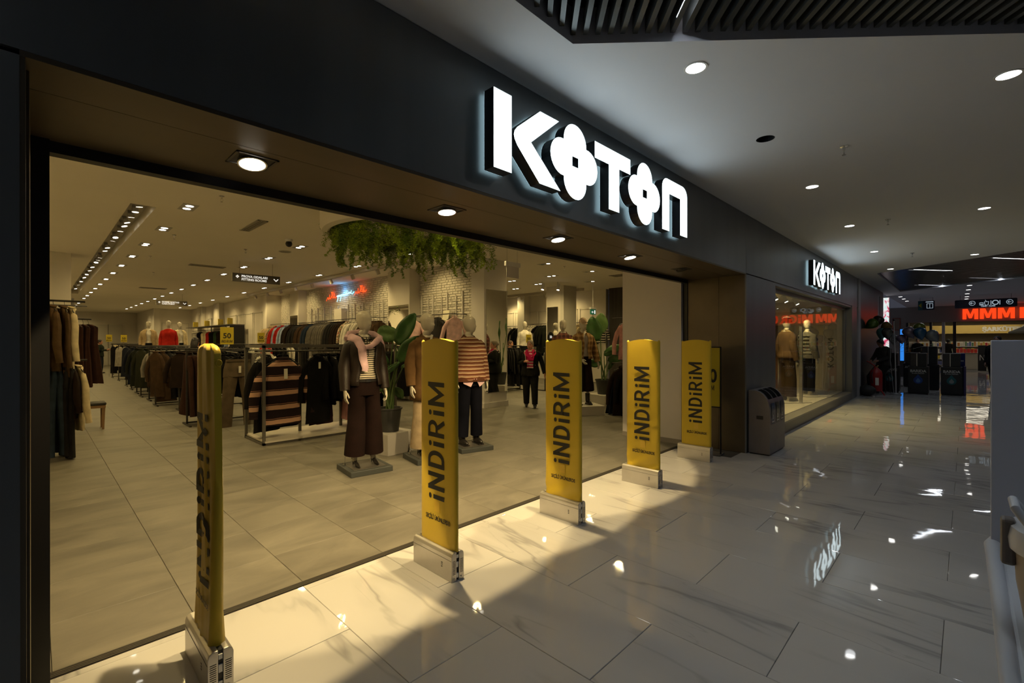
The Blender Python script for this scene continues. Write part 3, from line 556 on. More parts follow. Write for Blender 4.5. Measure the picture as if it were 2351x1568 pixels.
def glowing_sign(label, x, y, z, sc, depth, gap):
    t = thing('illuminated_sign', label, 'sign', (x, y, z))
    for nm, P in logo().items():
        pts = [(u*sc[0], v*sc[1]) for u, v in P]; letter = bpy.data.objects.new('letter', None)
        bm = bmesh.new(); vs = [bm.verts.new((u, 0, v)) for u, v in pts]; ed = [bm.edges.new((vs[i], vs[(i+1) % len(vs)])) for i in range(len(vs))]
        if nm[0] == 'O':
            cx = (.858 if 'one' in nm else 1.93)*sc[0]; hs = [bm.verts.new((u, 0, v)) for u, v in hole_sq(cx, .262*sc[1], .036*sc[1])]; ed += [bm.edges.new((hs[i], hs[(i+1) % 4])) for i in range(4)]
        bmesh.ops.triangle_fill(bm, use_beauty=True, edges=ed, normal=(0,-1,0)); fc = list(bm.faces)
        loops = [pts]+([[(u, v) for u, v in hole_sq(cx, .262*sc[1], .036*sc[1])]] if nm[0] == 'O' else [])
        me = bpy.data.meshes.new('letter'); bm.to_mesh(me); bm.free(); me.materials.append(FACE)
        face = obj('letter', me, t)
        for li, lp in enumerate(loops):
            b = B(); n = len(lp)
            for i in range(n): (u0, v0), (u1, v1) = lp[i], lp[(i+1) % n]; b.add([(u0,-.004,v0),(u1,-.004,v1),(u1,depth,v1),(u0,depth,v0)], [(0,1,2,3)])
            b.build('return' if li == 0 else 'hole_return', SIDE, face)
        k = me.copy(); k.transform(Matrix.Translation((0,depth+.001,0))); k.materials.clear(); k.materials.append(HALO); obj('back_light', k, face)
    return t
glowing_sign('large white glowing KOTON sign on the dark fascia above the entrance', 2.02, -.16, 2.70, (1,1), .085, .02)
glowing_sign('smaller looking white glowing KOTON sign over the display window', 10.6, -.16, 2.70, (.95,.96), .085, .02)
# ------------------------------------------------------------------ security gates in yellow sale covers
def yellow(name, k=1.):
    m = mat(name, (.61*k,.43*k,.028*k), .45, bump=.06, bscale=14, spec=.35, sheen=.1); b = m.node_tree.nodes['Principled BSDF']; b.inputs['Subsurface Weight'].default_value = 0; return m
YEL = yellow('yellow_cover'); YEL2 = yellow('yellow_cover_edge', .92); INK = mat('black_ink', (.012,.012,.012), .6); GHOST = mat('show_through_print', (.50,.32,.02), .5); GREEN = mat('green_edge', (.05,.14,.03), .5)
def glyphs(body, fn, h, wd):
    """bold condensed lettering; fn(u, v): u along the line, v up; returns builder"""
    b = B(); x = 0
    for ch in body:
        f = lambda u, v, x=x: fn(x+u*h, v*h)
        if ch == 'i': stroke(b, [(.08,0),(.08,.66)], wd, f); b.add([f(.08+.088*math.cos(a*PI/6), .86+.088*math.sin(a*PI/6)) for a in range(12)], [tuple(range(12))]); x += .16*h
        elif ch == 'N': stroke(b, [(.08,0),(.08,1)], wd, f); stroke(b, [(.50,0),(.50,1)], wd, f); stroke(b, [(.075,.97),(.505,.03)], wd, f); x += .58*h
        elif ch == 'D': stroke(b, [(.08,.075),(.08,.925),(.27,.925)]+[(.27+.22*math.cos(a), .5+.425*math.sin(a)) for a in [PI/2-PI*i/10 for i in range(1, 10)]]+[(.27,.075)], wd, f, True); x += .57*h
        elif ch == 'R': stroke(b, [(.08,0),(.08,1)], wd, f); stroke(b, [(.08,.93),(.29,.93)]+[(.29+.19*math.cos(a), .69+.24*math.sin(a)) for a in [PI/2-PI*i/8 for i in range(1, 8)]]+[(.29,.45),(.08,.45)], wd*.95, f); stroke(b, [(.28,.46),(.51,.0)], wd, f); x += .58*h
        elif ch == 'M': stroke(b, [(.08,0),(.08,1)], wd, f); stroke(b, [(.70,0),(.70,1)], wd, f); stroke(b, [(.08,.95),(.39,.16),(.70,.95)], wd*.92, f); x += .78*h
        x += .13*h
    return b, x
def gate(x, yn, lab, i):
    """pedestal with its base near edge at y = yn; thin in x, facing -x"""
    t = thing('security_gate', lab, 'security gate', (x, yn, 0), 0, 'yellow covered security gates')
    L_, T_, H_ = .445, .105, .195
    # base: two aluminium shells with a dark slot between
    for s in (-1, 1):
        prof = [(0,0),(0,H_*.86),(.006,H_*.95),(.02,H_),(.042,H_),(.042,0)]
        b = B(); b.prism([(u, v) for u, v in prof], (lambda u, v, w, s=s: (s*(.0525-u), w, v)), L_); b.build('base_shell', ALU, t, bevel=.003)
    B().box(-.0095,.0095,.012,L_-.01,.004,H_*.97).build('cable_slot', BLACKP, t)
    b = B(); b.box(-.008,.008,.004,.012,.02,.05); b.box(-.008,.008,.004,.012,.09,.125); b.box(-.008,.008,.004,.012,.15,.172); b.build('slot_clip', WHITEP, t)
    for s in (-1, 1):
        b = B()
        for k in range(10): b.box(s*.031-.013, s*.031+.013, -.0012, .001, .05+k*.0095, .0535+k*.0095)
        b.build('vent_slots', mat('slot_dark', (.05,.05,.05), .6), t)['kind'] = 'stuff'
    b = B(); b.tube([(-.031,-.001,.022),(-.031,-.004,.022)], .006, 8); b.tube([(.031,-.001,.022),(.031,-.004,.022)], .006, 8); b.build('screw', STEEL, t)
    b = B()
    for k in range(3): b.box(-.0545,-.0535,.10,.113,.078+k*.013,.084+k*.013)
    b.build('badge', mat('badge_grey', (.08,.08,.09), .4), t)
    B().box(-.0540,-.0526,.003,L_-.003,H_*.72,H_*.73).build('shell_seam', GREYMETAL, t)
    # cover
    y0, y1, z0, z1 = .004, .405, H_-.005, (1.585 if i else 1.53); n, m = (72 if i in (2, 3) else 24), 20; rings = []
    wr = (.10,.0,.6,.5,.0)[i]
    for k in range(n+1):
        fz = k/n; z = z0+(z1-z0)*fz; ring = []
        for j in range(2*m):
            u = j/m if j < m else (2*m-1-j)/m; u = min(1, j/(m-1)) if j < m else min(1, (2*m-1-j)/(m-1)); side = -1 if j < m else 1
            lens = math.sin(PI*u)**.35 if 0 < u < 1 else 0
            y = y0+(y1-y0)*u; th = .008+.017*lens
            if i == 0: th = .010+.018*lens+.004*math.sin(16*u+3*fz)+.003*math.sin(29*u-5*fz); y = y0+(y1-y0)*(.08+.80*u)+.012*math.sin(7*fz+1)
            wz = 0
            if wr and i != 0 and fz < .42: wz = wr*.022*math.sin(9*u+38*fz+2*math.sin(17*fz))*(1-fz/.42)
            top = (.034*math.sin(PI*u) + (.010*((2*u-1)**8)))*(1 if k == n else 0) if i != 0 else 0
            if i == 0 and fz < .12: th *= 1+.35*(1-fz/.12)*(.6+.4*math.sin(21*u))
            ring.append((side*th-wz*.5*(side < 0), y, z+top))
        rings.append(ring)
    if i == 0:
        for q in range(1, 7):
            g = q/6.2; cs = (1-g**2.6)**.42; mid = sum(p[1] for p in rings[n])/len(rings[n]); rings.append([(p[0]*cs, mid+(p[1]-mid)*cs, z1+.062*g) for p in rings[n]])
    b = B(); b.loft(rings, True); c = b.build('fabric_cover', YEL, t, smooth=1.2)
    if i == 0: b = B(); ring_pts = [(-.0+.012*math.cos(a*PI/8), .03, 1.555+.014*math.sin(a*PI/8)) for a in range(17)]; b.tube([(p[0]+.004, .045, p[2]-.055) for p in ring_pts], .003, 6); b.build('eyelet', YEL2, c)
    else:
        for yy in (y0+.012, y1-.012): B().ball((0,yy,z1+.006),(.012,.014,.02),8,6).build('corner_tuck', YEL2, c, smooth=True)
        B().box(-.012,.014,.06,.30,H_-.006,H_+.010).build('bottom_edge', GREEN, c)
    # printed word, reading upwards; letter tops point to +y
    hh = .185 if i != 0 else .18; base_y = .115 if i != 0 else .10; zs = .50 if i != 0 else .44
    def fn(u, v):
        y = base_y+v; uu = min(1, max(0, (y-y0)/(y1-y0))); lens = math.sin(PI*uu)**.35; th = .008+.017*lens
        if i == 0: uu2 = min(1, max(0, ((y-.012*math.sin(7*((zs+u-z0)/(z1-z0))+1)-y0)/(y1-y0)-.08)/.80)); th = .010+.018*(math.sin(PI*uu2)**.35 if 0 < uu2 < 1 else 0)+.004*math.sin(16*uu2+3*((zs+u-z0)/(z1-z0)))+.003*math.sin(29*uu2-5*((zs+u-z0)/(z1-z0))); y = y
        fz = (zs+u-z0)/(z1-z0)
        if wr and i != 0 and fz < .42: th += max(0, wr*.022*math.sin(9*uu+38*fz+2*math.sin(17*fz))*(1-fz/.42))*.5
        return (-th-((.0022,.0022,.006,.006,.0022)[i] if i else .0045), y, zs+u)
    body = 'iNDiRiM'; gb, ln = glyphs(body, fn, hh, .145); sc = .845/ln
    def fn2(u, v): return fn(u*sc, v)
    gb, _ = glyphs(body, fn2, hh, .145)
    # refine long quads so that print follows the cloth
    me = gb.mesh('lettering', INK); bm = bmesh.new(); bm.from_mesh(me); bmesh.ops.subdivide_edges(bm, edges=[e for e in bm.edges if e.calc_length() > .05], cuts=3, use_grid_fill=True); bm.to_mesh(me); bm.free(); obj('lettering', me, c)
    put_text('SEÇİLİ ÜRÜNLERDE', .042 if i else .036, INK, c, frame((-.0268 if i != 0 else -.034, .19, .355), (0,-1,0), (0,0,1)), bold=.0012, sx=.72, name='small_lettering')
    if i != 0:
        b = B(); b.box(-.0262,-.0258,.165,.225,.415,.49); b.build('patch', mat('yellow_patch', (.66,.44,.04), .5), c)
    return t
for i, (x, y, lab) in enumerate(((.592,.14,'nearest yellow-covered security gate with loose crumpled cover seen edge-on'),(1.975,.14,'second yellow INDIRIM security gate with smooth cover, in front of the mannequins'),(3.345,.115,'third yellow INDIRIM security gate with slightly wrinkled lower cover beside the walking woman'),(4.755,.09,'fourth yellow INDIRIM security gate with wrinkled shiny cover before the white return wall'),(6.255,.12,'farthest yellow INDIRIM security gate beside the dark pillar'))): gate(x, y, lab, i)
# poster stand by the pillar
t = thing('poster_stand', 'black framed yellow sale poster stand half hidden behind the farthest security gate', 'poster stand', (6.72,.33,0), .10)
b = B(); b.box(-.012,.012,-.16,-.145,0,1.52).box(-.012,.012,.145,.16,0,1.52).box(-.012,.012,-.16,.16,1.505,1.52).box(-.012,.012,-.16,.16,.66,.675); b.build('frame', BLACK, t)
B().box(-.006,.006,-.145,.145,.675,1.505).build('poster', mat('poster_yellow', (.52,.40,.02), .5), t); B().box(-.12,.12,-.17,.17,0,.012).build('foot', GREYMETAL, t)
put_text('50', .26, INK, t, frame((-.0075,0,1.02),(0,-1,0),(0,0,1)), bold=.008, sx=.8); gb, _l = glyphs('iNDiRiM', lambda u, v: (-.0075,.13-u*.7,.90+v), .075, .14); gb.build('lettering', INK, t)
# ------------------------------------------------------------------ recycling bin
t = thing('recycling_bin', 'grey steel recycling bin with three slots standing against the dark pillar', 'bin', (7.11,-.345,0))
prof = [(0,0),(.275,0),(.275,.90)]+[(.225-.225*math.sin(a*PI/20)*1.0+.0, .62+.28*math.cos(a*PI/20)) for a in range(0, 11)]; prof = [(0,.02),(.275,.02),(.275,.90),(.20,.90)]+[(.20-.20*math.sin(a*PI/20), .62+.28*math.cos(a*PI/20)) for a in range(1, 11)]
BIN = mat('bin_steel', (.20,.185,.19), .42, .45, var=.08, vscale=5); b = B(); b.prism(prof, lambda u, v, w: (w, u, v), .74); b.build('body', BIN, t, smooth=.6); B().box(.02,.72,.02,.26,0,.02).build('skirt', BLACK, t)
for k in range(3):
    b = B(); x0, x1 = .06+k*.222, .06+k*.222+.18; P = [(.20-.20*math.sin(a*PI/20), .62+.28*math.cos(a*PI/20)) for a in (.6,2,3.4,4.8,6.2)]
    b.loft([[(x0, u-.003*1, v+.004) for u, v in P], [(x1, u-.003, v+.004) for u, v in P]], False, closed=False); b.build('slot_opening', MATS['black_void'], t)
    b = B(); P = [(.20-.2035*math.sin(a*PI/20)-.003, .62+.28*math.cos(a*PI/20)+.002) for a in (7.6,8.4,9.2,9.9)]+[(-.0025,.5),(-.0025,.44)]
    b.loft([[(x0+.02, u, v) for u, v in P], [(x1-.02, u, v) for u, v in P]], False, closed=False); lb = b.build('label_plate', (mat('label_blue', (.03,.06,.12), .4), mat('label_green', (.05,.055,.04), .4), mat('label_grey', (.04,.04,.045), .4))[k], t)
    b = B(); cx = (x0+x1)/2; stroke(b, [(cx+.03*math.cos(a), .53+.035*math.sin(a)) for a in (PI/2, PI*7/6, PI*11/6)], .008, lambda u, v: (u,-.0045,v), True); b.box(x0+.035,x1-.035,-.0046,-.0044,.462,.472); b.build('recycling_mark', WHITEP, lb)
B().box(-.003,.004,.085,.17,.50,.55).build('side_label', BLACKP, t); b = B(); b.box(.03,.71,-.002,.001,.43,.433); b.build('seam', GREYMETAL, t)
# ------------------------------------------------------------------ kiosk corner at the edge of the frame
CT = mat('kiosk_white', (.62,.63,.66), .3); t = thing('kiosk_counter', 'white rounded kiosk counter at the right edge of the picture', 'counter', (0,0,0))
b = B(); e = []; 
b.box(-1.2,1.985,-4.2,-2.36,.94,.985); b.build('worktop', CT, t, bevel=.012)
b = B(); P = [(-1.2,-2.352,.975),(1.55,-2.352,.975),(1.90,-2.350,.985),(1.96,-2.350,1.0),(2.0,-2.365,1.01),(2.015,-2.40,1.01),(2.02,-4.2,1.0)]; b.tube(P, [.016,.016,.017,.02,.02,.018,.016], 20); b.build('rounded_rim', CT, t, smooth=True)
B().box(-1.15,1.95,-4.15,-2.46,.08,.94).build('front_panel', mat('kiosk_front', (.25,.27,.32), .5), t); B().box(-1.1,1.9,-4.1,-2.5,0,.08).build('plinth', BLACK, t)
tag(B().box(1.955,1.98,-4.1,-2.345,.986,1.602).build('kiosk_screen', mat('grey_board', (.50,.52,.60), .6), bevel=.003), 'plain blue-grey upright board standing on the kiosk counter', 'partition board')
t = thing('plastic_jar', 'beige plastic jar with white clip lid on the kiosk counter, cut by the frame', 'container', (1.42,-2.495,.986)); BEI = mat('beige_plastic', (.40,.33,.26), .45)
b = B().lathe([(.10,0),(.115,.03),(.128,.12),(.132,.20)], 32); b.build('body', BEI, t, smooth=True); B().lathe([(.140,.19),(.142,.21),(.138,.235),(.120,.245),(.112,.24),(.112,.2)], 32).build('lid_rim', CT, t, smooth=True)
b = B(); b.box(-.018,.018,.128,.15,.15,.245); b.build('clip', mat('clip_grey', (.20,.17,.15), .4), t, bevel=.006); b = B(); b.tube([(-.045,.11,.245),(-.04,.13,.275),(.04,.13,.275),(.045,.11,.245)], (.008), 16); b.build('clip_hoop', CT, t, smooth=True)
B().lathe([(.07,.0),(.07,.31),(.06,.34)], 20, (0,-.02,.0)).build('inner_cup', mat('dark_blue_cup', (.02,.05,.09), .4), t, smooth=True)
# ------------------------------------------------------------------ hanging planter drum
t = thing('planter_drum', 'round white ceiling drum with curtains of green trailing plants', 'hanging planter', (4.14,3.99,SZ))
prof = [(1.32,0),(1.32,-.30),(1.29,-.36),(1.22,-.385),(1.19,-.37),(1.185,-.20),(.2,-.20)]
b = B(); b.loft([[(r*math.cos(2*PI*j/64), r*math.sin(2*PI*j/64), z) for j in range(64)] for r, z in prof], False); b.build('drum', mat('drum_paint', (.70,.65,.56), .7), t, smooth=.6)
LEAF = mat('trailing_leaf', (.34,.46,.04), .6, var=.5, vscale=3, spec=.25); LEAF2 = mat('trailing_leaf_dark', (.18,.30,.03), .6, var=.4, vscale=3)
b = B()
def strand(x, y, ln, dens, mi, spread):
    n = int(ln*dens*1.75); cx = cy = 0.
    for k in range(n):
        f = k/n; z = -.20-ln*f; cx += R.gauss(0,.004); cy += R.gauss(0,.004); sp = spread*(1-.75*f)
        px, py = x+cx+R.gauss(0, sp), y+cy+R.gauss(0, sp); a = R.uniform(0, 2*PI); s_ = R.uniform(.0075,.015); tz = R.uniform(-.6,.6)
        d = (math.cos(a)*s_, math.sin(a)*s_, tz*s_-.004); e = (-math.sin(a)*s_*.55, math.cos(a)*s_*.55, R.uniform(-.4,.4)*s_)
        b.add([(px-d[0], py-d[1], z-d[2]), (px+e[0], py+e[1], z+e[2]), (px+d[0], py+d[1], z+d[2]), (px-e[0], py-e[1], z-e[2])], [(0,1,2,3)], mi)
for k in range(70):
    a = R.uniform(0, 2*PI); r_ = 1.16*math.sqrt(R.uniform(.12,1)); edge = r_ > .95
    strand(r_*math.cos(a), r_*math.sin(a), R.uniform(.30,.5), 520, 0 if R.random() < .62 else 1, .055)
for k in range(46):
    a = 2*PI*k/46+R.gauss(0,.02); ln = R.uniform(.42,.78); mi = 0 if k % 3 else 1
    for q in range(3): strand((1.12-.05*q)*math.cos(a+R.gauss(0,.03)), (1.12-.05*q)*math.sin(a+R.gauss(0,.03)), ln*R.uniform(.7,1), 520, mi, .034)
for k in range(30):
    a = 2*PI*k/30+R.gauss(0,.03); strand(.8*math.cos(a), .8*math.sin(a), R.uniform(.35,.7), 520, k % 2, .034)
b.build('trailing_plants', [LEAF, LEAF2], t)['kind'] = 'stuff'
# ------------------------------------------------------------------ hanging direction signs
SIGNB = mat('sign_board', (.045,.036,.026), .5); SIGNT = emis('glowing_sign_print', (1,.95,.85), .9)  # sign lettering and marks are given a glow of their own
def hang_sign(lab, x0, x1, y, z0, z1, l1, l2, fs, extra=''):
    t = thing('hanging_sign', lab, 'sign', (x0, y, 0)); w_ = x1-x0; B().box(0,w_,-.03,.03,z0,z1).build('board', SIGNB, t); B().box(-.008,0,-.032,.032,z0,z1).build('end_cap', mat('sign_cap', (.6,.55,.45), .5), t)
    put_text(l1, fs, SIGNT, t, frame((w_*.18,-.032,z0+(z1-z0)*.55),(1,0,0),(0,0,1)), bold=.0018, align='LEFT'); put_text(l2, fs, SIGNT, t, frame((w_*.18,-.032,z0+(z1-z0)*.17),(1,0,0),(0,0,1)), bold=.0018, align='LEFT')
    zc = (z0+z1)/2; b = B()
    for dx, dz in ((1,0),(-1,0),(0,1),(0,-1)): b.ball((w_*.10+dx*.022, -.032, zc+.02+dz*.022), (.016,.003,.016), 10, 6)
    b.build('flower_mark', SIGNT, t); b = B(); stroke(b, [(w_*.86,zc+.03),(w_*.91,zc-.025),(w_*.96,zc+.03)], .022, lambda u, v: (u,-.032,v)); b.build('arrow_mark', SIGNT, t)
    for x in (w_*.15, w_*.84): B().tube([(x,0,z1),(x,0,SZ)], .003, 5).build('wire', GREYMETAL, t)
hang_sign('hanging dark sign reading PROVA ODALARI FITTING ROOMS', 3.385, 4.49, 10.6, 3.085, 3.29, 'PROVA ODALARI', 'FITTING ROOMS', .078)
hang_sign('farther hanging dark sign reading ODEME NOKTASI CASH POINT', 3.48, 4.55, 21.5, 3.11, 3.30, 'ÖDEME NOKTASI', 'CASH POINT', .075)
# neon lettering on the brick wall
def neon():
    t = thing('neon_sign', 'red and blue neon handwriting with hearts on the brick wall', 'neon sign', (BX-.05, 14.47, 3.1))
    RED = emis('neon_red', (1.0,.07,.01), 2.2); BLU = emis('neon_blue', (.25,.75,1.0), 3.5)
    W_ = 3.03
    def path(pts, m, nm):
        b = B(); sm = []
        for k in range(len(pts)-1):
            p0, p1, p2, p3 = pts[max(0,k-1)], pts[k], pts[k+1], pts[min(len(pts)-1,k+2)]
            for q in range(5):
                u = q/5; f = lambda a, c, d, e: .5*((2*c)+(-a+d)*u+(2*a-5*c+4*d-e)*u*u+(-a+3*c-3*d+e)*u**3); sm.append((f(p0[0],p1[0],p2[0],p3[0]), f(p0[1],p1[1],p2[1],p3[1])))
        sm.append(pts[-1]); b.tube([(-.012,-u*W_,v) for u, v in sm], ( .0075), 6, ref=(1,0,0)); b.build(nm, m, t, smooth=True)
    def redword(u0, vb):   # d e heart d e
        P = [(u0,vb-.05),(u0+.03,vb+.05),(u0+.05,vb+.08),(u0+.06,vb),(u0+.08,vb+.03),(u0+.092,vb+.17),(u0+.085,vb+.02),(u0+.10,vb+.06),(u0+.11,vb+.01),(u0+.135,vb+.08),(u0+.15,vb+.16),(u0+.135,vb+.25),(u0+.15,vb+.24),(u0+.158,vb+.21),(u0+.172,vb+.25),(u0+.183,vb+.22),(u0+.165,vb+.12),(u0+.15,vb+.07),(u0+.185,vb+.03),(u0+.19,vb+.08),(u0+.205,vb+.02),(u0+.22,vb+.19),(u0+.212,vb+.03),(u0+.23,vb+.06),(u0+.245,vb+.02),(u0+.275,vb+.08)]
        path(P, RED, 'red_tube')
    redword(.0,.02); redword(.70,.08)
    path([(.28,.09),(.30,.12),(.285,.08),(.31,.07),(.315,.12),(.30,-.02),(.285,-.10)], BLU, 'blue_tube'); path([(.31,.08),(.34,.12),(.33,.07),(.35,.08),(.36,.12),(.375,.08),(.39,.13),(.38,.0),(.365,-.09)], BLU, 'blue_tube')
    path([(.39,.10),(.42,.14),(.41,.09),(.44,.10),(.45,.14),(.46,.08),(.475,.12),(.49,.14),(.50,.10),(.53,.12),(.535,.25),(.53,.11),(.56,.13),(.57,.17),(.58,.12),(.60,.17),(.615,.12),(.635,.22),(.63,.13),(.66,.10),(.70,.16)], BLU, 'blue_tube')
    for u in (.15,.36,.6,.85): B().tube([(0,-u*W_,.09),(.045,-u*W_,.09)], .006, 6).build('standoff', GREYMETAL, t)
    for u, c, p in ((.14,(1,.12,.04),.8),(.45,(.08,.4,1.0),4.0),(.86,(1,.12,.04),.8)):
        l = bpy.data.lights.new('neon_glow', 'POINT'); l.energy = p; l.color = c; l.shadow_soft_size = .1; o = bpy.data.objects.new('neon_glow', l); C.objects.link(o); o.parent = t; o.location = (-.06,-u*W_,.18)
neon()
# small emergency and exit signs
t = thing('emergency_lamp', 'white emergency lamp box with hanging paper sheet under the plant drum', 'lamp', (6.47,4.0,3.02)); B().box(-.2,.2,-.03,.03,.02,.11).build('box', WHITEP, t, bevel=.01); B().box(-.17,.17,-.004,.004,-.19,.02).build('sheet', mat('paper_sheet', (.6,.57,.55), .6), t)
for x in (-.15,.13): B().tube([(x,0,.11),(x,0,SZ-3.02)], .002, 5).build('wire', GREYMETAL, t)
t = thing('exit_sign', 'small green exit sign hanging in the side wing', 'exit sign', (12.1,6.0,2.5)); B().box(-.13,.13,-.02,.02,-.07,.09).build('panel', mat('exit_green', (.01,.10,.05), .5, emit=(.02,.2,.1), es=.25), t); B().box(-.15,.15,-.03,.03,.09,.14).build('housing', WHITEP, t); B().tube([(0,0,.14),(0,0,SZ-2.5)], .01, 6).build('rod', WHITEP, t)
b = B(); stroke(b, [(.0,.0),(-.08,.0)], .018, lambda u, v: (u,-.021,v)); stroke(b, [(-.05,.035),(-.085,.0),(-.05,-.035)], .018, lambda u, v: (u,-.021,v)); b.box(.04,.1,-.0215,-.021,-.05,.06); b.build('pictogram', SIGNT, t)
t = thing('exit_sign', 'tiny green exit sign on the far back wall', 'exit sign', (2.35,39.42,2.32)); B().box(-.2,.2,-.03,.02,-.09,.09).build('panel', MATS['exit_green'], t)
b = B(); b.box(-.15,-.02,-.032,-.03,-.03,.03); b.box(.02,.14,-.032,-.03,-.04,.04); b.build('pictogram', SIGNT, t)
# ------------------------------------------------------------------ garments on hangers
HANG = mat('hanger_black', (.02,.02,.02), .4); HANGC = mat('hanger_wire', (.5,.5,.5), .25, .9); TAGM = mat('price_tag_card', (.75,.72,.62), .6)
GAR = {}
def hanger_mesh(clip=False):
    b = B(); b.tube([(0,0,-.085),(0,0,-.045),(.018,0,-.02),(.024,0,.0),(.012,0,.02),(-.006,0,.019)], .003, 5)
    if clip: b.tube([(-.15,0,-.09),(.15,0,-.09)], .005, 6)
    else: b.tube([(-.19,0,-.145),(-.10,0,-.11),(0,0,-.085),(.10,0,-.11),(.19,0,-.145)], .006, 6)
    return b.mesh('hanger', HANG, smooth=True)
HM, HMC = hanger_mesh(), hanger_mesh(True)
def proto(kind):
    if kind in GAR: return GAR[kind]
    b = B(); sl = []; n = 20; rr = random.Random(kind); PH = rr.uniform(0,6)
    def body(rows, fold=5, fa=.10, nn=n):
        rings = []
        for k, (z, hw, ty) in enumerate(rows):
            f = k/(len(rows)-1); rings.append([(x, y+.012*math.sin(3*f+PH), zz+(.008*math.sin(3*(x/.1)) if k == len(rows)-1 else 0)) for x, y, zz in ell(0, 0, z, hw, ty, nn, .8, fold, fa*f, PH+f*1.1)])
        b.loft(rings, True)
    def sleeve(s, ln, r0, r1, out=.075):
        q = B(); q.tube([(s*.155,0,-.185),(s*(.215+out*.5),.0,-.165-ln*.28),(s*(.235+out),.012,-.165-ln*.65),(s*(.225+out*1.35),-.012,-.165-ln)], [(.05,.035),(r0,.042),(r0*.95,.045),(r1,.034)], 10); q.tube([(s*(.225+out*1.35),-.012,-.165-ln),(s*(.226+out*1.36),-.013,-.19-ln)], [(r1*1.06,.037),(r1*1.03,.036)], 10); return q.mesh('sleeve', HANG, smooth=True)
    if kind in ('jacket','coat','shirt','knit','short_coat'):
        L_ = dict(jacket=.66, coat=1.02, shirt=.72, knit=.60, short_coat=.78)[kind]; w0 = dict(jacket=.205, coat=.215, shirt=.20, knit=.205, short_coat=.215)[kind]; th_ = dict(jacket=.055, coat=.06, shirt=.035, knit=.045, short_coat=.06)[kind]
        body([(-.075,.05,.035),(-.095,.07,.042),(-.125,.125,th_*.75),(-.165,.175,th_*.85),(-.225,.200,th_*.95),(-.2-L_*.3,w0*.93,th_*1.05),(-.2-L_*.6,w0*.95,th_),(-.2-L_*.9,w0*1.03,th_*1.05),(-.2-L_*.915,w0*1.0,th_*.98),(-.2-L_,w0*1.02,th_)])
        for s in (-1, 1): sl.append(sleeve(s, L_*.86 if kind != 'coat' else .66, .06 if kind != 'shirt' else .05, .045))
        if kind in ('jacket','coat','short_coat'):
            q = B()
            for s in (-1, 1): q.add([(s*.015,-.062,-.10),(s*.075,-.045,-.085),(s*.115,-.056,-.20),(s*.02,-.072,-.27)], [(0,1,2,3)])
            q.tube([(-.07,-.02,-.075),(-.05,.045,-.06),(.05,.045,-.06),(.07,-.02,-.075)], [(.012,.03)]*4, 8); sl.append(q.mesh('collar', HANG))
        elif kind in ('shirt',): q = B(); q.tube([(-.065,-.02,-.07),(-.045,.035,-.055),(.045,.035,-.055),(.065,-.02,-.07)], [(.008,.022)]*4, 8); sl.append(q.mesh('collar', HANG))
        else: q = B(); q.tube([(.065*math.cos(a*PI/6), .038*math.sin(a*PI/6), -.075) for a in range(13)], .012, 6); sl.append(q.mesh('neckband', HANG, smooth=True))
    elif kind in ('trousers','wide_trousers','jeans'):
        L_ = dict(trousers=.98, wide_trousers=1.15, jeans=1.2)[kind]; w_ = dict(trousers=.17, wide_trousers=.20, jeans=.19)[kind]
        body([(-.085,w_,.03),(-.125,w_*1.02,.034),(-.13,w_*1.0,.036),(-.25,w_*1.15,.05),(-.36,w_*1.18,.055)], 4, .05)
        for s in (-1, 1):
            q = B(); e = .035 if kind != 'wide_trousers' else .11; r0 = w_*.60; q.tube([(s*w_*.57,0,-.33),(s*(w_*.58+e*.4),.005,-.33-(L_-.25)*.4),(s*(w_*.58+e),.0,-.08-L_)], [(r0,.05),(r0*.82,.042),(r0*(1.02 if kind == 'wide_trousers' else .8),.045)], 12); sl.append(q.mesh('trouser_leg', HANG, smooth=True))
        q = B(); q.loft([ell(0,0,z,w_*1.03,.036,20,.8) for z in (-.085,-.12)], False); sl.append(q.mesh('waistband', HANG, smooth=True))
    elif kind == 'dress': body([(-.09,.06,.035),(-.12,.14,.04),(-.16,.17,.045),(-.45,.15,.05),(-.8,.20,.07),(-1.22,.25,.085)], 7, .16, 28)
    elif kind == 'skirt': body([(-.09,.14,.03),(-.13,.145,.035),(-.45,.20,.06),(-.88,.26,.09)], 7, .16, 28)
    elif kind == 'bag':
        b.box(-.13,.13,-.04,.04,-.46,-.24); q = B(); q.tube([(-.1,0,-.25),(-.07,0,-.08),(0,0,-.01),(.07,0,-.08),(.1,0,-.25)], .007, 6); sl.append(q.mesh('strap', HANG, smooth=True)); b2 = b; 
    GAR[kind] = (b.mesh(kind, HANG, smooth=.9, bevel=.012 if kind == 'bag' else 0), sl, None if kind == 'bag' else (HMC if kind in ('trousers','wide_trousers','jeans','skirt') else HM)); return GAR[kind]
def setmat(o, m):
    for s_ in o.material_slots: s_.link = 'OBJECT'; s_.material = m
def hang(kind, m, loc, rz, label, group=None, sc=1., tagged=False, detail=True, cat=None):
    me, sl, hm = proto(kind); o = obj(kind if kind != 'bag' else 'handbag', me, None, loc, rz); setmat(o, m); o.scale = (sc*R.uniform(.95,1.05), sc*R.uniform(.8,1.15), sc*R.uniform(.95,1.06))
    o.rotation_euler[0] = R.gauss(0,.02)
    tag(o, label, cat or dict(wide_trousers='trousers', short_coat='coat', knit='sweater', bag='handbag').get(kind, kind), group)
    if detail:
        for s_ in sl: q = obj(s_.name.split('.')[0], s_, o); setmat(q, m)
    if hm: obj('hanger', hm, o)
    if tagged: B().box(-.02,.02,-.075,-.072,-.30,-.19).build('price_tag', TAGM, o)
    return o
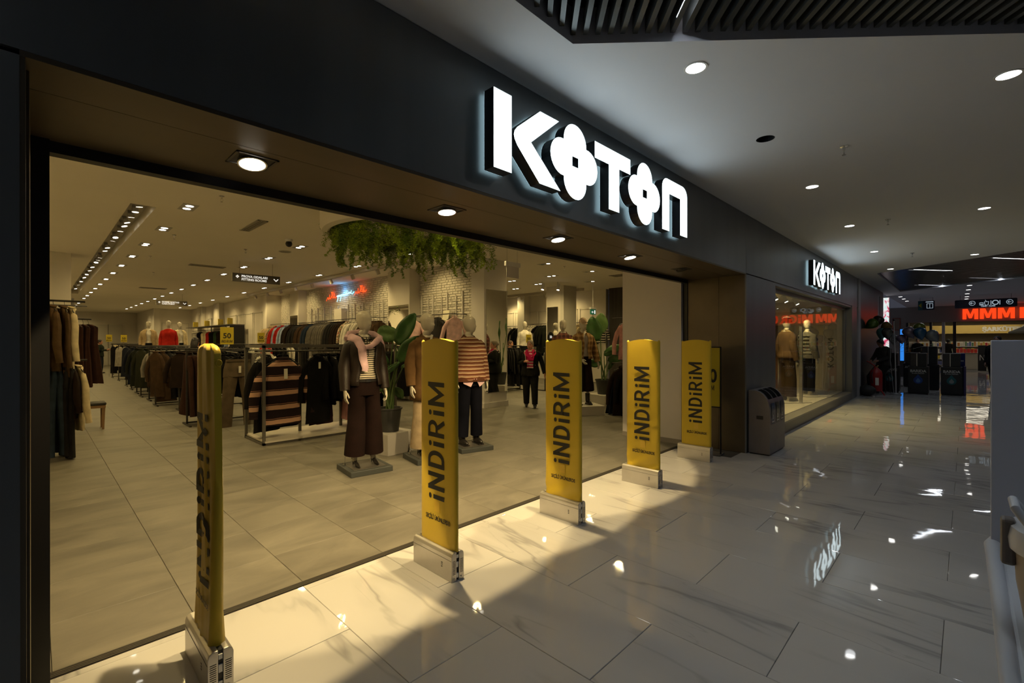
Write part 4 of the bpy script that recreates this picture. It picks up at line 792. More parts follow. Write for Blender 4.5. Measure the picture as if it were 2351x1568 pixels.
def row(items, p0, p1, rz, where, group, zj=.0, jit=.17, detail=True):
    """items: list of (count, kind, colour words, material); spread along the rail from p0 to p1"""
    n = sum(i[0] for i in items); k = 0; left = screen_x(p0) < screen_x(p1)
    for cnt, kind, words, m in items:
        for q in range(cnt):
            f = (k+.5+R.uniform(-.22,.22))/n; kn = dict(wide_trousers='trousers', short_coat='coat', knit='sweater').get(kind, kind)
            lab = '%s %s %s' % (words, kn, where) if cnt == 1 else '%s %s %s from the %s, %s' % (ORD[q], words, kn, 'left' if left else 'right', where)
            hang(kind, m, tuple(p0[i]+(p1[i]-p0[i])*f for i in range(3)), rz+R.gauss(0, jit), lab, group if n > 1 else None, sc=R.uniform(.96,1.04), detail=detail); k += 1
def rack(lab, x0, x1, y, z, arms=(), foot=True):
    t = thing('clothes_rack', lab, 'clothes rack', (x0, y, 0)); w_ = x1-x0
    b = B(); b.tube([(0,0,z),(w_,0,z)], .012, 8); b.build('rail', DARKRAIL, t, smooth=True)
    for x in (.06, w_-.06):
        B().box(x-.015,x+.015,-.012,.012,.03,z).build('post', DARKRAIL, t); B().box(x-.02,x+.02,-.3,.3,0,.03).build('foot', DARKRAIL, t, bevel=.004)
    B().box(.06,w_-.06,-.012,.012,.04,.065).build('lower_bar', DARKRAIL, t)
    for x, l_ in arms: B().tube([(x,0,z-.02),(x,-l_,z-.03),(x,-l_,z-.0)], .008, 6).build('arm', CHROME, t)
    return t
c = {k: fab(*v) for k, v in dict(black=(22,20,22), charcoal=(48,46,46), dkbrown=(52,38,30), redbrown=(74,46,38), brown=(92,70,50), camel=(112,88,62), tan=(120,104,84), olive=(52,54,38), dkolive=(38,42,34), mustard=(140,116,60), navy=(34,40,58), denim=(52,66,86), denim2=(64,80,100), grey=(122,116,106), ltgrey=(160,154,144), white=(226,220,206), cream=(216,200,164), beige=(184,160,122), red=(186,40,30), blueshirt=(160,178,206), pink=(214,160,160), palepink=(226,188,186), plum=(66,42,50), green=(60,86,56), greygreen=(104,108,92)).items()}
FLORAL = mat('floral_print', (.3,.2,.15), .9); _nt = FLORAL.node_tree; _v = N(_nt, 'ShaderNodeTexVoronoi'); _v.inputs['Scale'].default_value = 28; _cr = N(_nt, 'ShaderNodeValToRGB'); _cr.color_ramp.interpolation = 'CONSTANT'
for _i, (_p, _c) in enumerate(((0,(.4,.04,.02,1)),(.3,(.7,.6,.45,1)),(.55,(.05,.12,.05,1)),(.8,(.65,.5,.35,1)))): _e = _cr.color_ramp.elements[_i] if _i < 2 else _cr.color_ramp.elements.new(_p); _e.position = _p; _e.color = _c
_nt.links.new(_v.outputs['Color'], _cr.inputs[0]); _nt.links.new(_cr.outputs[0], _nt.nodes['Principled BSDF'].inputs['Base Color'])
LEATHER = mat('brown_leather', (.016,.010,.008), .45, spec=.3, bump=.2, bscale=90); BLEATHER = mat('black_leather', (.014,.012,.012), .32, bump=.2, bscale=90)
KNITBW = striped('striped_cardigan', [(.30,srgb(190,150,125)),(.06,srgb(40,28,28)),(.04,srgb(150,110,90)),(.60,srgb(36,24,26))], .155)
BWSTRIPE = striped('black_white_stripe', [(.5,srgb(30,24,24)),(.5,srgb(220,212,196))], .09); ORSTRIPE = striped('orange_stripe', [(.5,srgb(150,80,52)),(.5,srgb(60,44,36))], .05)
# left wall: two rails
t = thing('clothes_rack', 'two-tier rack of coats over jeans by the near frame jamb', 'clothes rack', (-.9,6.6,0)); B().tube([(0,0,2.16),(1.40,0,2.16)], .014, 8).build('upper_rail', DARKRAIL, t, smooth=True); B().tube([(0,0,2.10),(1.42,0,2.10)], .010, 8).build('rail_lip', GREYMETAL, t); B().tube([(0,0,1.34),(1.42,0,1.34)], .014, 8).build('lower_rail', DARKRAIL, t, smooth=True)
for x in (0,.4): B().box(x-.02,x+.02,.33,.37,0,2.3).build('post', GREYMETAL, t); B().box(x-.015,x+.015,0,.36,2.14,2.17).build('arm', GREYMETAL, t); B().box(x-.015,x+.015,0,.36,1.32,1.35).build('arm', GREYMETAL, t)
for i, x in enumerate((-.10,.05,.18,.29)): hang('short_coat', c['camel'], (x,6.6,2.15), PI/2+.12, ('camel brown coat against the jamb on the upper left rail','second camel brown coat on the upper left rail','third camel brown coat on the upper left rail','outermost camel coat with its sleeve hanging on the upper left rail')[i], 'camel coats on the upper left rail')
hang('shirt', c['cream'], (.36,6.62,2.14), PI/2+.1, 'pale blouse behind the camel coats on the upper left rail')
row([(3,'jeans','blue wide-leg',c['denim']),(2,'jeans','faded blue wide-leg',c['denim2'])], (.0,6.6,1.34), (.22,6.6,1.34), PI/2+.15, 'on the lower left rail', 'blue jeans on the lower left rail')
row([(2,'jeans','black wide-leg',c['charcoal'])], (.25,6.6,1.34), (.33,6.6,1.34), PI/2+.15, 'next to the blue ones', 'black jeans on the lower left rail')
hang('knit', c['dkbrown'], (.36,6.6,1.34), PI/2+.15, 'dark brown top at the end of the lower left rail'); hang('shirt', c['cream'], (.43,6.6,1.33), PI/2+.2, 'cream blouse hanging at the end of the lower left rail')
t = thing('clothes_rack', 'rail of dark red-brown trousers behind the coat rack', 'clothes rack', (-.2,9.5,0)); B().tube([(0,0,2.02),(.95,0,2.02)], .014, 8).build('rail', DARKRAIL, t, smooth=True); B().box(-.02,.02,.3,.34,0,2.2).build('post', GREYMETAL, t); B().box(-.015,.015,0,.33,2.0,2.03).build('arm', GREYMETAL, t)
row([(5,'dress','dark red-brown long',c['redbrown'])], (.40,9.5,2.01), (.74,9.5,2.01), PI/2+.25, 'on the rail behind the coats', 'red-brown dresses behind the coats')
# bench
t = thing('bench', 'wooden bench with black padded seat near the left racks', 'bench', (.42,9.15,0)); WOOD = mat('bench_wood', (.20,.115,.05), .5, var=.25, vscale=6, stretch=(1,1,.2))
B().box(0,.50,-.18,.18,.44,.49).build('seat', mat('black_cushion', (.02,.018,.016), .6), t, bevel=.015); B().box(.01,.49,-.17,.17,.39,.44).build('apron', WOOD, t)
for x in (.03,.44):
    for y in (-.16,.12): b = B(); b.loft([[(x+d,y+e,z) for d, e in ((0,0),(s_,0),(s_,s_),(0,s_))] for z, s_ in ((0,.03),(.40,.045))]); b.build('leg', WOOD, t)
# floor racks, front to back
rack('low rack of brown trousers with a front arm, behind the nearest gate', 1.97, 3.55, 8.35, 1.42, ((.72,.75),))
row([(3,'wide_trousers','red-brown',c['redbrown']),(2,'wide_trousers','grey-brown',c['brown']),(3,'knit','black',c['black']),(4,'jacket','black',c['black']),(2,'jacket','dark brown',c['dkbrown']),(2,'knit','charcoal',c['charcoal'])], (2.0,8.35,1.41), (3.5,8.35,1.41), PI/2+.35, 'on the low rack behind the nearest gate', 'garments on the low rack behind the nearest gate')
hang('wide_trousers', c['tan'], (2.70,7.60,1.36), .1, 'taupe drawstring trousers hung facing forward on the front arm', None, 1.12, True); hang('knit', c['black'], (2.72,7.72,1.39), .1, 'black top hung behind the taupe trousers')
hang('jacket', c['dkbrown'], (2.98,7.95,1.42), .5, 'dark brown jacket hung beside the taupe trousers'); hang('shirt', c['white'], (3.3,7.9,1.46), .3, 'white blouse hanging beside the display frame')
rack('rack of dark brown knitwear carrying the large sale sign', 2.28, 3.75, 10.75, 1.42)
row([(5,'jacket','charcoal brown',c['dkbrown']),(6,'jacket','charcoal',c['charcoal']),(4,'jacket','black',c['black'])], (2.3,10.75,1.41), (3.7,10.75,1.41), PI/2+.6, 'on the rack under the large sale sign', 'jackets on the rack under the large sale sign')
rack('rack with a brown jacket facing out on its front arm', 2.12, 3.9, 13.65, 1.42, ((.36,.55),))
hang('coat', c['brown'], (2.46,13.12,1.40), .12, 'brown collarless jacket facing out with a price tag', None, 1.12, True)
row([(5,'shirt','off-white',c['ltgrey']),(3,'jacket','pale grey',c['ltgrey']),(5,'jacket','black',c['black'])], (2.2,13.65,1.41), (3.85,13.65,1.41), PI/2+.6, 'behind the brown jacket', 'garments on the rack of the brown jacket')
rack('rack of olive and black jackets in the middle aisle', 2.15, 3.9, 16.1, 1.45)
row([(4,'coat','dark olive',c['dkolive']),(1,'coat','mustard',c['mustard']),(5,'coat','black',c['black']),(3,'coat','olive',c['olive'])], (2.17,16.1,1.44), (3.85,16.1,1.44), PI/2+.6, 'on the olive rack in the aisle', 'coats on the olive rack')
rack('rack of navy garments farther down the aisle', 2.25, 2.75, 19.4, 1.47)
row([(3,'coat','navy blue',c['navy']),(2,'coat','black',c['black'])], (2.27,19.4,1.46), (2.73,19.4,1.46), PI/2+.6, 'on the navy rack', 'coats on the navy rack', detail=False)
rack('rack of black trousers and a grey jacket far down the aisle', 2.35, 4.1, 22.6, 1.47)
row([(2,'jacket','white trimmed grey',c['ltgrey']),(8,'coat','black',c['black'])], (2.37,22.6,1.46), (4.05,22.6,1.46), PI/2+.6, 'far down the aisle', 'garments far down the aisle', detail=False)
rack('farthest rack of dark clothes before the back wall', 2.6, 4.3, 27.5, 1.5)
row([(2,'jacket','cream',c['cream']),(8,'coat','black',c['black'])], (2.62,27.5,1.49), (4.25,27.5,1.49), PI/2+.6, 'on the farthest rack', 'garments on the farthest rack', detail=False)
rack('rack of charcoal coats between the sale sign and the brown jacket', 2.05, 3.7, 12.2, 1.42)
row([(2,'coat','grey brown',c['brown']),(6,'coat','charcoal',c['charcoal']),(5,'coat','black',c['black'])], (2.07,12.2,1.41), (3.65,12.2,1.41), PI/2+.6, 'between the sale sign and the brown jacket', 'coats between the sale sign and the brown jacket')
rack('rack of olive coats just behind the brown jacket', 2.1, 3.8, 14.9, 1.45)
row([(3,'coat','muted olive',c['olive']),(6,'coat','black',c['black']),(3,'coat','dark olive',c['dkolive'])], (2.12,14.9,1.44), (3.75,14.9,1.44), PI/2+.6, 'just behind the brown jacket', 'coats just behind the brown jacket', detail=True)
rack('rack of navy coats next to the olive rack', 2.2, 3.9, 17.7, 1.46)
row([(6,'coat','deep navy',c['navy']),(5,'coat','black',c['black'])], (2.22,17.7,1.45), (3.85,17.7,1.45), PI/2+.6, 'next to the olive rack', 'coats next to the olive rack')
rack('rack of black coats before the farthest racks', 2.35, 4.0, 24.8, 1.48)
row([(9,'coat','black',c['black'])], (2.37,24.8,1.47), (3.95,24.8,1.47), PI/2+.6, 'before the farthest racks', 'coats before the farthest racks', detail=False)
rack('rack of red and white tops in front of the brick wall', 4.3, 6.0, 12.4, 1.52)
row([(2,'shirt','white',c['white']),(3,'knit','red',c['red']),(4,'shirt','black',c['black']),(2,'shirt','crisp white',c['white']),(4,'jacket','charcoal',c['charcoal'])], (4.32,12.4,1.51), (5.95,12.4,1.51), PI/2+.1, 'on the rack before the brick wall', 'tops on the rack before the brick wall', detail=False)
rack('rack of dark clothes between the far mannequins and the coloured rail', 4.2, 6.0, 17.0, 1.5)
row([(12,'jacket','dark',c['black']),(3,'shirt','white',c['white'])], (4.22,17,1.49), (5.95,17,1.49), PI/2+.1, 'on the rack past the far mannequins', 'tops on the rack past the far mannequins', detail=False)
# display frame in the middle
t = thing('garment_display', 'grey metal display frame with white base shelf full of dark knitwear', 'display rack', (2.46,5.43,0)); FRM = mat('frame_metal', (.13,.12,.105), .45, .4)
for x, y in ((0,0),(0,.86),(2.3,0),(2.3,.86)): B().box(x-.02,x+.02,y-.02,y+.02,0,1.53).build('post', FRM, t)
for y in (0,.86): B().box(-.02,2.32,y-.02,y+.02,1.50,1.545).build('top_bar', FRM, t); B().box(-.02,2.32,y-.02,y+.02,0,.04).build('bottom_bar', FRM, t)
for x in (0,2.3): B().box(x-.02,x+.02,-.02,.88,1.50,1.54).build('top_bar', FRM, t); B().box(x-.02,x+.02,0,.86,0,.03).build('bottom_bar', FRM, t)
B().tube([(0,.43,1.44),(2.3,.43,1.44)], .012, 8).build('rail', DARKRAIL, t, smooth=True); B().box(.0,2.3,-.06,.90,.04,.065).build('base_shelf', mat('shelf_white', (.5,.46,.40), .5), t)
for x in (.72,1.45): B().box(x-.02,x+.02,.45,.49,.065,1.5).build('inner_post', FRM, t)
B().box(.02,.03,.03,.84,.1,1.48).build('end_glass', GL, t)
hang('knit', KNITBW, (2.78,5.56,1.44), .12, 'cream and black wide-striped hooded cardigan facing out in the display frame', None, 1.5, True); hang('coat', c['black'], (2.86,5.78,1.44), .1, 'black coat behind the striped cardigan'); hang('coat', c['charcoal'], (2.62,5.85,1.44), .3, 'dark coat at the end of the display frame')
hang('coat', c['black'], (3.36,5.60,1.44), .15, 'plain black cardigan with white tag facing out in the display frame', None, 1., True); hang('coat', c['plum'], (3.5,5.85,1.44), .15, 'dark plum coat behind the black cardigan')
row([(6,'shirt','black',c['black']),(2,'jacket','plum',c['plum']),(1,'dress','dusty pink long',c['pink']),(3,'jacket','dark',c['black']),(2,'skirt','blue denim',c['denim2']),(3,'coat','dusty pink',c['pink']),(3,'coat','black',c['black'])], (3.55,5.86,1.44), (4.68,5.86,1.44), PI/2-.25, 'side-on in the display frame', 'garments side-on in the display frame')
# rails along the brick wall
def wall_rail(lab, x, y0, y1, z, xb):
    t = thing('wall_rail', lab, 'clothes rail', (x, y0, z)); b = B(); b.tube([(0,0,0),(0,y1-y0,0)], .012, 8); b.build('rail', DARKRAIL, t, smooth=True)
    for y in (.1, y1-y0-.1): B().box(0 if xb > x else xb-x, xb-x if xb > x else 0, y-.01, y+.01, -.01, .01).build('bracket', GREYMETAL, t)
wall_rail('rail of beige and red tops at the far end of the brick wall', 7.08, 17.4, 19.7, 2.32, 7.5); wall_rail('rail of dark and brown coats beside the second wall mirror', 7.05, 14.6, 16.3, 2.30, 7.5); wall_rail('rail of grey jackets under the neon sign', 7.05, 10.2, 14.5, 2.32, 7.47); wall_rail('rail beside the mirror pillar', 7.05, 6.5, 8.6, 2.27, 7.5)
row([(1,'bag','brown',LEATHER),(3,'shirt','brown',c['dkbrown']),(3,'shirt','pale blue',c['blueshirt']),(3,'shirt','red',c['red']),(3,'shirt','pale blue striped',c['blueshirt']),(2,'shirt','bright red',c['red']),(2,'shirt','floral',FLORAL),(5,'shirt','beige',c['beige']),(2,'shirt','cream',c['cream'])], (7.08,16.4,2.31), (7.08,19.7,2.31), -.45, 'at the far end of the brick wall', 'tops at the far end of the brick wall')
row([(2,'jacket','denim blue',c['denim']),(5,'short_coat','brown',c['brown']),(4,'coat','charcoal',c['charcoal'])], (7.05,14.6,2.29), (7.05,16.2,2.29), -.45, 'beside the second wall mirror', 'coats beside the second wall mirror')
row([(5,'shirt','bright white',c['white']),(1,'jacket','floral green',FLORAL),(3,'short_coat','dark brown',c['dkbrown']),(3,'short_coat','charcoal',c['charcoal']),(8,'short_coat','grey wool',c['grey'])], (7.05,11.0,2.31), (7.05,14.5,2.31), -.45, 'on the rail under the neon sign', 'garments under the neon sign')
row([(6,'short_coat','dark brown fur-look',c['brown'])], (7.05,9.9,2.26), (7.05,10.9,2.26), -.4, 'next to the wall mirror', 'brown jackets next to the wall mirror')
hang('knit', c['palepink'], (6.95,8.1,2.24), -.7, 'pale pink sweater facing out on the brick wall rail'); row([(4,'knit','striped',ORSTRIPE)], (7.05,8.2,2.26), (7.05,8.6,2.26), 0, 'next to the pink sweater', 'striped knits next to the pink sweater')
hang('short_coat', BLEATHER, (6.85,6.9,2.24), -.8, 'black leather jacket facing out beside the mirror pillar'); hang('shirt', c['palepink'], (7.0,6.45,2.26), -.4, 'pink shirt behind the striped sweater mannequin')
wall_rail('low rail of black dresses behind the potted plant', 6.9, 7.4, 9.6, 1.42, 7.5); row([(8,'dress','black',c['black'])], (6.9,8.3,1.41), (6.9,9.5,1.41), -.5, 'on the low rail behind the plant', 'black dresses behind the plant'); row([(3,'knit','orange striped',ORSTRIPE),(2,'skirt','denim',c['denim'])], (6.6,9.4,1.5), (6.6,9.9,1.5), -.6, 'hanging behind the plant leaves', 'striped knits behind the plant leaves')
t = thing('display_card', 'small white display card on a shelf by the brick wall', 'card', (7.3,7.25,1.98)); B().box(-.16,.16,-.22,.22,-.03,-.01).build('shelf', WHITEP, t); b = B().box(-.005,.005,-.13,.13,0,.42); b.xf(Matrix.Rotation(.2,4,'Y')); b.build('card', mat('cream_card', (.7,.66,.5), .6), t)
t = thing('trailing_pot_plant', 'small leafy plant perched above the wall rail', 'plant', (7.3,9.4,2.42)); B().lathe([(.05,-.1),(.07,0)], 14).build('pot', BLACKP, t, smooth=True); b = B()
for k in range(260):
    a, r_ = R.uniform(0,2*PI), R.uniform(.02,.28); p = Vector((r_*math.cos(a), r_*math.sin(a)*1.3, .12+R.uniform(-.10,.12)-r_*.35)); s_ = R.uniform(.02,.035); d = Vector((math.cos(a),math.sin(a),R.uniform(-.5,.3)))*s_; e = Vector((-math.sin(a),math.cos(a),R.uniform(-.3,.3)))*s_*.55
    b.add([p-d,p+e,p+d,p-e], [(0,1,2,3)])
b.build('foliage', LEAF2, t)['kind'] = 'stuff'
# tall coloured rack on the far right wall
t = thing('clothes_rack', 'long rack of mixed coloured shirts with black end panel', 'clothes rack', (6.45,21.5,0)); B().tube([(0,0,2.2),(0,8.6,2.2)], .015, 8).build('rail', DARKRAIL, t, smooth=True); B().box(-.3,.3,-.03,.0,0,2.35).build('end_panel', BLACK, t); B().box(-.32,.32,0,8.6,2.36,2.39).build('top_shelf', GREYMETAL, t)
for y in (2.8,5.6,8.55): B().box(.25,.29,y,y+.04,0,2.36).build('post', GREYMETAL, t)
row([(2,'shirt','white',c['white']),(2,'shirt','pale blue',c['blueshirt']),(2,'shirt','denim blue',c['denim2']),(3,'shirt','dark brown',c['dkbrown']),(2,'shirt','dark green',c['green']),(3,'shirt','black',c['black']),(2,'shirt','red',c['red']),(4,'shirt','cream',c['cream']),(3,'shirt','jet black',c['black']),(4,'shirt','bright white',c['white'])], (6.45,21.7,2.19), (6.45,29.6,2.19), -.45, 'on the long coloured rack', 'shirts on the long coloured rack', detail=False)
for i, y in enumerate((22.6,24.2,26.8,29.3)): tag(B().box(-.25,.25,-.01,.01,0,.32).build('shelf_sign', mat('poster_yellow', (.52,.40,.02), .5), None, (6.45,y,2.39), .9), ('nearest','second','third','farthest')[i]+' slanted yellow sign on the long coloured rack', 'sign', 'yellow signs on the long coloured rack')
# yellow sale signs
def sale(lab, x, y, z0, w_, h_, rz=0, post=None):
    t = thing('sale_sign', lab, 'sign', (x, y, z0), rz); B().box(-w_/2,w_/2,-.006,.006,0,h_).build('card', MATS['poster_yellow'], t)
    B().tube([(0,.01,(post if post is not None else -.1)),(0,.01,.05)], .006, 6).build('post', CHROME, t)
    put_text('50', h_*.42, INK, t, frame((0,-.0075,h_*.36),(1,0,0),(0,0,1)), bold=h_*.012); _, ln = glyphs('iNDiRiM', lambda u, v: (u,0,v), h_*.16, .15); gb, _ = glyphs('iNDiRiM', lambda u, v: ((u/ln-.5)*w_*.86,-.0075,h_*.10+v), h_*.16, .15); gb.build('lettering', INK, t)
sale('large yellow 50 iNDiRiM sign on the rack behind the nearest gate', 3.30, 10.70, 1.53, .29, .42); sale('yellow 50 sign to the left of the beige tops', 5.12, 14.05, 1.57, .21, .31, 0, -1.565); sale('small yellow 50 sign at the far left racks', 2.72, 24.0, 1.58, .21, .31, 0, -1.575); sale('dim yellow 50 sign next to the small one at the far left', 2.35, 25.4, 1.6, .21, .31, 0, -1.595)
sale('yellow 50 sign in the side wing', 10.9, 7.6, 1.55, .17, .26, -.5, -1.545); sale('yellow 50 sign in front of the wing mirror', 11.6, 6.9, 1.5, .17, .24, -.5, -1.495)
# ------------------------------------------------------------------ side wing clothes
wall_rail('wing wall rail of white tops and black vests', 15.0, 11.7, 12.9, 2.27, 15.3); wall_rail('wing wall rail of white tees and dark coats', 15.0, 10.1, 11.4, 2.33, 15.3); wall_rail('wing wall rail of cream tops', 15.0, 8.2, 9.2, 2.33, 15.3); wall_rail('wing wall rail of striped tops', 15.0, 7.45, 8.1, 2.33, 15.3)
row([(2,'shirt','white',c['ltgrey']),(2,'shirt','black',c['black'])], (14.95,12.7,2.26), (14.95,11.8,2.26), -.8, 'on the white and black wing rail', 'tops on the white and black wing rail')
row([(3,'shirt','bright white',c['white']),(1,'shirt','black',c['black']),(3,'coat','dark olive',c['dkolive'])], (14.95,11.3,2.32), (14.95,10.2,2.32), -.8, 'on the rail of tees and coats', 'tops on the rail of tees and coats')
row([(5,'shirt','cream',c['cream'])], (14.95,9.1,2.32), (14.95,8.3,2.32), -.7, 'behind the plaid mannequins', 'cream tops behind the plaid mannequins'); row([(3,'knit','black and white striped',BWSTRIPE)], (14.9,8.0,2.32), (14.9,7.5,2.32), -.7, 'in the wing corner', 'striped tops in the wing corner')
rack('wing floor rack of olive dresses behind the walking woman', 9.9, 11.3, 8.3, 1.45); row([(3,'shirt','greyish green',c['greygreen']),(4,'jacket','black',c['black']),(4,'coat','dark',c['charcoal'])], (9.95,8.3,1.44), (11.25,8.3,1.44), PI/2-.6, 'behind the walking woman', 'garments behind the walking woman')
rack('wing floor rack of pale tops beside the third gate', 11.4, 12.9, 7.4, 1.4); row([(4,'shirt','pale grey',c['ltgrey']),(5,'jacket','dark olive',c['dkolive']),(2,'shirt','cream',c['cream']),(3,'jacket','black',c['black'])], (11.45,7.4,1.39), (12.85,7.4,1.39), PI/2-.6, 'beside the third gate', 'garments beside the third gate')
t = thing('clothes_rack', 'near end of a rack with a long brown and navy outfit by the return wall', 'clothes rack', (8.9,2.95,0)); B().tube([(0,-.4,2.1),(0,.35,2.1)], .012, 8).build('upper_rail', DARKRAIL, t, smooth=True); B().tube([(0,-.4,1.12),(0,.35,1.12)], .012, 8).build('lower_rail', DARKRAIL, t, smooth=True); B().box(.25,.28,-.02,.02,0,2.2).build('post', GREYMETAL, t); B().box(0,.28,-.01,.01,2.09,2.11).build('arm', GREYMETAL, t); B().box(0,.28,-.01,.01,1.11,1.13).build('arm', GREYMETAL, t)
hang('shirt', c['pink'], (8.9,2.92,2.09), -.5, 'pink shirt peeking out beside the white return wall'); hang('coat', c['dkbrown'], (8.85,3.02,1.12), -.7, 'brown coat at the end of the rack by the return wall'); hang('skirt', c['navy'], (8.95,3.12,1.05), -.7, 'navy skirt behind the brown coat', None, 1.1)
row([(3,'coat','black',c['black'])], (8.95,2.7,1.11), (8.95,2.9,1.11), -.5, 'behind the brown coat', 'black coats behind the brown coat')
t = thing('round_sign', 'black round sign in the wing behind the third gate', 'sign', (12.6,8.1,1.75)); b = B(); b.prism([(.17*math.cos(a*PI/12), .17*math.sin(a*PI/12)) for a in range(24)], lambda u, v, w: (u,w,v), .02); b.build('disc', BLACKP, t); B().tube([(0,.01,-1.75),(0,.01,-.1)], .01, 6).build('pole', DARKRAIL, t); put_text('50', .12, SIGNT, t, frame((0,-.002,-.04),(1,0,0),(0,0,1)), bold=.003)
# ------------------------------------------------------------------ mannequins
MANQ = mat('mannequin_shell', (.50,.46,.38), .32, var=.02, vscale=3); SKINS = {}
def interp(rows, z):
    for a, c_ in zip(rows, rows[1:]):
        if a[0] <= z <= c_[0]:
            f = (z-a[0])/(c_[0]-a[0]); f = f*f*(3-2*f)*.4+f*.6; return [a[i]+(c_[i]-a[i])*f for i in range(1, len(a))]
    return list(rows[-1][1:])
def head_into(b, M, mi=0, face=1., neck=True, n=28, m=30, ears=True):
    rows = [(-.13,.060,.062,.022),(-.06,.051,.054,.016),(-.012,.050,.058,.004),(.0,.040,.058,-.016),(.03,.060,.080,-.010),(.07,.071,.091,-.004),(.11,.076,.097,.001),(.15,.0775,.099,.005),(.185,.070,.091,.008),(.212,.052,.068,.009),(.228,.030,.038,.009),(.235,.008,.010,.009)]
    if not neck: rows = rows[2:]
    rings = []; z0, z1 = rows[0][0], rows[-1][0]
    for k in range(m+1):
        z = z0+(z1-z0)*(1-(1-k/m)**1.25); rx, ry, cy = interp(rows, z); ring = []
        for j in range(n):
            a = 2*PI*j/n; x, y = rx*math.cos(a), cy+ry*math.sin(a); fr = max(0, -math.sin(a))
            if face:
                g = lambda u, s: math.exp(-(u/s)**2)
                y -= face*.020*g(x,.013)*g(z-.075,.016)*fr+face*.009*g(x,.010)*g(z-.10,.022)*fr
                y += face*.007*(g(x-.03,.016)+g(x+.03,.016))*g(z-.112,.014)*fr
                y -= face*.005*g(x,.02)*g(z-.038,.008)*fr; y += face*.004*g(x,.022)*g(z-.022,.007)*fr; y -= face*.006*g(x,.018)*g(z-.004,.012)*fr
            ring.append((x, y, z))
        rings.append(ring)
    k0 = len(b.v); b.loft(rings, True, mi)
    for s in (-1, 1) if ears else (): b.ball((s*.077,.012,.092), (.010,.020,.030), 8, 6, mi)
    b.xf(M, k0)
def hand_into(b, M, s, mi=0, curl=.35, n=7):
    """wrist at the origin, fingers along -z, thumb towards -y, palm facing -s*x"""
    k0 = len(b.v); b.tube([(0,0,.02),(0,0,-.02),(0,-.003,-.055),(0,-.002,-.092)], [(.021,.028),(.017,.034),(.016,.040),(.013,.038)], 10, True, mi, ref=(0,1,0))
    for i, (y, l_) in enumerate(((-.028,.068),(-.009,.078),(.010,.072),(.028,.056))):
        a = curl+.06*i; p = [(0,y,-.085)]; d = 0
        for q in range(3):
            d += a*.55; x0, y0, z0 = p[-1]; p.append((x0-s*math.sin(d)*l_/3, y0*1.04, z0-math.cos(d)*l_/3))
        b.tube(p, [.0088,.0082,.0074,.0056], n, True, mi)
    b.tube([(-s*.004,-.026,-.025),(-s*.014,-.047,-.05),(-s*.022,-.056,-.078),(-s*.026,-.056,-.096)], [.012,.011,.009,.007], n, True, mi); b.xf(M, k0)
def open_ring(cx, cy, z, rx, ry, gap, n=22, wob=0., ph=0.):
    g = math.radians(gap); return [(cx+rx*(1+wob*math.sin(5*a+ph))*math.cos(a), cy+ry*(1+wob*math.sin(5*a+ph))*math.sin(a), z) for a in [-PI/2+g+(2*PI-2*g)*j/(n-1) for j in range(n)]]
TORSO = [(.84,.165,.115,.0),(.95,.172,.122,.01),(1.05,.15,.108,.0),(1.13,.128,.095,-.005),(1.24,.142,.108,-.005),(1.33,.152,.118,-.012),(1.42,.160,.105,-.002),(1.48,.150,.085,.01),(1.52,.095,.068,.016),(1.56,.055,.055,.018)]
def torso_rings(z0, z1, k, n=24, m=12, flare=0., fold=0., ph=0.):
    out = []
    for i in range(m+1):
        z = z0+(z1-z0)*i/m; rx, ry, cy = interp(TORSO, z); f = 1+flare*(1-i/m); w_ = fold*(1-i/m); e = k*(1-.85*max(0, min(1, (z-1.43)/.11)))
        out.append([(x, y, zz) for x, y, zz in ell(0, cy, z, (rx+e)*f, (ry+e*.9)*f, n, .88, 6, w_, ph)])
    return out
SH = lambda s: (s*.175,.008,1.455)
def arm_path(s, el, wr): a, e, w_ = Vector(SH(s)), Vector(el), Vector(wr); return [a+Vector((-s*.03,0,.012)), a+(e-a)*.12, a+(e-a)*.5, e, e+(w_-e)*.5, w_]
def leg_path(s, kn, an): a, k_, e = Vector((s*.088,.005,.90)), Vector(kn), Vector(an); return [a, a+(k_-a)*.35, a+(k_-a)*.7, k_, k_+(e-k_)*.4, e]
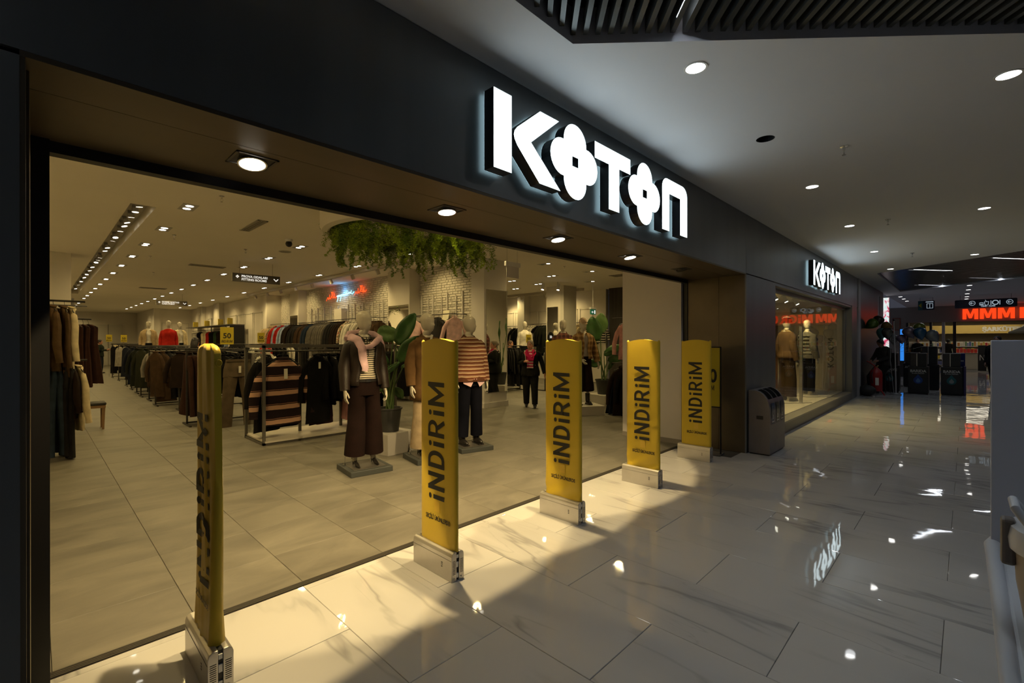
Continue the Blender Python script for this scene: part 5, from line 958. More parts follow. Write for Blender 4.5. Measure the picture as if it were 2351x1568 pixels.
def mannequin(lab, loc, rz, sp, group=None):
    """fashion mannequin facing -y, feet at z = 0 of its base top"""
    t = thing('mannequin', lab, 'mannequin', loc, rz, group); bh = sp.get('base_h', .07); Z = Matrix.Translation((0,0,bh)) @ Matrix.Scale(1.035, 4)
    lean = sp.get('turn', 0)
    def part(b, nm, m, par=None, sm=1.0, **k): b.xf(Z); return b.build(nm, m, par or t, smooth=sm, **k)
    b = B(); head_into(b, Matrix.Translation((0,.004,1.615)) @ Matrix.Rotation(lean, 4, 'Z') @ Matrix.Rotation(sp.get('nod', .0), 4, 'X'), 0, sp.get('face', .9), ears=False); part(b, 'head', MANQ)
    b = B(); b.loft(torso_rings(.86, 1.56, .0), True); part(b, 'torso', MANQ)
    ar = sp.get('arms', {}); jk = sp['top']
    for s in (-1, 1):
        el, wr = ar.get(s, ((s*.226,.03,1.19),(s*.240,-.03,.945))); P = arm_path(s, el, wr); k = sp.get('sleeve', .022)
        b = B(); d = (P[-1]-P[-2]).normalized(); Mh = Matrix.Translation(P[-1]+d*.045) @ d.to_track_quat('-Z', 'Y').to_matrix().to_4x4(); Mh = Matrix.Translation(P[-1]+d*.045) @ Vector((0,0,-1)).rotation_difference(d).to_matrix().to_4x4()
        hand_into(b, Mh, s); part(b, 'hand', MANQ)
        b = B(); b.tube(P+[P[-1]+d*.04], [(.034+k*.5,.045+k*.6),(.047+k*.6,.055+k*.8),(.044+k*.9,.048+k),(.042+k,.044+k),(.038+k,.040+k),(.032+k*.9,.034+k*.9),(.033+k*.8,.034+k*.8)], 14, True); part(b, 'sleeve', jk)
    hem, k = sp.get('hem', .95), sp.get('ease', .03)
    if sp.get('inner') is not None:
        b = B(); b.loft(torso_rings(sp.get('inner_hem', 1.02), 1.53, .012, 28, 14), True); part(b, 'inner_top', sp['inner'])
        gp = sp.get('gap', 24); rings = []; rr_ = random.Random(lab)
        for i in range(11):
            z = hem+(1.53-hem)*i/10; rx, ry, cy = interp(TORSO, max(z,.84)); rings.append(open_ring(0, cy, z, rx+k+.012*(1-i/10), ry+k+.012*(1-i/10), gp*(1-.25*i/10)+3*math.sin(i), 26, .03, i*.4))
        b = B(); b.loft(rings, False, closed=False); o = part(b, 'jacket', jk); md = o.modifiers.new('cloth', 'SOLIDIFY'); md.thickness = .012
    else:
        b = B(); b.loft(torso_rings(hem, 1.545, k, 28, 14, sp.get('flare', .04), .05), True); part(b, sp.get('top_name', 'top'), jk)
        if sp.get('rib'): b = B(); b.loft(torso_rings(hem-.02, hem+.045, k+.010, 28, 3, sp.get('flare', .04)+.02), True); part(b, 'ribbed_hem', sp['rib'])
    if sp.get('collar') is not None:
        b = B()
        for s in (-1, 1): b.add([(s*.01,-.075,1.50),(s*.07,-.02,1.555),(s*.098,-.055,1.50),(s*.045,-.105,1.43)], [(0,1,2,3)]); b.add([(s*.07,-.02,1.555),(s*.072,.06,1.575),(s*.115,.055,1.515),(s*.098,-.055,1.50)], [(0,1,2,3)])
        b.add([(-.072,.06,1.575),(.072,.06,1.575),(.115,.055,1.515),(-.115,.055,1.515)], [(0,1,2,3)]); o = part(b, 'collar', sp['collar'], sm=False); md = o.modifiers.new('cloth', 'SOLIDIFY'); md.thickness = .012
    bt, bk = sp['bottom'], sp.get('bottom_kind', 'wide'); r1 = dict(wide=.115, straight=.085, culotte=.13, slim=.06)[bk]; an = sp.get('ankle', .10 if bk != 'culotte' else .30)
    b = B(); b.loft(torso_rings(.84, 1.03, .014, 24, 6), True); part(b, 'waist', bt)
    for s in (-1, 1):
        P = leg_path(s, (s*.10,-.015,.50), (s*.115,.01,an)); b = B(); q = (r1-.07); b.tube(P, [(.098,.118),(.096,.108),(.084+q*.4,.095+q*.3),(.072+q*.7,.08+q*.7),(r1,r1),(r1*1.04,r1*1.05)], 16, True); part(b, 'trouser_leg', bt)
        if not sp.get('nolegs'):
            b = B(); b.tube([(s*.112,.01,an+.12),(s*.114,.015,.10),(s*.114,.012,.055)], [.036,.030,.032], 12); part(b, 'ankle', MANQ)
            sh = sp.get('shoe', 'heel'); sm_ = sp.get('shoe_mat', BLEATHER); b = B(); x = s*.114
            if sh == 'heel':
                b.tube([(x,.055,.085),(x,.01,.06),(x,-.06,.026),(x,-.12,.018),(x,-.165,.012)], [(.024,.016),(.028,.020),(.036,.017),(.026,.013),(.006,.006)], 12); b.tube([(x,.055,.07),(x,.06,.0)], [.011,.005], 8)
                b.tube([(x-.034,.02,.09),(x,-.035,.115),(x+.034,.02,.09)], .004, 5); b.tube([(x-.03,.03,.1),(x,-.02,.16),(x+.03,.03,.1),(x,.05,.15),(x-.03,.03,.1)], .0035, 5)
            else:
                b.tube([(x,.03,.24),(x,.03,.12),(x,.02,.07)], [(.050,.056),(.046,.054),(.046,.062)], 12); b.tube([(x,.065,.035),(x,.01,.045),(x,-.08,.042),(x,-.14,.034),(x,-.165,.03)], [(.036,.03),(.042,.042),(.044,.036),(.034,.026),(.012,.014)], 12); b.box(x-.04,x+.04,-.15,.08,.0,.016 if sh == 'boot' else .03)
            part(b, 'shoe', sm_)
    if sp.get('base', 'plate') == 'plate':
        b = B().box(-.26,.26,-.27,.25,.0,bh-.004); b.build('base', mat('base_slate', (.045,.05,.05), .5), t, bevel=.006); B().box(-.20,.20,-.21,.19,bh-.004,bh).build('base_plate', mat('base_metal', (.16,.15,.14), .35, .6), t)
        b = B(); b.tube([(-.21,.12,bh),(-.20,.12,bh+.1),(-.17,.10,bh+.22),(-.13,.06,bh+.35)], .008, 8); b.lathe([(.02,0),(.02,.012)], 10, (-.21,.12,bh)); b.build('support_rod', CHROME, t, smooth=True)
    elif sp.get('base') == 'plinth': B().box(-.36,.36,-.34,.34,0,bh).build('plinth', mat('plinth_white', (.5,.47,.42), .5), t, bevel=.004)
    for f in sp.get('extra', []): f(t, Z)
    return t
TEE = striped('striped_tee', [(.55,srgb(206,196,176)),(.45,srgb(60,54,50))], .026); KN = striped('striped_polo_knit', [(.36,srgb(104,62,42)),(.16,srgb(200,176,146)),(.10,srgb(90,54,40)),(.14,srgb(176,146,128)),(.24,srgb(96,58,42))], .056)
PL1 = plaid('yellow_plaid', srgb(150,118,74), srgb(84,58,40), srgb(196,168,122), .11); PL2 = plaid('brown_plaid', srgb(96,60,52), srgb(50,34,36), srgb(150,96,80), .10)
PINKK = fab(226,190,200); PLUM = fab(40,23,21); DKNAVY = fab(18,20,36); RIB = fab(104,64,46); COFFEE = fab(48,32,26)
def pink_sweater(t, Z):
    b = B(); b.tube([(-.20,.02,1.50),(-.15,.09,1.545),(0,.115,1.56),(.15,.09,1.545),(.20,.0,1.50)], [(.045,.03),(.06,.03),(.07,.03),(.06,.03),(.05,.03)], 12)
    b.tube([(-.17,.02,1.53),(-.115,-.085,1.50),(-.085,-.155,1.40),(-.075,-.168,1.27),(-.05,-.172,1.17),(-.055,-.165,1.13)], [(.05,.03),(.052,.028),(.05,.022),(.048,.022),(.04,.02),(.034,.018)], 12); b.tube([(-.05,-.165,1.405),(.03,-.155,1.425),(.11,-.10,1.475),(.185,-.01,1.515),(.235,.03,1.44),(.262,.03,1.30),(.272,.02,1.14),(.268,.02,.98)], [(.026,.03),(.03,.03),(.04,.03),(.045,.03),(.034,.02),(.024,.014),(.018,.012),(.016,.010)], 12); b.xf(Z); b.build('shoulder_sweater', PINKK, t, smooth=True)
def belt(t, Z):
    b = B(); b.loft([ell(0,.002,z,.180,.138,28,.88) for z in (1.0,1.035)], False); b.xf(Z); b.build('belt', BLEATHER, t, smooth=True); b = B(); b.box(-.03,.03,-.146,-.136,.998,1.038); b.xf(Z); b.build('buckle', CHROME, t)
    b = B(); b.tube([(-.005,-.085,1.53),(-.004,-.125,1.42),(.0,-.138,1.30)], .006, 6); b.xf(Z); b.build('scarf_tie', BLEATHER, t)
def shirt_tails(t, Z):
    b = B()
    for s in (-1, 1): b.add([(s*.012,-.188,.95),(s*.17,-.135,.95),(s*.165,-.14,.885),(s*.07,-.185,.835)], [(0,1,2,3)])
    b.xf(Z); o = b.build('shirt_tails', PINKK, t); o.modifiers.new('cloth', 'SOLIDIFY').thickness = .006
def coat_tag(t, Z): b = B(); b.box(-.06,-.03,-.115,-.112,1.40,1.50); b.xf(Z @ Matrix.Rotation(.25,4,'Y') @ Matrix.Translation((-.33,0,.02))); b.build('price_tag', TAGM, t)
def cap(t, Z):
    m = fab(200,176,150); b = B(); b.loft([ell(0,.006,1.615+z,rx,ry,24) for z, rx, ry in ((.125,.083,.105),(.16,.085,.107),(.20,.074,.093),(.235,.045,.056),(.248,.008,.01))], True); b.xf(Z); b.build('cap', m, t, smooth=True)
    b = B(); b.add([(.07*math.cos(a), -.09-.075*abs(math.sin(a)) if 0 else -.06-.095*math.sin(a), 1.735-.02*math.sin(a)) for a in [PI*i/10 for i in range(11)]]+[(0,-.05,1.74)], [tuple(range(12))]); b.xf(Z); o = b.build('cap_brim', m, t); o.modifiers.new('cloth', 'SOLIDIFY').thickness = .008
mannequin('front mannequin in a dark leather jacket with a pink sweater over the shoulders', (2.87,3.08,0), -.13, dict(top=LEATHER, inner=TEE, gap=30, hem=.96, ease=.045, collar=LEATHER, sleeve=.03, bottom=PLUM, bottom_kind='wide', shoe='heel', turn=.45, inner_hem=1.035, ankle=.13, extra=[pink_sweater, belt]))
mannequin('mannequin in a camel coat and beige trousers partly behind the second gate', (3.74,2.96,0), -.2, dict(top=fab(118,88,54), collar=fab(118,88,54), inner=fab(60,50,46), gap=14, hem=.72, ease=.055, sleeve=.036, bottom=fab(176,156,128), bottom_kind='wide', shoe='heel', turn=.55, extra=[coat_tag]))
mannequin('mannequin in a brown striped polo sweater and navy trousers', (4.54,3.02,0), -.25, dict(top=KN, collar=RIB, rib=RIB, hem=.93, ease=.06, flare=.10, sleeve=.036, bottom=DKNAVY, bottom_kind='straight', shoe='boot', turn=.6, ankle=.12, extra=[shirt_tails]))
mannequin('mannequin in a pink cap and yellow plaid shirt in the side wing', (8.48,3.78,0), -.55, dict(top=PL1, inner=fab(210,204,196), gap=14, hem=.98, ease=.05, collar=PL1, sleeve=.034, bottom=COFFEE, bottom_kind='culotte', shoe='chunky', base='plinth', base_h=.20, turn=.0, arms={-1:((-.235,.0,1.2),(-.13,-.17,1.0)), 1:((.26,.02,1.2),(.31,-.03,.95))}, extra=[cap]))
mannequin('mannequin in a brown plaid shirt behind the third gate', (8.75,4.55,0), -.9, dict(top=PL2, hem=.95, ease=.05, collar=PL2, sleeve=.034, bottom=fab(30,26,28), bottom_kind='straight', shoe='boot', base='plinth', base_h=.20, turn=-.4))
mannequin('far mannequin in a red shirt above the racks', (3.49,19.0,0), -.1, dict(top=c['red'], collar=fab(220,210,200), hem=.92, ease=.05, sleeve=.02, bottom=fab(26,28,40), base='plinth', base_h=.48))
mannequin('far mannequin in a beige cardigan left of the red one', (3.06,20.2,0), -.1, dict(top=c['beige'], inner=c['white'], gap=26, hem=.9, ease=.05, sleeve=.02, bottom=fab(26,28,40), base='plinth', base_h=.48))
mannequin('far mannequin in a cream jacket right of the red one', (4.12,20.6,0), .2, dict(top=c['cream'], inner=c['white'], gap=20, hem=.95, ease=.05, sleeve=.02, bottom=fab(26,28,40), base='plinth', base_h=.48))
mannequin('pale mannequin in a white top and black trousers deep in the side wing', (12.35,9.1,0), -.7, dict(top=c['white'], hem=1.0, ease=.02, sleeve=.02, bottom=fab(30,34,38), bottom_kind='slim', base='plinth', base_h=.40))
def puffer(t, Z): 
    for k in range(6): b = B(); z = 1.02+k*.085; rx, ry, cy = interp(TORSO, z); b.loft([ell(0,cy,z+dz,rx+e,ry+e,24,.88) for dz, e in ((-.0425,.05),(0,.072),(.0425,.05))], False); b.xf(Z); b.build('padded_band', fab(120,118,112), t, smooth=True)
mannequin('window mannequin in a brown coat and dark cap', (12.1,.66,.21), .9, dict(top=fab(110,86,60), inner=fab(190,170,130), gap=20, hem=.95, ease=.05, collar=c['beige'], sleeve=.034, bottom=fab(88,70,48), bottom_kind='wide', shoe='chunky', shoe_mat=fab(220,214,200), base='plinth', base_h=.02, extra=[lambda t, Z: B().loft([ell(0,.006,1.615+z,rx,ry,24) for z, rx, ry in ((.115,.086,.108),(.16,.09,.112),(.21,.084,.10),(.245,.05,.062),(.256,.01,.012))], True).xf(Z).build('knit_cap', fab(52,44,40), t, smooth=True)]))
mannequin('window mannequin in a grey padded jacket', (13.75,.60,.21), .9, dict(top=fab(110,106,100), hem=.90, ease=.05, sleeve=.04, bottom=fab(30,28,34), bottom_kind='straight', shoe='chunky', shoe_mat=fab(214,206,190), base='plinth', base_h=.02, turn=.3, extra=[puffer]))
# ------------------------------------------------------------------ people
def skin(r, g, b_): return mat('skin_%d_%d_%d' % (r, g, b_), srgb(r, g, b_), .55, var=.06, vscale=12)
def person(lab, loc, rz, h, sp):
    t = thing('person', lab, 'person', loc, rz); k = h/1.70; Sc = Matrix.Scale(k, 4); b = B(); fat = sp.get('fat', 0.)
    ff = lambda z: fat*max(0, min(1, 1-(z-1.40)/.12)); TT = [(z, rx+ff(z), ry+ff(z), cy) for z, rx, ry, cy in TORSO]
    def rings(z0, z1, e, m=12, n=24, gap=None):
        out = []
        for i in range(m+1):
            z = z0+(z1-z0)*i/m; rx, ry, cy = interp(TT, max(z,.84)); e2 = fat*.0
            eh = e*(1-.7*max(0, min(1, (z-1.42)/.1))); out.append(ell(0,cy,z-.06,rx+eh,ry+eh,n,.9,5,.02*(1-i/m)) if gap is None else open_ring(0,cy,z-.06,rx+eh,ry+eh,gap,n,.03,i*.5))
        return out
    b.loft(rings(.86, 1.53, 0), True); Mh = Matrix.Translation((sp.get('hx',0),sp.get('hy',-.012),1.47)) @ Matrix.Rotation(sp.get('turn', 0), 4, 'Z') @ Matrix.Rotation(sp.get('nod', 0), 4, 'X'); head_into(b, Mh, 0, 1.0)
    sh = lambda s: Vector((s*(.175+fat*.7),.005,1.39)); legs, arms = sp['legs'], sp['arms']; AP = {}; LP = {}
    for s in (-1, 1):
        e, w_ = Vector(arms[s][0]), Vector(arms[s][1]); a = sh(s); AP[s] = [a+Vector((-s*.07,0,-.005)), a+(e-a)*.1, a+(e-a)*.5, e, e+(w_-e)*.5, w_]
        b.tube(AP[s], [.045,.05,.042,.038,.035,.026], 12); d = (w_-e).normalized(); hand_into(b, Matrix.Translation(w_+d*.01) @ Vector((0,0,-1)).rotation_difference(d).to_matrix().to_4x4() @ Matrix.Rotation(sp.get('hand_rot', {}).get(s, 0), 4, 'Z'), s, 0, sp.get('curl', {}).get(s, .4))
        kn, an = Vector(legs[s][0]), Vector(legs[s][1]); hp = Vector((s*.09,.0,.86)); LP[s] = [hp, hp+(kn-hp)*.35, hp+(kn-hp)*.7, kn, kn+(an-kn)*.4, an]; b.tube(LP[s], [.09,.088,.075,.058,.056,.036], 12)
        ft = Vector(sp.get('toe', {}).get(s, (0,-1,0))); b.tube([an, an+ft*.02+Vector((0,0,-.04)), an+ft*.12+Vector((0,0,-.055))], [.035,.04,.025], 10)
    b.xf(Sc); body = b.build('body', sp['skin'], t, smooth=True); md = body.modifiers.new('continuous', 'REMESH'); md.mode = 'VOXEL'; md.voxel_size = .0105; md.use_smooth_shade = True
    # eyes, brows, lips
    b = B()
    for s in (-1, 1): b.ball((s*.030,-.083,.112), (.011,.008,.006), 8, 6)
    b.xf(Sc @ Mh); b.build('eyes', mat('eye_dark', (.03,.025,.02), .2), t, smooth=True)
    b = B(); b.ball((0,-.094,.037), (.021,.006,.006), 10, 6); b.xf(Sc @ Mh); b.build('lips', mat('lip_tone', srgb(150,84,76), .5), t, smooth=True)
    b = B()
    for s in (-1, 1): b.tube([(s*.016,-.094,.128),(s*.03,-.092,.134),(s*.046,-.080,.128)], .0032, 6)
    hr = sp['hair']; b.xf(Sc @ Mh); b.build('eyebrows', hr, t, smooth=True)
    b = B(); rr_ = []
    for z, rx, ry, cy, gp in ((.05,.060,.074,.034,78),(.09,.079,.098,.012,66),(.13,.083,.103,.008,52),(.165,.084,.104,.008,30),(.20,.074,.092,.010,8),(.228,.046,.058,.012,2),(.244,.008,.01,.012,1)): rr_.append(open_ring(0,cy,z,rx,ry,gp,26,.012,z*40))
    b.loft(rr_, False, closed=False)
    if sp.get('bun'): b.ball((0,.115,.13), (.04,.035,.04), 12, 8)
    if sp.get('long'): b.tube([(0,.07,.16),(0,.10,.06),(0,.10,-.08),(0,.085,-.2)], [(.075,.03),(.085,.045),(.08,.04),(.05,.02)], 14)
    b.xf(Sc @ Mh); o = b.build('hair', hr, t, smooth=True); o.modifiers.new('thick', 'SOLIDIFY').thickness = .014
    # clothing
    ez = sp.get('ease', .022); hem = sp.get('hem', .90)
    if sp.get('inner') is not None: b = B(); b.loft(rings(.92, 1.50, .012, 12, 28), False); b.xf(Sc); b.build('shirt', sp['inner'], t, smooth=True)
    b = B(); gp = sp.get('gap'); b.loft(rings(hem, 1.515, ez, 12, 28, gp), False, closed=gp is None); b.xf(Sc); o = b.build('jacket', sp['top'], t, smooth=True); o.modifiers.new('cloth', 'SOLIDIFY').thickness = .014
    for s in (-1, 1):
        b = B(); b.tube(AP[s], [(.046+ez*.5,.05+ez*.5),(.062,.066),(.062,.062),(.058,.058),(.052,.052),(.044,.044)], 14); b.xf(Sc); b.build('sleeve', sp['top'], t, smooth=True)
        b = B(); q = sp.get('legw', .0); b.tube(LP[s], [(.105+fat*.3,.115+fat*.3),(.108+fat*.2,.112+fat*.2),(.092+q*.6,.095+q*.6),(.074+q,.076+q),(.07+q,.072+q),(.058+q,.06+q)], 14); b.xf(Sc); b.build('trouser_leg', sp['bottom'], t, smooth=True)
        an = LP[s][-1]; ft = Vector(sp.get('toe', {}).get(s, (0,-1,0))); b = B(); b.tube([an+Vector((0,0,.03)), an+Vector((0,0,-.02)), an+Vector((0,0,-.045))], [(.046,.046),(.048,.05),(.05,.054)], 12); b.tube([an-ft*.05+Vector((0,0,-.052)), an+ft*.02+Vector((0,0,-.048)), an+ft*.11+Vector((0,0,-.056)), an+ft*.185+Vector((0,0,-.064)), an+ft*.2+Vector((0,0,-.066))], [(.034,.03),(.043,.04),(.046,.032),(.034,.022),(.01,.01)], 12); b.xf(Sc); b.build('shoe', sp['shoe'], t, smooth=True)
    b = B(); b.loft(rings(.86, 1.06, .014, 6), True); b.xf(Sc); b.build('waist', sp['bottom'], t, smooth=True)
    for f in sp.get('extra', []): f(t, Sc, Mh)
    return t
WSTR = striped('pink_white_stripe', [(.62,srgb(186,48,92)),(.38,srgb(226,206,206))], .066); MAG = fab(196,36,92); BLK = fab(44,44,40); GREYHAIR = mat('grey_hair', srgb(132,120,106), .6, bump=.5, bscale=80); DARKHAIR = mat('dark_hair', srgb(30,24,22), .5, bump=.4, bscale=80)
def woman_extra(t, Sc, Mh):
    b = B()
    for s in (-1, 1): b.add([(s*.02,-.185,1.27),(s*.055,-.085,1.465),(s*.10,-.01,1.475),(s*.155,-.13,1.375),(s*.10,-.205,1.30)], [(0,1,2,3,4)])
    b.xf(Sc); o = b.build('fleece_collar', MAG, t); o.modifiers.new('cloth', 'SOLIDIFY').thickness = .014
    b = B(); b.loft([open_ring(0,-.01,z,rx,ry,58,20) for z, rx, ry in ((1.26,.17,.155),(1.34,.165,.145),(1.42,.13,.10))], False, closed=False); q = B(); q.add([(-.085,-.205,1.20),(.085,-.205,1.20),(.115,-.175,1.33),(.05,-.10,1.43),(0,-.175,1.32),(-.05,-.10,1.43),(-.115,-.175,1.33)], [(0,1,2,3,4,5,6)]); q.xf(Sc); o = q.build('fleece_front', MAG, t); o.modifiers.new('cloth', 'SOLIDIFY').thickness = .006
    b = B(); b.tube([(-.12,.13,1.36),(-.14,.02,1.44),(-.14,-.12,1.39),(-.115,-.22,1.28),(-.11,-.245,1.15)], [(.006,.016)]*5, 8); b.xf(Sc); b.build('bag_strap', fab(214,204,190), t, smooth=True)
person('woman walking in a dark jacket over a pink striped top, holding a bag strap', (8.42,5.30,0), -.86, 1.62, dict(skin=skin(186,132,108), hair=GREYHAIR, bun=True, fat=.045, top=BLK, inner=WSTR, gap=24, ease=.026, hem=.86, bottom=BLK, shoe=BLEATHER, legw=.014, turn=-.3,
    arms={-1:((-.30,.02,1.12),(-.14,-.24,1.17)), 1:((.30,.05,1.12),(.36,-.04,.86))}, hand_rot={-1:1.2}, curl={-1:1.0, 1:.4}, legs={-1:((-.10,.0,.48),(-.10,.10,.09)), 1:((.11,-.07,.48),(.12,-.10,.08))}, extra=[woman_extra]))
STD = dict(arms={-1:((-.25,.05,1.14),(-.24,-.08,.90)), 1:((.25,.05,1.14),(.24,-.08,.90))}, legs={-1:((-.10,-.01,.48),(-.10,.02,.08)), 1:((.10,-.01,.48),(.10,.02,.08))}, shoe=BLEATHER)
person('shopper in a dark green jacket browsing at the far left racks', (2.30,29.0,0), 1.2, 1.70, dict(STD, skin=skin(176,126,102), hair=DARKHAIR, top=fab(44,54,44), bottom=fab(40,46,60), ease=.04, arms={-1:((-.24,-.05,1.14),(-.16,-.32,1.18)), 1:((.24,-.05,1.14),(.16,-.32,1.18))}, legw=.03))
person('dark-haired shopper mostly hidden behind the nearest gate', (2.85,11.7,0), 2.6, 1.70, dict(STD, skin=skin(176,126,102), hair=DARKHAIR, long=True, top=fab(40,36,34), bottom=BLK))
person('shopper whose head shows beside the wing sale sign', (11.9,9.4,0), .4, 1.62, dict(STD, skin=skin(186,134,108), hair=mat('brown_hair', srgb(74,50,36), .5), long=True, top=BLK, bottom=BLK))
# ------------------------------------------------------------------ plants and plinths
BIGLEAF = mat('banana_leaf', (.028,.085,.018), .38, var=.35, vscale=5, stretch=(1,1,1)); BIGLEAF2 = mat('banana_leaf_pale', (.075,.15,.04), .45, var=.25, vscale=5); STALK = mat('leaf_stalk', (.07,.12,.03), .5)
def paddle(b, base, tip, width, droop, side, n=9):
    base, tip = Vector(base), Vector(tip); ax = tip-base; L_ = ax.length; d = ax.normalized(); sd = Vector(side).normalized(); up = sd.cross(d); up = up.normalized(); rows = []
    for i in range(n+1):
        f = i/n; w_ = width*math.sin(PI*min(1, f*.93+.05))**.62*(1-.22*f); ctr = base+d*(L_*f)-Vector((0,0,1))*(droop*f*f)
        rows.append([ctr+sd*(w_*u)+up*(.20*abs(u)*w_+.010*math.sin(11*f+3*u)) for u in (-1,-.6,-.25,0,.25,.6,1)])
    b.loft(rows, False, closed=False); b2 = [r[3]-up*.004 for r in rows]; return b2
def big_plant(lab, loc, rz, leaves, pot_h, pot_r, name='potted_plant'):
    t = thing(name, lab, 'plant', loc, rz); b = B().lathe([(pot_r*.72,0),(pot_r*.74,.01),(pot_r*.96,pot_h*.93),(pot_r*1.04,pot_h*.94),(pot_r*1.04,pot_h),(pot_r*.93,pot_h),(pot_r*.9,pot_h*.9)], 32); b.build('pot', mat('pot_charcoal', (.03,.03,.03), .5), t, smooth=.6); B().lathe([(pot_r*.9,pot_h*.88),(.01,pot_h*.9)], 24).build('soil', mat('soil', (.02,.015,.01), .95), t)
    for i, (base, tip, wd, dr, side, pale) in enumerate(leaves):
        b = B(); rib = paddle(b, base, tip, wd, dr, side); lf = b.build('leaf', BIGLEAF2 if pale else BIGLEAF, t, smooth=True); lf.modifiers.new('thick', 'SOLIDIFY').thickness = .004
        q = B(); q.tube(rib, [.007*(1-.8*k/len(rib)) for k in range(len(rib))], 6); q.build('midrib', STALK, lf, smooth=True)
        r0 = .05; a = i*2.1; p0 = Vector((r0*math.cos(a), r0*math.sin(a), pot_h*.88)); bb = Vector(base); q = B(); q.tube([p0, p0*.5+bb*.5+Vector((0,0,.05)), bb], [.017,.013,.008], 8); q.build('stalk', STALK, t, smooth=True)
tag(B().box(-.24,.24,-.24,.24,0,.30).build('display_cube', mat('plinth_grey', (.42,.40,.38), .5), None, (3.62,3.72,0), .15, bevel=.004), 'grey cube plinth under the potted plant', 'plinth')
# camera sees this group from the -x -y side; offsets follow the image left/right as (+-.7, -+.7)
lv = lambda u, z, w_=0.: (u*.70+w_*.7, -u*.70+w_*.7, z)
big_plant('tall potted plant with broad dark paddle leaves in a charcoal pot on the grey cube', (3.60,3.70,.301), 0, [
    (lv(.10,1.27),lv(.38,1.72),.135,.02,(.5,-.5,-.6),0),(lv(.02,1.30,.12),lv(-.14,1.55,.12),.17,.02,(.6,-.6,.3),1),(lv(.14,1.02,-.05),lv(.47,1.42,-.1),.13,.05,(.5,-.5,-.7),0),(lv(-.02,.96),lv(-.34,1.22),.11,-.0,(.4,-.4,.7),0),(lv(.12,1.0,-.08),lv(-.10,.78,-.12),.125,.02,(.7,-.7,.35),0),(lv(-.10,.58,-.05),lv(-.22,.72,-.1),.07,.05,(.5,-.5,.6),1),(lv(.05,.62,.1),lv(.16,.5,.1),.08,.05,(.7,-.7,.3),1),(lv(.16,.9,.12),lv(.27,1.02,.15),.06,.0,(.6,-.6,.2),1)], .34, .175)
tag(B().box(-.33,.33,-.33,.33,0,.30).build('display_cube', MATS['plinth_white'], None, (9.85,4.12,0), -.2, bevel=.004), 'white cube plinth under the wing plant behind the plaid mannequin', 'plinth')
big_plant('tall potted plant with broad leaves in the side wing beside the plaid mannequin', (9.80,4.10,.301), 0, [
    (lv(-.20,1.30),lv(-.30,1.92),.22,.02,(.7,-.7,.1),0),(lv(-.05,1.5,.2),lv(-.02,2.02,.2),.20,.02,(.7,-.7,-.1),1),(lv(-.02,1.0,-.1),lv(.42,1.20,-.1),.15,.04,(.1,-.1,1),0),(lv(-.10,.75,-.1),lv(-.42,.8,-.1),.12,.04,(.1,-.1,1),0),(lv(.10,.85),lv(.45,.9),.11,.05,(.1,-.1,1),0),(lv(.15,.6,.1),lv(.30,.95,.1),.09,.0,(.6,-.6,.2),0),(lv(.2,.9,.1),lv(.33,1.25,.1),.05,.0,(.6,-.6,.2),1)], .36, .21)
# ------------------------------------------------------------------ display window extras
t = thing('steel_post', 'slender steel post with hook holes inside the display window', 'post', (12.0,.36,.21)); B().box(-.03,.03,-.03,.03,.0,1.72).build('upright', STEEL, t); B().box(-.06,.06,-.06,.06,0,.012).build('foot', STEEL, t)
t = thing('window_rail', 'rail with a pale coat at the near end of the display window', 'clothes rail', (10.4,.9,0)); B().tube([(-.9,0,1.98),(.6,0,1.98)], .012, 8).build('rail', CHROME, t, smooth=True); B().box(-.9,-.87,-.02,.02,.21,1.98).build('post', CHROME, t); B().box(.57,.6,-.02,.02,.21,1.98).build('post', CHROME, t)
row([(2,'coat','pale patterned',FLORAL),(2,'coat','dark',c['charcoal'])], (10.55,.9,1.97), (10.9,.9,1.97), PI/2-.2, 'on the rail in the display window', 'coats in the display window')
for i, x in enumerate((10.6,11.4,12.2,13.2)):
    t = thing('window_spotlight', ('first','second','third','fourth')[i]+' small spotlight in the display window ceiling from the near end', 'spotlight', (x,.75,2.75), 0, 'display window spotlights'); B().tube([(0,0,0),(0,0,-.1)], .01, 6).tube([(0,.03,-.09),(0,-.05,-.24)], .045, 12).build('body', WHITEP, t, smooth=True); b = B(); disc(b, (0,0,0), .04); b.xf(frame((0,-.052,-.245),(1,0,0),(0,.9,-.45))); b.build('lens', LAMP, t); spot('lamp_light', (0,-.05,-.28), P_SHOP*1.6, WARM, 130, .6, t)
t = thing('fashion_poster', 'tall brown banner panel at the back of the display window', 'panel', (14.6,1.6,.21)); B().box(-.3,.3,-.02,.02,0,2.1).build('panel', mat('banner_brown', (.16,.07,.03), .6, var=.4, vscale=3, stretch=(4,1,.3)), t); B().box(-.33,.33,-.025,.025,-.0,.03).build('foot', GREYMETAL, t)
put_text('KOTON', .20, mat('sticker_grey', (.16,.14,.11), .6), obj('window_lettering', None) if False else tag(thing('window_sticker','vertical grey KOTON sticker lettering on the window side wall','lettering',(0,0,0))), frame((15.60,.5,.85),(0,0,1),(0,-1,0)), bold=.002, align='LEFT', sp=1.25)
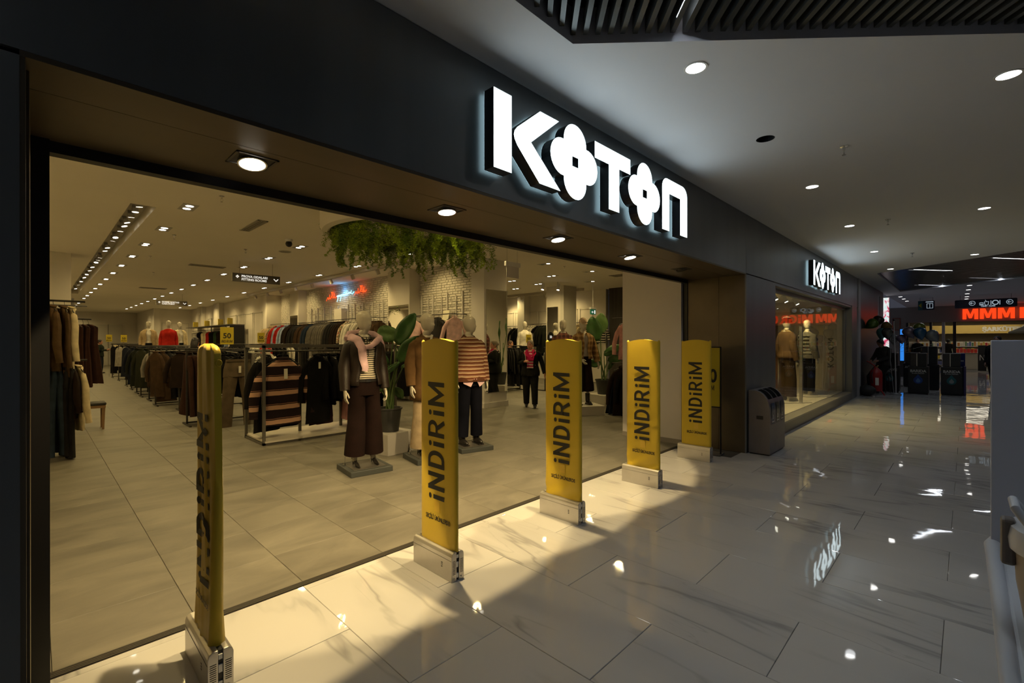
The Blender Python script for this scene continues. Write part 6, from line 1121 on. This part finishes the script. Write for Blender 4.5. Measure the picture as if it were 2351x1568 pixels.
# ------------------------------------------------------------------ supermarket at the end of the mall
MX = 33.0; MW = mat('market_wall', (.30,.275,.25), .8, var=.03, vscale=1)
w = struct('wall_market', B().box(MX, MX+.4, -8, 1.6, 2.58, 3.41), MW)
for y0, y1, m_ in ((.05,1.6,MW),(-.06,.05,mat('dark_mullion', (.05,.045,.04), .4, .4)),(-1.0,-.9,MATS['dark_mullion']),(-1.5,-1.38,ALU),(-1.92,-1.8,MATS['dark_mullion']),(-5.2,-5.1,MATS['dark_mullion'])): B().box(MX, MX+.3, y0, y1, 0, 2.58).build('pier', m_, w)
B().box(MX+.1, MX+.12, -1.82, -1.48, 0, 2.58).build('pane', GL, w)
struct('wall_market_back', B().box(46, 46.2, -9, 4, 0, 3.41), mat('market_back', (.50,.40,.24), .7)); struct('wall_market_side', B().box(MX+.4, 46, 3.8, 4, 0, 3.41), MW); struct('ceiling_market', B().box(MX+.4, 46, -9, 4, 3.0, 3.1), mat('market_ceiling', (.6,.58,.54), .8))
t = thing('market_cornice', 'yellow cornice with pale lettering above the supermarket back counter', 'cornice', (44.4,-6,2.1)); B().box(0,.5,0,7.0,.0,.56).build('panel', mat('cornice_yellow', (.62,.42,.10), .5), t); put_text('ŞARKÜTERİ', .36, mat('cornice_letter', (.75,.70,.58), .5), t, frame((-.01,2.95,.16),(0,-1,0),(0,0,1)), bold=.02, align='LEFT')
for i in range(5):
    x = MX+1.5+i*2.3; t = thing('market_lamp', ORD[i]+' bright ceiling lamp panel from the supermarket entrance', 'ceiling light', (x,-2.7,3.0), 0, 'supermarket ceiling lamps'); B().box(-.3,.3,-2.2,2.2,-.03,0).build('housing', WHITEP, t); B().box(-.26,.26,-2.16,2.16,-.034,-.03).build('diffuser', emis('market_tube', (1,.9,.7), 3.2), t)
t = thing('market_sign', 'glowing red-orange MMM MiGROS supermarket letters', 'sign', (MX-.01,-2.157,2.69)); RL = emis('red_letter', (1.0,.055,.008), 1.15); RS = mat('red_return', (.25,.02,.01), .5); y = 0.
for ch, sx in (('M',1),('M',1),('M',1),(' ',1),('M',1),('i',1),('G',1),('R',1),('O',1),('S',1)):
    if ch == ' ': y -= .10; continue
    wd = {'M':.565,'i':.15}.get(ch, .46)
    if ch in 'Mi':
        P = [(0,0),(0,.52),(.19,.52),(.2825,.24),(.375,.52),(.565,.52),(.565,0),(.425,0),(.425,.34),(.335,.05),(.23,.05),(.14,.34),(.14,0)] if ch == 'M' else [(0,0),(0,.36),(.15,.36),(.15,0)]
        b = B(); b.prism(P, lambda u, v, w_: (-.01-w_, y-u, v), .06); b.prism([(0,.41),(0,.52),(.15,.52),(.15,.41)], lambda u, v, w_: (-.01-w_, y-u, v), .06) if ch == 'i' else None; b.build('letter', RL, t, tri=True)
    else:
        me = text_mesh(ch, .70, .03, 'LEFT', 1., .03); xs = [v.co.x for v in me.vertices]; x0, x1 = min(xs), max(xs)
        for v in me.vertices: v.co.x = (v.co.x-x0)/(x1-x0)*wd
        me.materials.clear(); me.materials.append(RL); me.transform(frame((-.04,y,.02),(0,-1,0),(0,0,1))); obj('letter', me, t)
    y -= wd+.058
l = bpy.data.lights.new('sign_glow', 'AREA'); l.shape = 'RECTANGLE'; l.size = 3.5; l.size_y = .5; l.energy = 2; l.color = (1,.12,.03); o = bpy.data.objects.new('sign_glow', l); C.objects.link(o); o.parent = t; o.location = (-.12,-2.2,.25); o.rotation_euler = (PI/2,0,-PI/2)
def gondola(lab, x, y, l_, seed):
    t = thing('shelf_unit', lab, 'shelf', (x, y, 0)); rr_ = random.Random(seed); B().box(.18,.22,-l_,0,0,1.55).build('back_panel', MATS['cornice_letter'], t)
    cols = [mat('pack_%d' % i, cc, .5) for i, cc in enumerate(((.5,.04,.03),(.6,.45,.05),(.55,.5,.4),(.08,.2,.08),(.5,.2,.04),(.6,.58,.55),(.1,.12,.3)))]
    for k in range(4):
        B().box(-.2,.2,-l_,0,.12+k*.37,.15+k*.37).build('shelf_board', WHITEP, t); b = B(); yy = 0
        while yy > -l_+.1:
            wd = rr_.uniform(.07,.14); b.box(-.19,-.05,yy-wd+.01,yy-.005,.15+k*.37,.15+k*.37+rr_.uniform(.18,.30),rr_.randrange(7)); yy -= wd
        o = b.build('packets', cols, t); o['kind'] = 'stuff'
gondola('supermarket shelf of bright packets near the red framed opening', 36.5, .9, 1.7, 1); gondola('supermarket shelf of yellow and white packets behind the yellow box', 41.2, -1.6, 2.6, 2); gondola('supermarket shelf of packets behind the glass doors', 38.5, -.6, 1.2, 3); gondola('supermarket shelf at the far side behind the kiosk board', 41, -4.3, 2.5, 4)
t = thing('promo_crate', 'yellow promotion crate printed with black arrows at the supermarket entrance', 'crate', (38.6,-2.72,0)); B().box(0,.6,0,.56,0,.86).build('box', mat('crate_yellow', (.62,.52,.05), .6), t); b = B()
for cy, cz, s_ in ((.38,.30,.16),(.16,.34,.10),(.40,.62,.12)): stroke(b, [(cy-s_*.8,cz-s_*.6),(cy+s_*.5,cz+s_*.7)], .03, lambda u, v: (-.004,u,v)); stroke(b, [(cy+s_*.55,cz+s_*.1),(cy+s_*.55,cz+s_*.75),(cy-s_*.1,cz+s_*.75)], .03, lambda u, v: (-.004,u,v))
b.build('arrow_print', INK, t)
for k in range(6): tag(B().box(-.1,.1,-.065,.065,0,.22).build('red_packet', mat('packet_red', (.5,.03,.02), .5), None, (37.2,-1.95-k*.145,.92), bevel=.01), ORD[k]+' red packet from the left on the supermarket counter', 'packet', 'red packets on the supermarket counter')
tag(B().box(-.15,.25,-.9,.15,0,.90).box(-.2,.3,-.95,.2,.90,.918).build('checkout_counter', mat('counter_pale', (.45,.40,.32), .5), None, (37.2,-1.95,0)), 'pale supermarket counter under the red packets', 'counter')
t = thing('black_totem', 'black floor totem with a pale letter N', 'totem', (35.4,-3.06,0)); B().box(0,.12,0,.32,0,1.36).build('panel', BLACKP, t, bevel=.01); b = B(); stroke(b, [(.08,.55),(.08,.85)], .03, lambda u, v: (-.003,.32-u,v)); stroke(b, [(.24,.55),(.24,.85)], .03, lambda u, v: (-.003,.32-u,v)); stroke(b, [(.08,.85),(.24,.55)], .03, lambda u, v: (-.003,.32-u,v)); b.build('letter', WHITEP, t)
tag(B().box(0,.03,0,.33,0,.66).build('framed_poster', [mat('poster_frame_red', (.35,.04,.02), .5)], None, (MX-.032,.28,2.18)), 'red framed poster on the supermarket wall', 'poster'); B().box(-.004,0,.03,.30,.03,.63).build('sheet', mat('poster_sheet', (.25,.2,.14), .6), bpy.data.objects['framed_poster'])
# hanging guidance signs
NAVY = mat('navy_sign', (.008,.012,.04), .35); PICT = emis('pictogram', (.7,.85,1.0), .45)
t = thing('guidance_sign', 'long navy hanging sign with arrows and food court pictograms', 'sign', (26,-2.82,3.07)); B().box(-.04,.04,-.86,.86,-.165,.165).build('board', NAVY, t, bevel=.03)
for y in (.36,-.66):
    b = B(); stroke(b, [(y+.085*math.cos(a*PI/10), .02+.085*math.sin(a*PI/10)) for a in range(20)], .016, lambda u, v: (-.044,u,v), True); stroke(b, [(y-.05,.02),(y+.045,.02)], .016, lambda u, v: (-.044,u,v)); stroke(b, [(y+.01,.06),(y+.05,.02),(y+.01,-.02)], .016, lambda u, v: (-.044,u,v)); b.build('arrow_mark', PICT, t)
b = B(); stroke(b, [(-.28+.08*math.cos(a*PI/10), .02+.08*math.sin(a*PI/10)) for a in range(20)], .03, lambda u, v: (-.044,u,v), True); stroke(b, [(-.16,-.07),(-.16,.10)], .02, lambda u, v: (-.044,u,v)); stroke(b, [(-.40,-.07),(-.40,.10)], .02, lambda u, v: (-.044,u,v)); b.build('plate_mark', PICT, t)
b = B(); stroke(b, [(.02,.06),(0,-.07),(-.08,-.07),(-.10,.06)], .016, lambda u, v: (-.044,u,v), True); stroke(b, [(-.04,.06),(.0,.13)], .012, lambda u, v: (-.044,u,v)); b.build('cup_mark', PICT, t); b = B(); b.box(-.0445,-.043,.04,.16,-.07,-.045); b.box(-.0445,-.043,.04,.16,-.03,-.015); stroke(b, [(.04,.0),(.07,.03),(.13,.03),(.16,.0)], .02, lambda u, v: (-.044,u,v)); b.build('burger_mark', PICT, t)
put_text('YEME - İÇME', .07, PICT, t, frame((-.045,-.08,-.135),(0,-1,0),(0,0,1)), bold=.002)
b = B(); stroke(b, [(.62,.08),(.74,.08),(.62,-.08),(.74,-.08)], .02, lambda u, v: (-.0435,u,v)); b.build('letter_print', mat('faint_blue', (.01,.03,.07), .4), t)
for y in (-.7,.7): B().tube([(0,y,.165),(0,y,CZ-3.07)], .006, 6).build('rod', GREYMETAL, t)
t = thing('guidance_sign', 'small navy hanging sign with a yellow arrow and lift pictogram', 'sign', (26,-1.10,3.08)); B().box(-.04,.04,-.26,.26,-.195,.195).build('board', NAVY, t, bevel=.03); B().box(-.045,-.041,.11,.26,-.19,.19).build('teal_field', mat('teal_field', (.01,.09,.11), .4), t); b = B(); b.add([(-.047,.24,0),(-.047,.15,.10),(-.047,.15,-.10)], [(0,1,2)]); b.build('arrow_mark', mat('arrow_yellow', (.5,.42,.02), .5), t)
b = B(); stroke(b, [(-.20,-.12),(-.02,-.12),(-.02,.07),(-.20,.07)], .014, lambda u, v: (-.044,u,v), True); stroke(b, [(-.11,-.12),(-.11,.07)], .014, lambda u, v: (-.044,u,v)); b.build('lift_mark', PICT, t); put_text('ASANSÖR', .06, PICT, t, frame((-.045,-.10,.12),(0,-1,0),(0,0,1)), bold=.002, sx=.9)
for y in (-.2,.2): B().tube([(0,y,.19),(0,y,CZ-3.08)], .006, 6).build('rod', GREYMETAL, t)
# light box and screen past the column
def lightbox_mat():
    m = emis('lightbox_print', (1,1,1), 1.1); nt = m.node_tree; b = nt.nodes['Principled BSDF']; tc = N(nt, 'ShaderNodeTexCoord'); n = N(nt, 'ShaderNodeTexNoise'); n.inputs['Scale'].default_value = 2.2; n.inputs['Distortion'].default_value = 2.5; nt.links.new(tc.outputs['Object'], n.inputs['Vector'])
    cr = N(nt, 'ShaderNodeValToRGB'); cr.color_ramp.elements[0].position = .42; cr.color_ramp.elements[0].color = (.55,.75,.72,1); cr.color_ramp.elements[1].position = .5; cr.color_ramp.elements[1].color = (.8,.8,.8,1); e = cr.color_ramp.elements.new(.6); e.color = (.55,.05,.12,1); nt.links.new(n.outputs['Fac'], cr.inputs[0]); nt.links.new(cr.outputs[0], b.inputs['Emission Color']); return m
t = thing('light_box', 'tall glowing advertising light box past the grey column', 'light box', (24.0,0,0)); B().box(0,.12,-.08,.5,.0,3.38).build('frame', ALU, t); B().box(-.006,0,-.07,.48,1.15,3.34).build('panel', lightbox_mat(), t)
t = thing('screen_totem', 'upright bright blue advertising screen behind the balloons', 'screen', (27,-.245,0)); B().box(0,.08,-.09,.09,0,2.15).build('body', BLACKP, t); B().box(-.005,0,-.065,.065,.72,2.12).build('display', emis('blue_screen', (.03,.25,.85), .9), t)
# ------------------------------------------------------------------ water cooler stand
DROP = [(0,.145)]+[(.085*math.sin(a), -.0-.085*math.cos(a)+.0) for a in [PI-.62-(2*PI-1.24)*i/16 for i in range(17)]]
def cooler(lab, x, y, rz, word, ring, inner, tall=1.23):
    t = thing('water_dispenser', lab, 'water dispenser', (x, y, 0), rz); CB = mat('cooler_black', (.012,.012,.014), .35); B().box(0,.5,-.235,.235,.03,.83).build('cabinet', CB, t, bevel=.012); B().box(.02,.48,-.22,.22,0,.03).build('plinth', BLACK, t)
    B().box(.06,.44,-.19,.19,.83,tall).build('tap_unit', mat('cooler_grey', (.06,.055,.055), .3, .3), t, bevel=.012); B().box(.052,.06,-.18,.02,.84,tall-.02).build('tap_recess', BLACKP, t); B().box(.045,.055,.02,.04,.84,tall-.01).build('trim_strip', ALU, t)
    if word:
        put_text(word, .105, mat('logo_white', (.55,.55,.55), .5), t, frame((-.003,0,.66),(0,-1,0),(0,0,1)), bold=.003, sx=1.0 if len(word) < 7 else .85)
        if word == 'BARIDA': put_text('Su Arıtma Sistemleri', .034, MATS['logo_white'], t, frame((-.003,0,.615),(0,-1,0),(0,0,1)), bold=.001)
        for sc, mm, off in ((1.25,ring,-.002),(.62,inner,-.004)): b = B(); b.add([(off,-u*sc,.42+v*sc-(.02 if sc < 1 else 0)) for u, v in DROP], [tuple(range(len(DROP)))]); b.build('drop_logo', mm, t)
    return t
TEAL = mat('logo_teal', (.01,.11,.13), .5); BLU2 = mat('logo_blue', (.01,.05,.25), .5); LW = mat('logo_pale', (.25,.27,.28), .5); LB = mat('logo_lightblue', (.08,.2,.45), .5)
cooler('black BARIDA water dispenser with blue drop logo in the middle of the stand', 18.55, -1.255, 0, 'BARIDA', BLU2, LB); cooler('black BARIDA water dispenser with teal drop logo at the aisle side of the stand', 18.75, -1.985, 0, 'BARIDA', TEAL, LW); cooler('black AQUAVIE water dispenser with teal drop logo behind the balloon pole', 18.9, -.55, 0, 'AQUAVIE', TEAL, LW); cooler('dim AQUAVIE water dispenser behind the middle one', 21.2, -.95, 0, 'AQUAVIE', TEAL, TEAL, 1.2); cooler('plain black dispenser with a white label at the back of the stand', 20.4, -1.43, 0, '', TEAL, LW, 1.42)
tag(B().box(0,.4,-.05,.0,0,.85).build('blue_board', mat('violet_board', (.05,.04,.14), .5), None, (18.9,-2.24,0)), 'violet side board on the aisle side of the water stand', 'board')
t = thing('crate_stack', 'blue plastic crate on top of the water stand', 'crate', (19.5,-2.12,0)); B().box(0,.4,-.16,.16,0,.8).build('table', BLACK, t); B().box(.02,.38,-.15,.15,.8,1.22).build('crate', mat('crate_blue', (.01,.02,.16), .5), t, bevel=.01); B().box(.015,.02,-.12,.10,.98,1.01).build('label', WHITEP, t)
# balloons and their pole
t = thing('balloon_pole', 'slim white balloon stand in front of the water dispensers', 'stand', (17.86,-.80,0)); B().lathe([(.13,0),(.13,.03),(.03,.05),(.02,.06)], 20).build('base', mat('clear_base', (.25,.26,.27), .2), t, smooth=True); B().tube([(0,0,.05),(0,.02,1.2),(0,.05,2.05),(0,.05,2.2)], [.018,.016,.014,.012], 8).build('pole', mat('pole_white', (.4,.4,.42), .4), t, smooth=True); B().tube([(0,.05,.05),(0,.13,1.0),(0,.12,1.9)], .006, 6).build('thin_rod', MATS['pole_white'], t, smooth=True); B().ball((0,.05,2.22), .03, 10, 8).build('knob', BLACKP, t, smooth=True)
def balloon(i, y, z, dx, colr, r_, words, tilt):
    t = thing('balloon', words, 'balloon', (17.9+dx, y, z), 0, 'balloons at the water stand'); m = mat('balloon_%d' % i, colr, .12, .25, spec=.8)
    rows_ = [(.02,-1.32),(.12,-1.22),(.42,-.92),(.72,-.55),(.93,-.12),(1.0,.25),(.93,.6),(.72,.88),(.4,1.04),(.05,1.08)]; b = B().lathe([(a*r_, z_*r_) for a, z_ in rows_], 20); b.lathe([(.05*r_,-1.42*r_),(.09*r_,-1.40*r_),(.02*r_,-1.30*r_)], 10); b.xf(Matrix.Rotation(tilt, 4, 'X')); b.build('skin', m, t, smooth=True)
    d = Matrix.Rotation(tilt, 3, 'X') @ Vector((0,0,-1.42*r_)); e = Vector((17.86-17.9-dx, -.78-y, max(1.15, z-.5)-z)) ; B().tube([d, d*.5+e*.5, e], .003, 5).build('string', MATS['pole_white'], t)
for i, a in enumerate(((-.206,2.12,.15,(.09,.16,.02),.16,'green balloon at the left end of the cluster',.9),(-.333,2.22,.35,(.05,.035,.02),.15,'dark bronze balloon at the top left',.5),(-.541,2.03,.2,(.22,.13,.03),.14,'gold balloon behind the teal one',.8),(-.469,1.83,.0,(.05,.13,.14),.15,'teal balloon under the gold one',.2),(-.613,1.83,-.15,(.06,.06,.05),.145,'dark olive grey balloon left of the pole',.0),(-.705,1.66,.3,(.2,.2,.2),.13,'white balloon behind the pole',.0),(-.905,1.66,.2,(.16,.12,.2),.12,'small lilac balloon right of the pole',-.1),(-1.092,1.85,.1,(.15,.11,.14),.155,'mauve balloon next to the blue one',-.5),(-1.30,1.97,.5,(.14,.17,.02),.15,'yellow green balloon behind the blue one',-.3),(-1.342,1.82,-.1,(.015,.07,.14),.155,'glossy dark blue balloon',-.2),(-1.604,1.74,.0,(.15,.16,.17),.16,'silver balloon at the right end of the cluster',-.6))): balloon(i, *a)
# fire extinguisher trolley, bag
t = thing('fire_extinguisher', 'large red wheeled fire extinguisher beside the dark panel wall', 'fire extinguisher', (17.4,-.38,0)); XR = mat('extinguisher_red', (.28,.012,.01), .35); B().lathe([(.12,.12),(.15,.16),(.155,.62),(.13,.72),(.06,.79),(.04,.82)], 24).build('cylinder', XR, t, smooth=True); b = B(); b.tube([(0,.0,.80),(0,.05,.88),(0,.16,.97),(0,.22,1.0)], .018, 8); b.build('handle', XR, t, smooth=True); b = B(); b.tube([(0,0,.82),(-.02,-.06,.88),(-.02,.06,.74)], .02, 8); b.build('valve', mat('brass', (.3,.22,.1), .3, .9), t, smooth=True); B().tube([(0,-.10,.18),(0,-.17,.05),(0,-.20,.0)], .02, 8).build('foot', XR, t); B().tube([(0,.10,.2),(0,.12,.02)], .015, 8).build('foot', XR, t); B().box(-.158,-.152,-.08,.0,.30,.52).build('label', WHITEP, t); B().tube([(-.05,.05,.80),(-.17,.08,.6),(-.17,.06,.35)], .012, 8).build('hose', BLACKP, t, smooth=True)
tag(B().ball((0,0,.16), (.2,.22,.16), 16, 10).tube([(-.1,0,.28),(0,0,.36),(.1,0,.28)], .012, 6).build('black_bag', mat('bag_black', (.008,.008,.008), .6), None, (16.95,-.22,0), smooth=True), 'round black bag on the floor at the foot of the pale trim', 'bag')
# people at the far end
person('seated attendant in a grey hooded top bending over behind the extinguisher', (18.35,-.46,-.0), -2.2, 1.66, dict(skin=skin(150,108,88), hair=DARKHAIR, top=fab(84,80,76), bottom=BLK, shoe=BLEATHER, ease=.04, nod=.5, hy=-.06, arms={-1:((-.25,-.06,1.14),(-.12,-.32,1.02)), 1:((.25,-.06,1.14),(.12,-.32,1.02))}, legs={-1:((-.12,-.40,.50),(-.12,-.36,.08)), 1:((.12,-.40,.50),(.12,-.36,.08))}))
t = thing('stool', 'dark stool under the seated attendant', 'stool', (18.35,-.46,0)); B().lathe([(.17,.60),(.18,.63),(.18,.66),(.16,.675)], 20).build('seat', BLACKP, t, smooth=True)
for k in range(4): a = k*PI/2+.4; B().tube([(.11*math.cos(a),.11*math.sin(a),.61),(.17*math.cos(a),.17*math.sin(a),0)], .012, 8).build('leg', DARKRAIL, t)
person('man in black clothes mostly hidden by the kiosk board', (20.6,-2.98,0), -1.9, 1.74, dict(STD, skin=skin(150,108,88), hair=DARKHAIR, top=fab(16,16,18), bottom=fab(16,16,18), ease=.04, fat=.04)); person('shopper in dark clothes near the supermarket packets', (36.2,-.25,0), -1.4, 1.72, dict(STD, skin=skin(160,114,92), hair=DARKHAIR, top=fab(24,22,24), bottom=BLK)); person('shopper in a dark jacket at the supermarket counter', (36.4,-1.55,0), 1.4, 1.70, dict(STD, skin=skin(170,122,98), hair=DARKHAIR, top=fab(46,40,36), bottom=BLK))
t = thing('kiosk_parasol', 'brown parasol edge over the kiosk at the frame border', 'parasol', (9.2,-3.72,0)); b = B(); b.lathe([(.02,2.02),(.35,1.98),(.75,1.86),(1.02,1.72),(1.02,1.70),(.74,1.83),(.34,1.95),(.02,1.99)], 24); b.build('canopy', mat('parasol_brown', (.09,.07,.035), .7), t, smooth=True); B().tube([(0,0,0),(0,0,2.0)], .02, 8).build('pole', GREYMETAL, t); B().lathe([(.22,0),(.22,.04),(.03,.06)], 20).build('base', GREYMETAL, t)
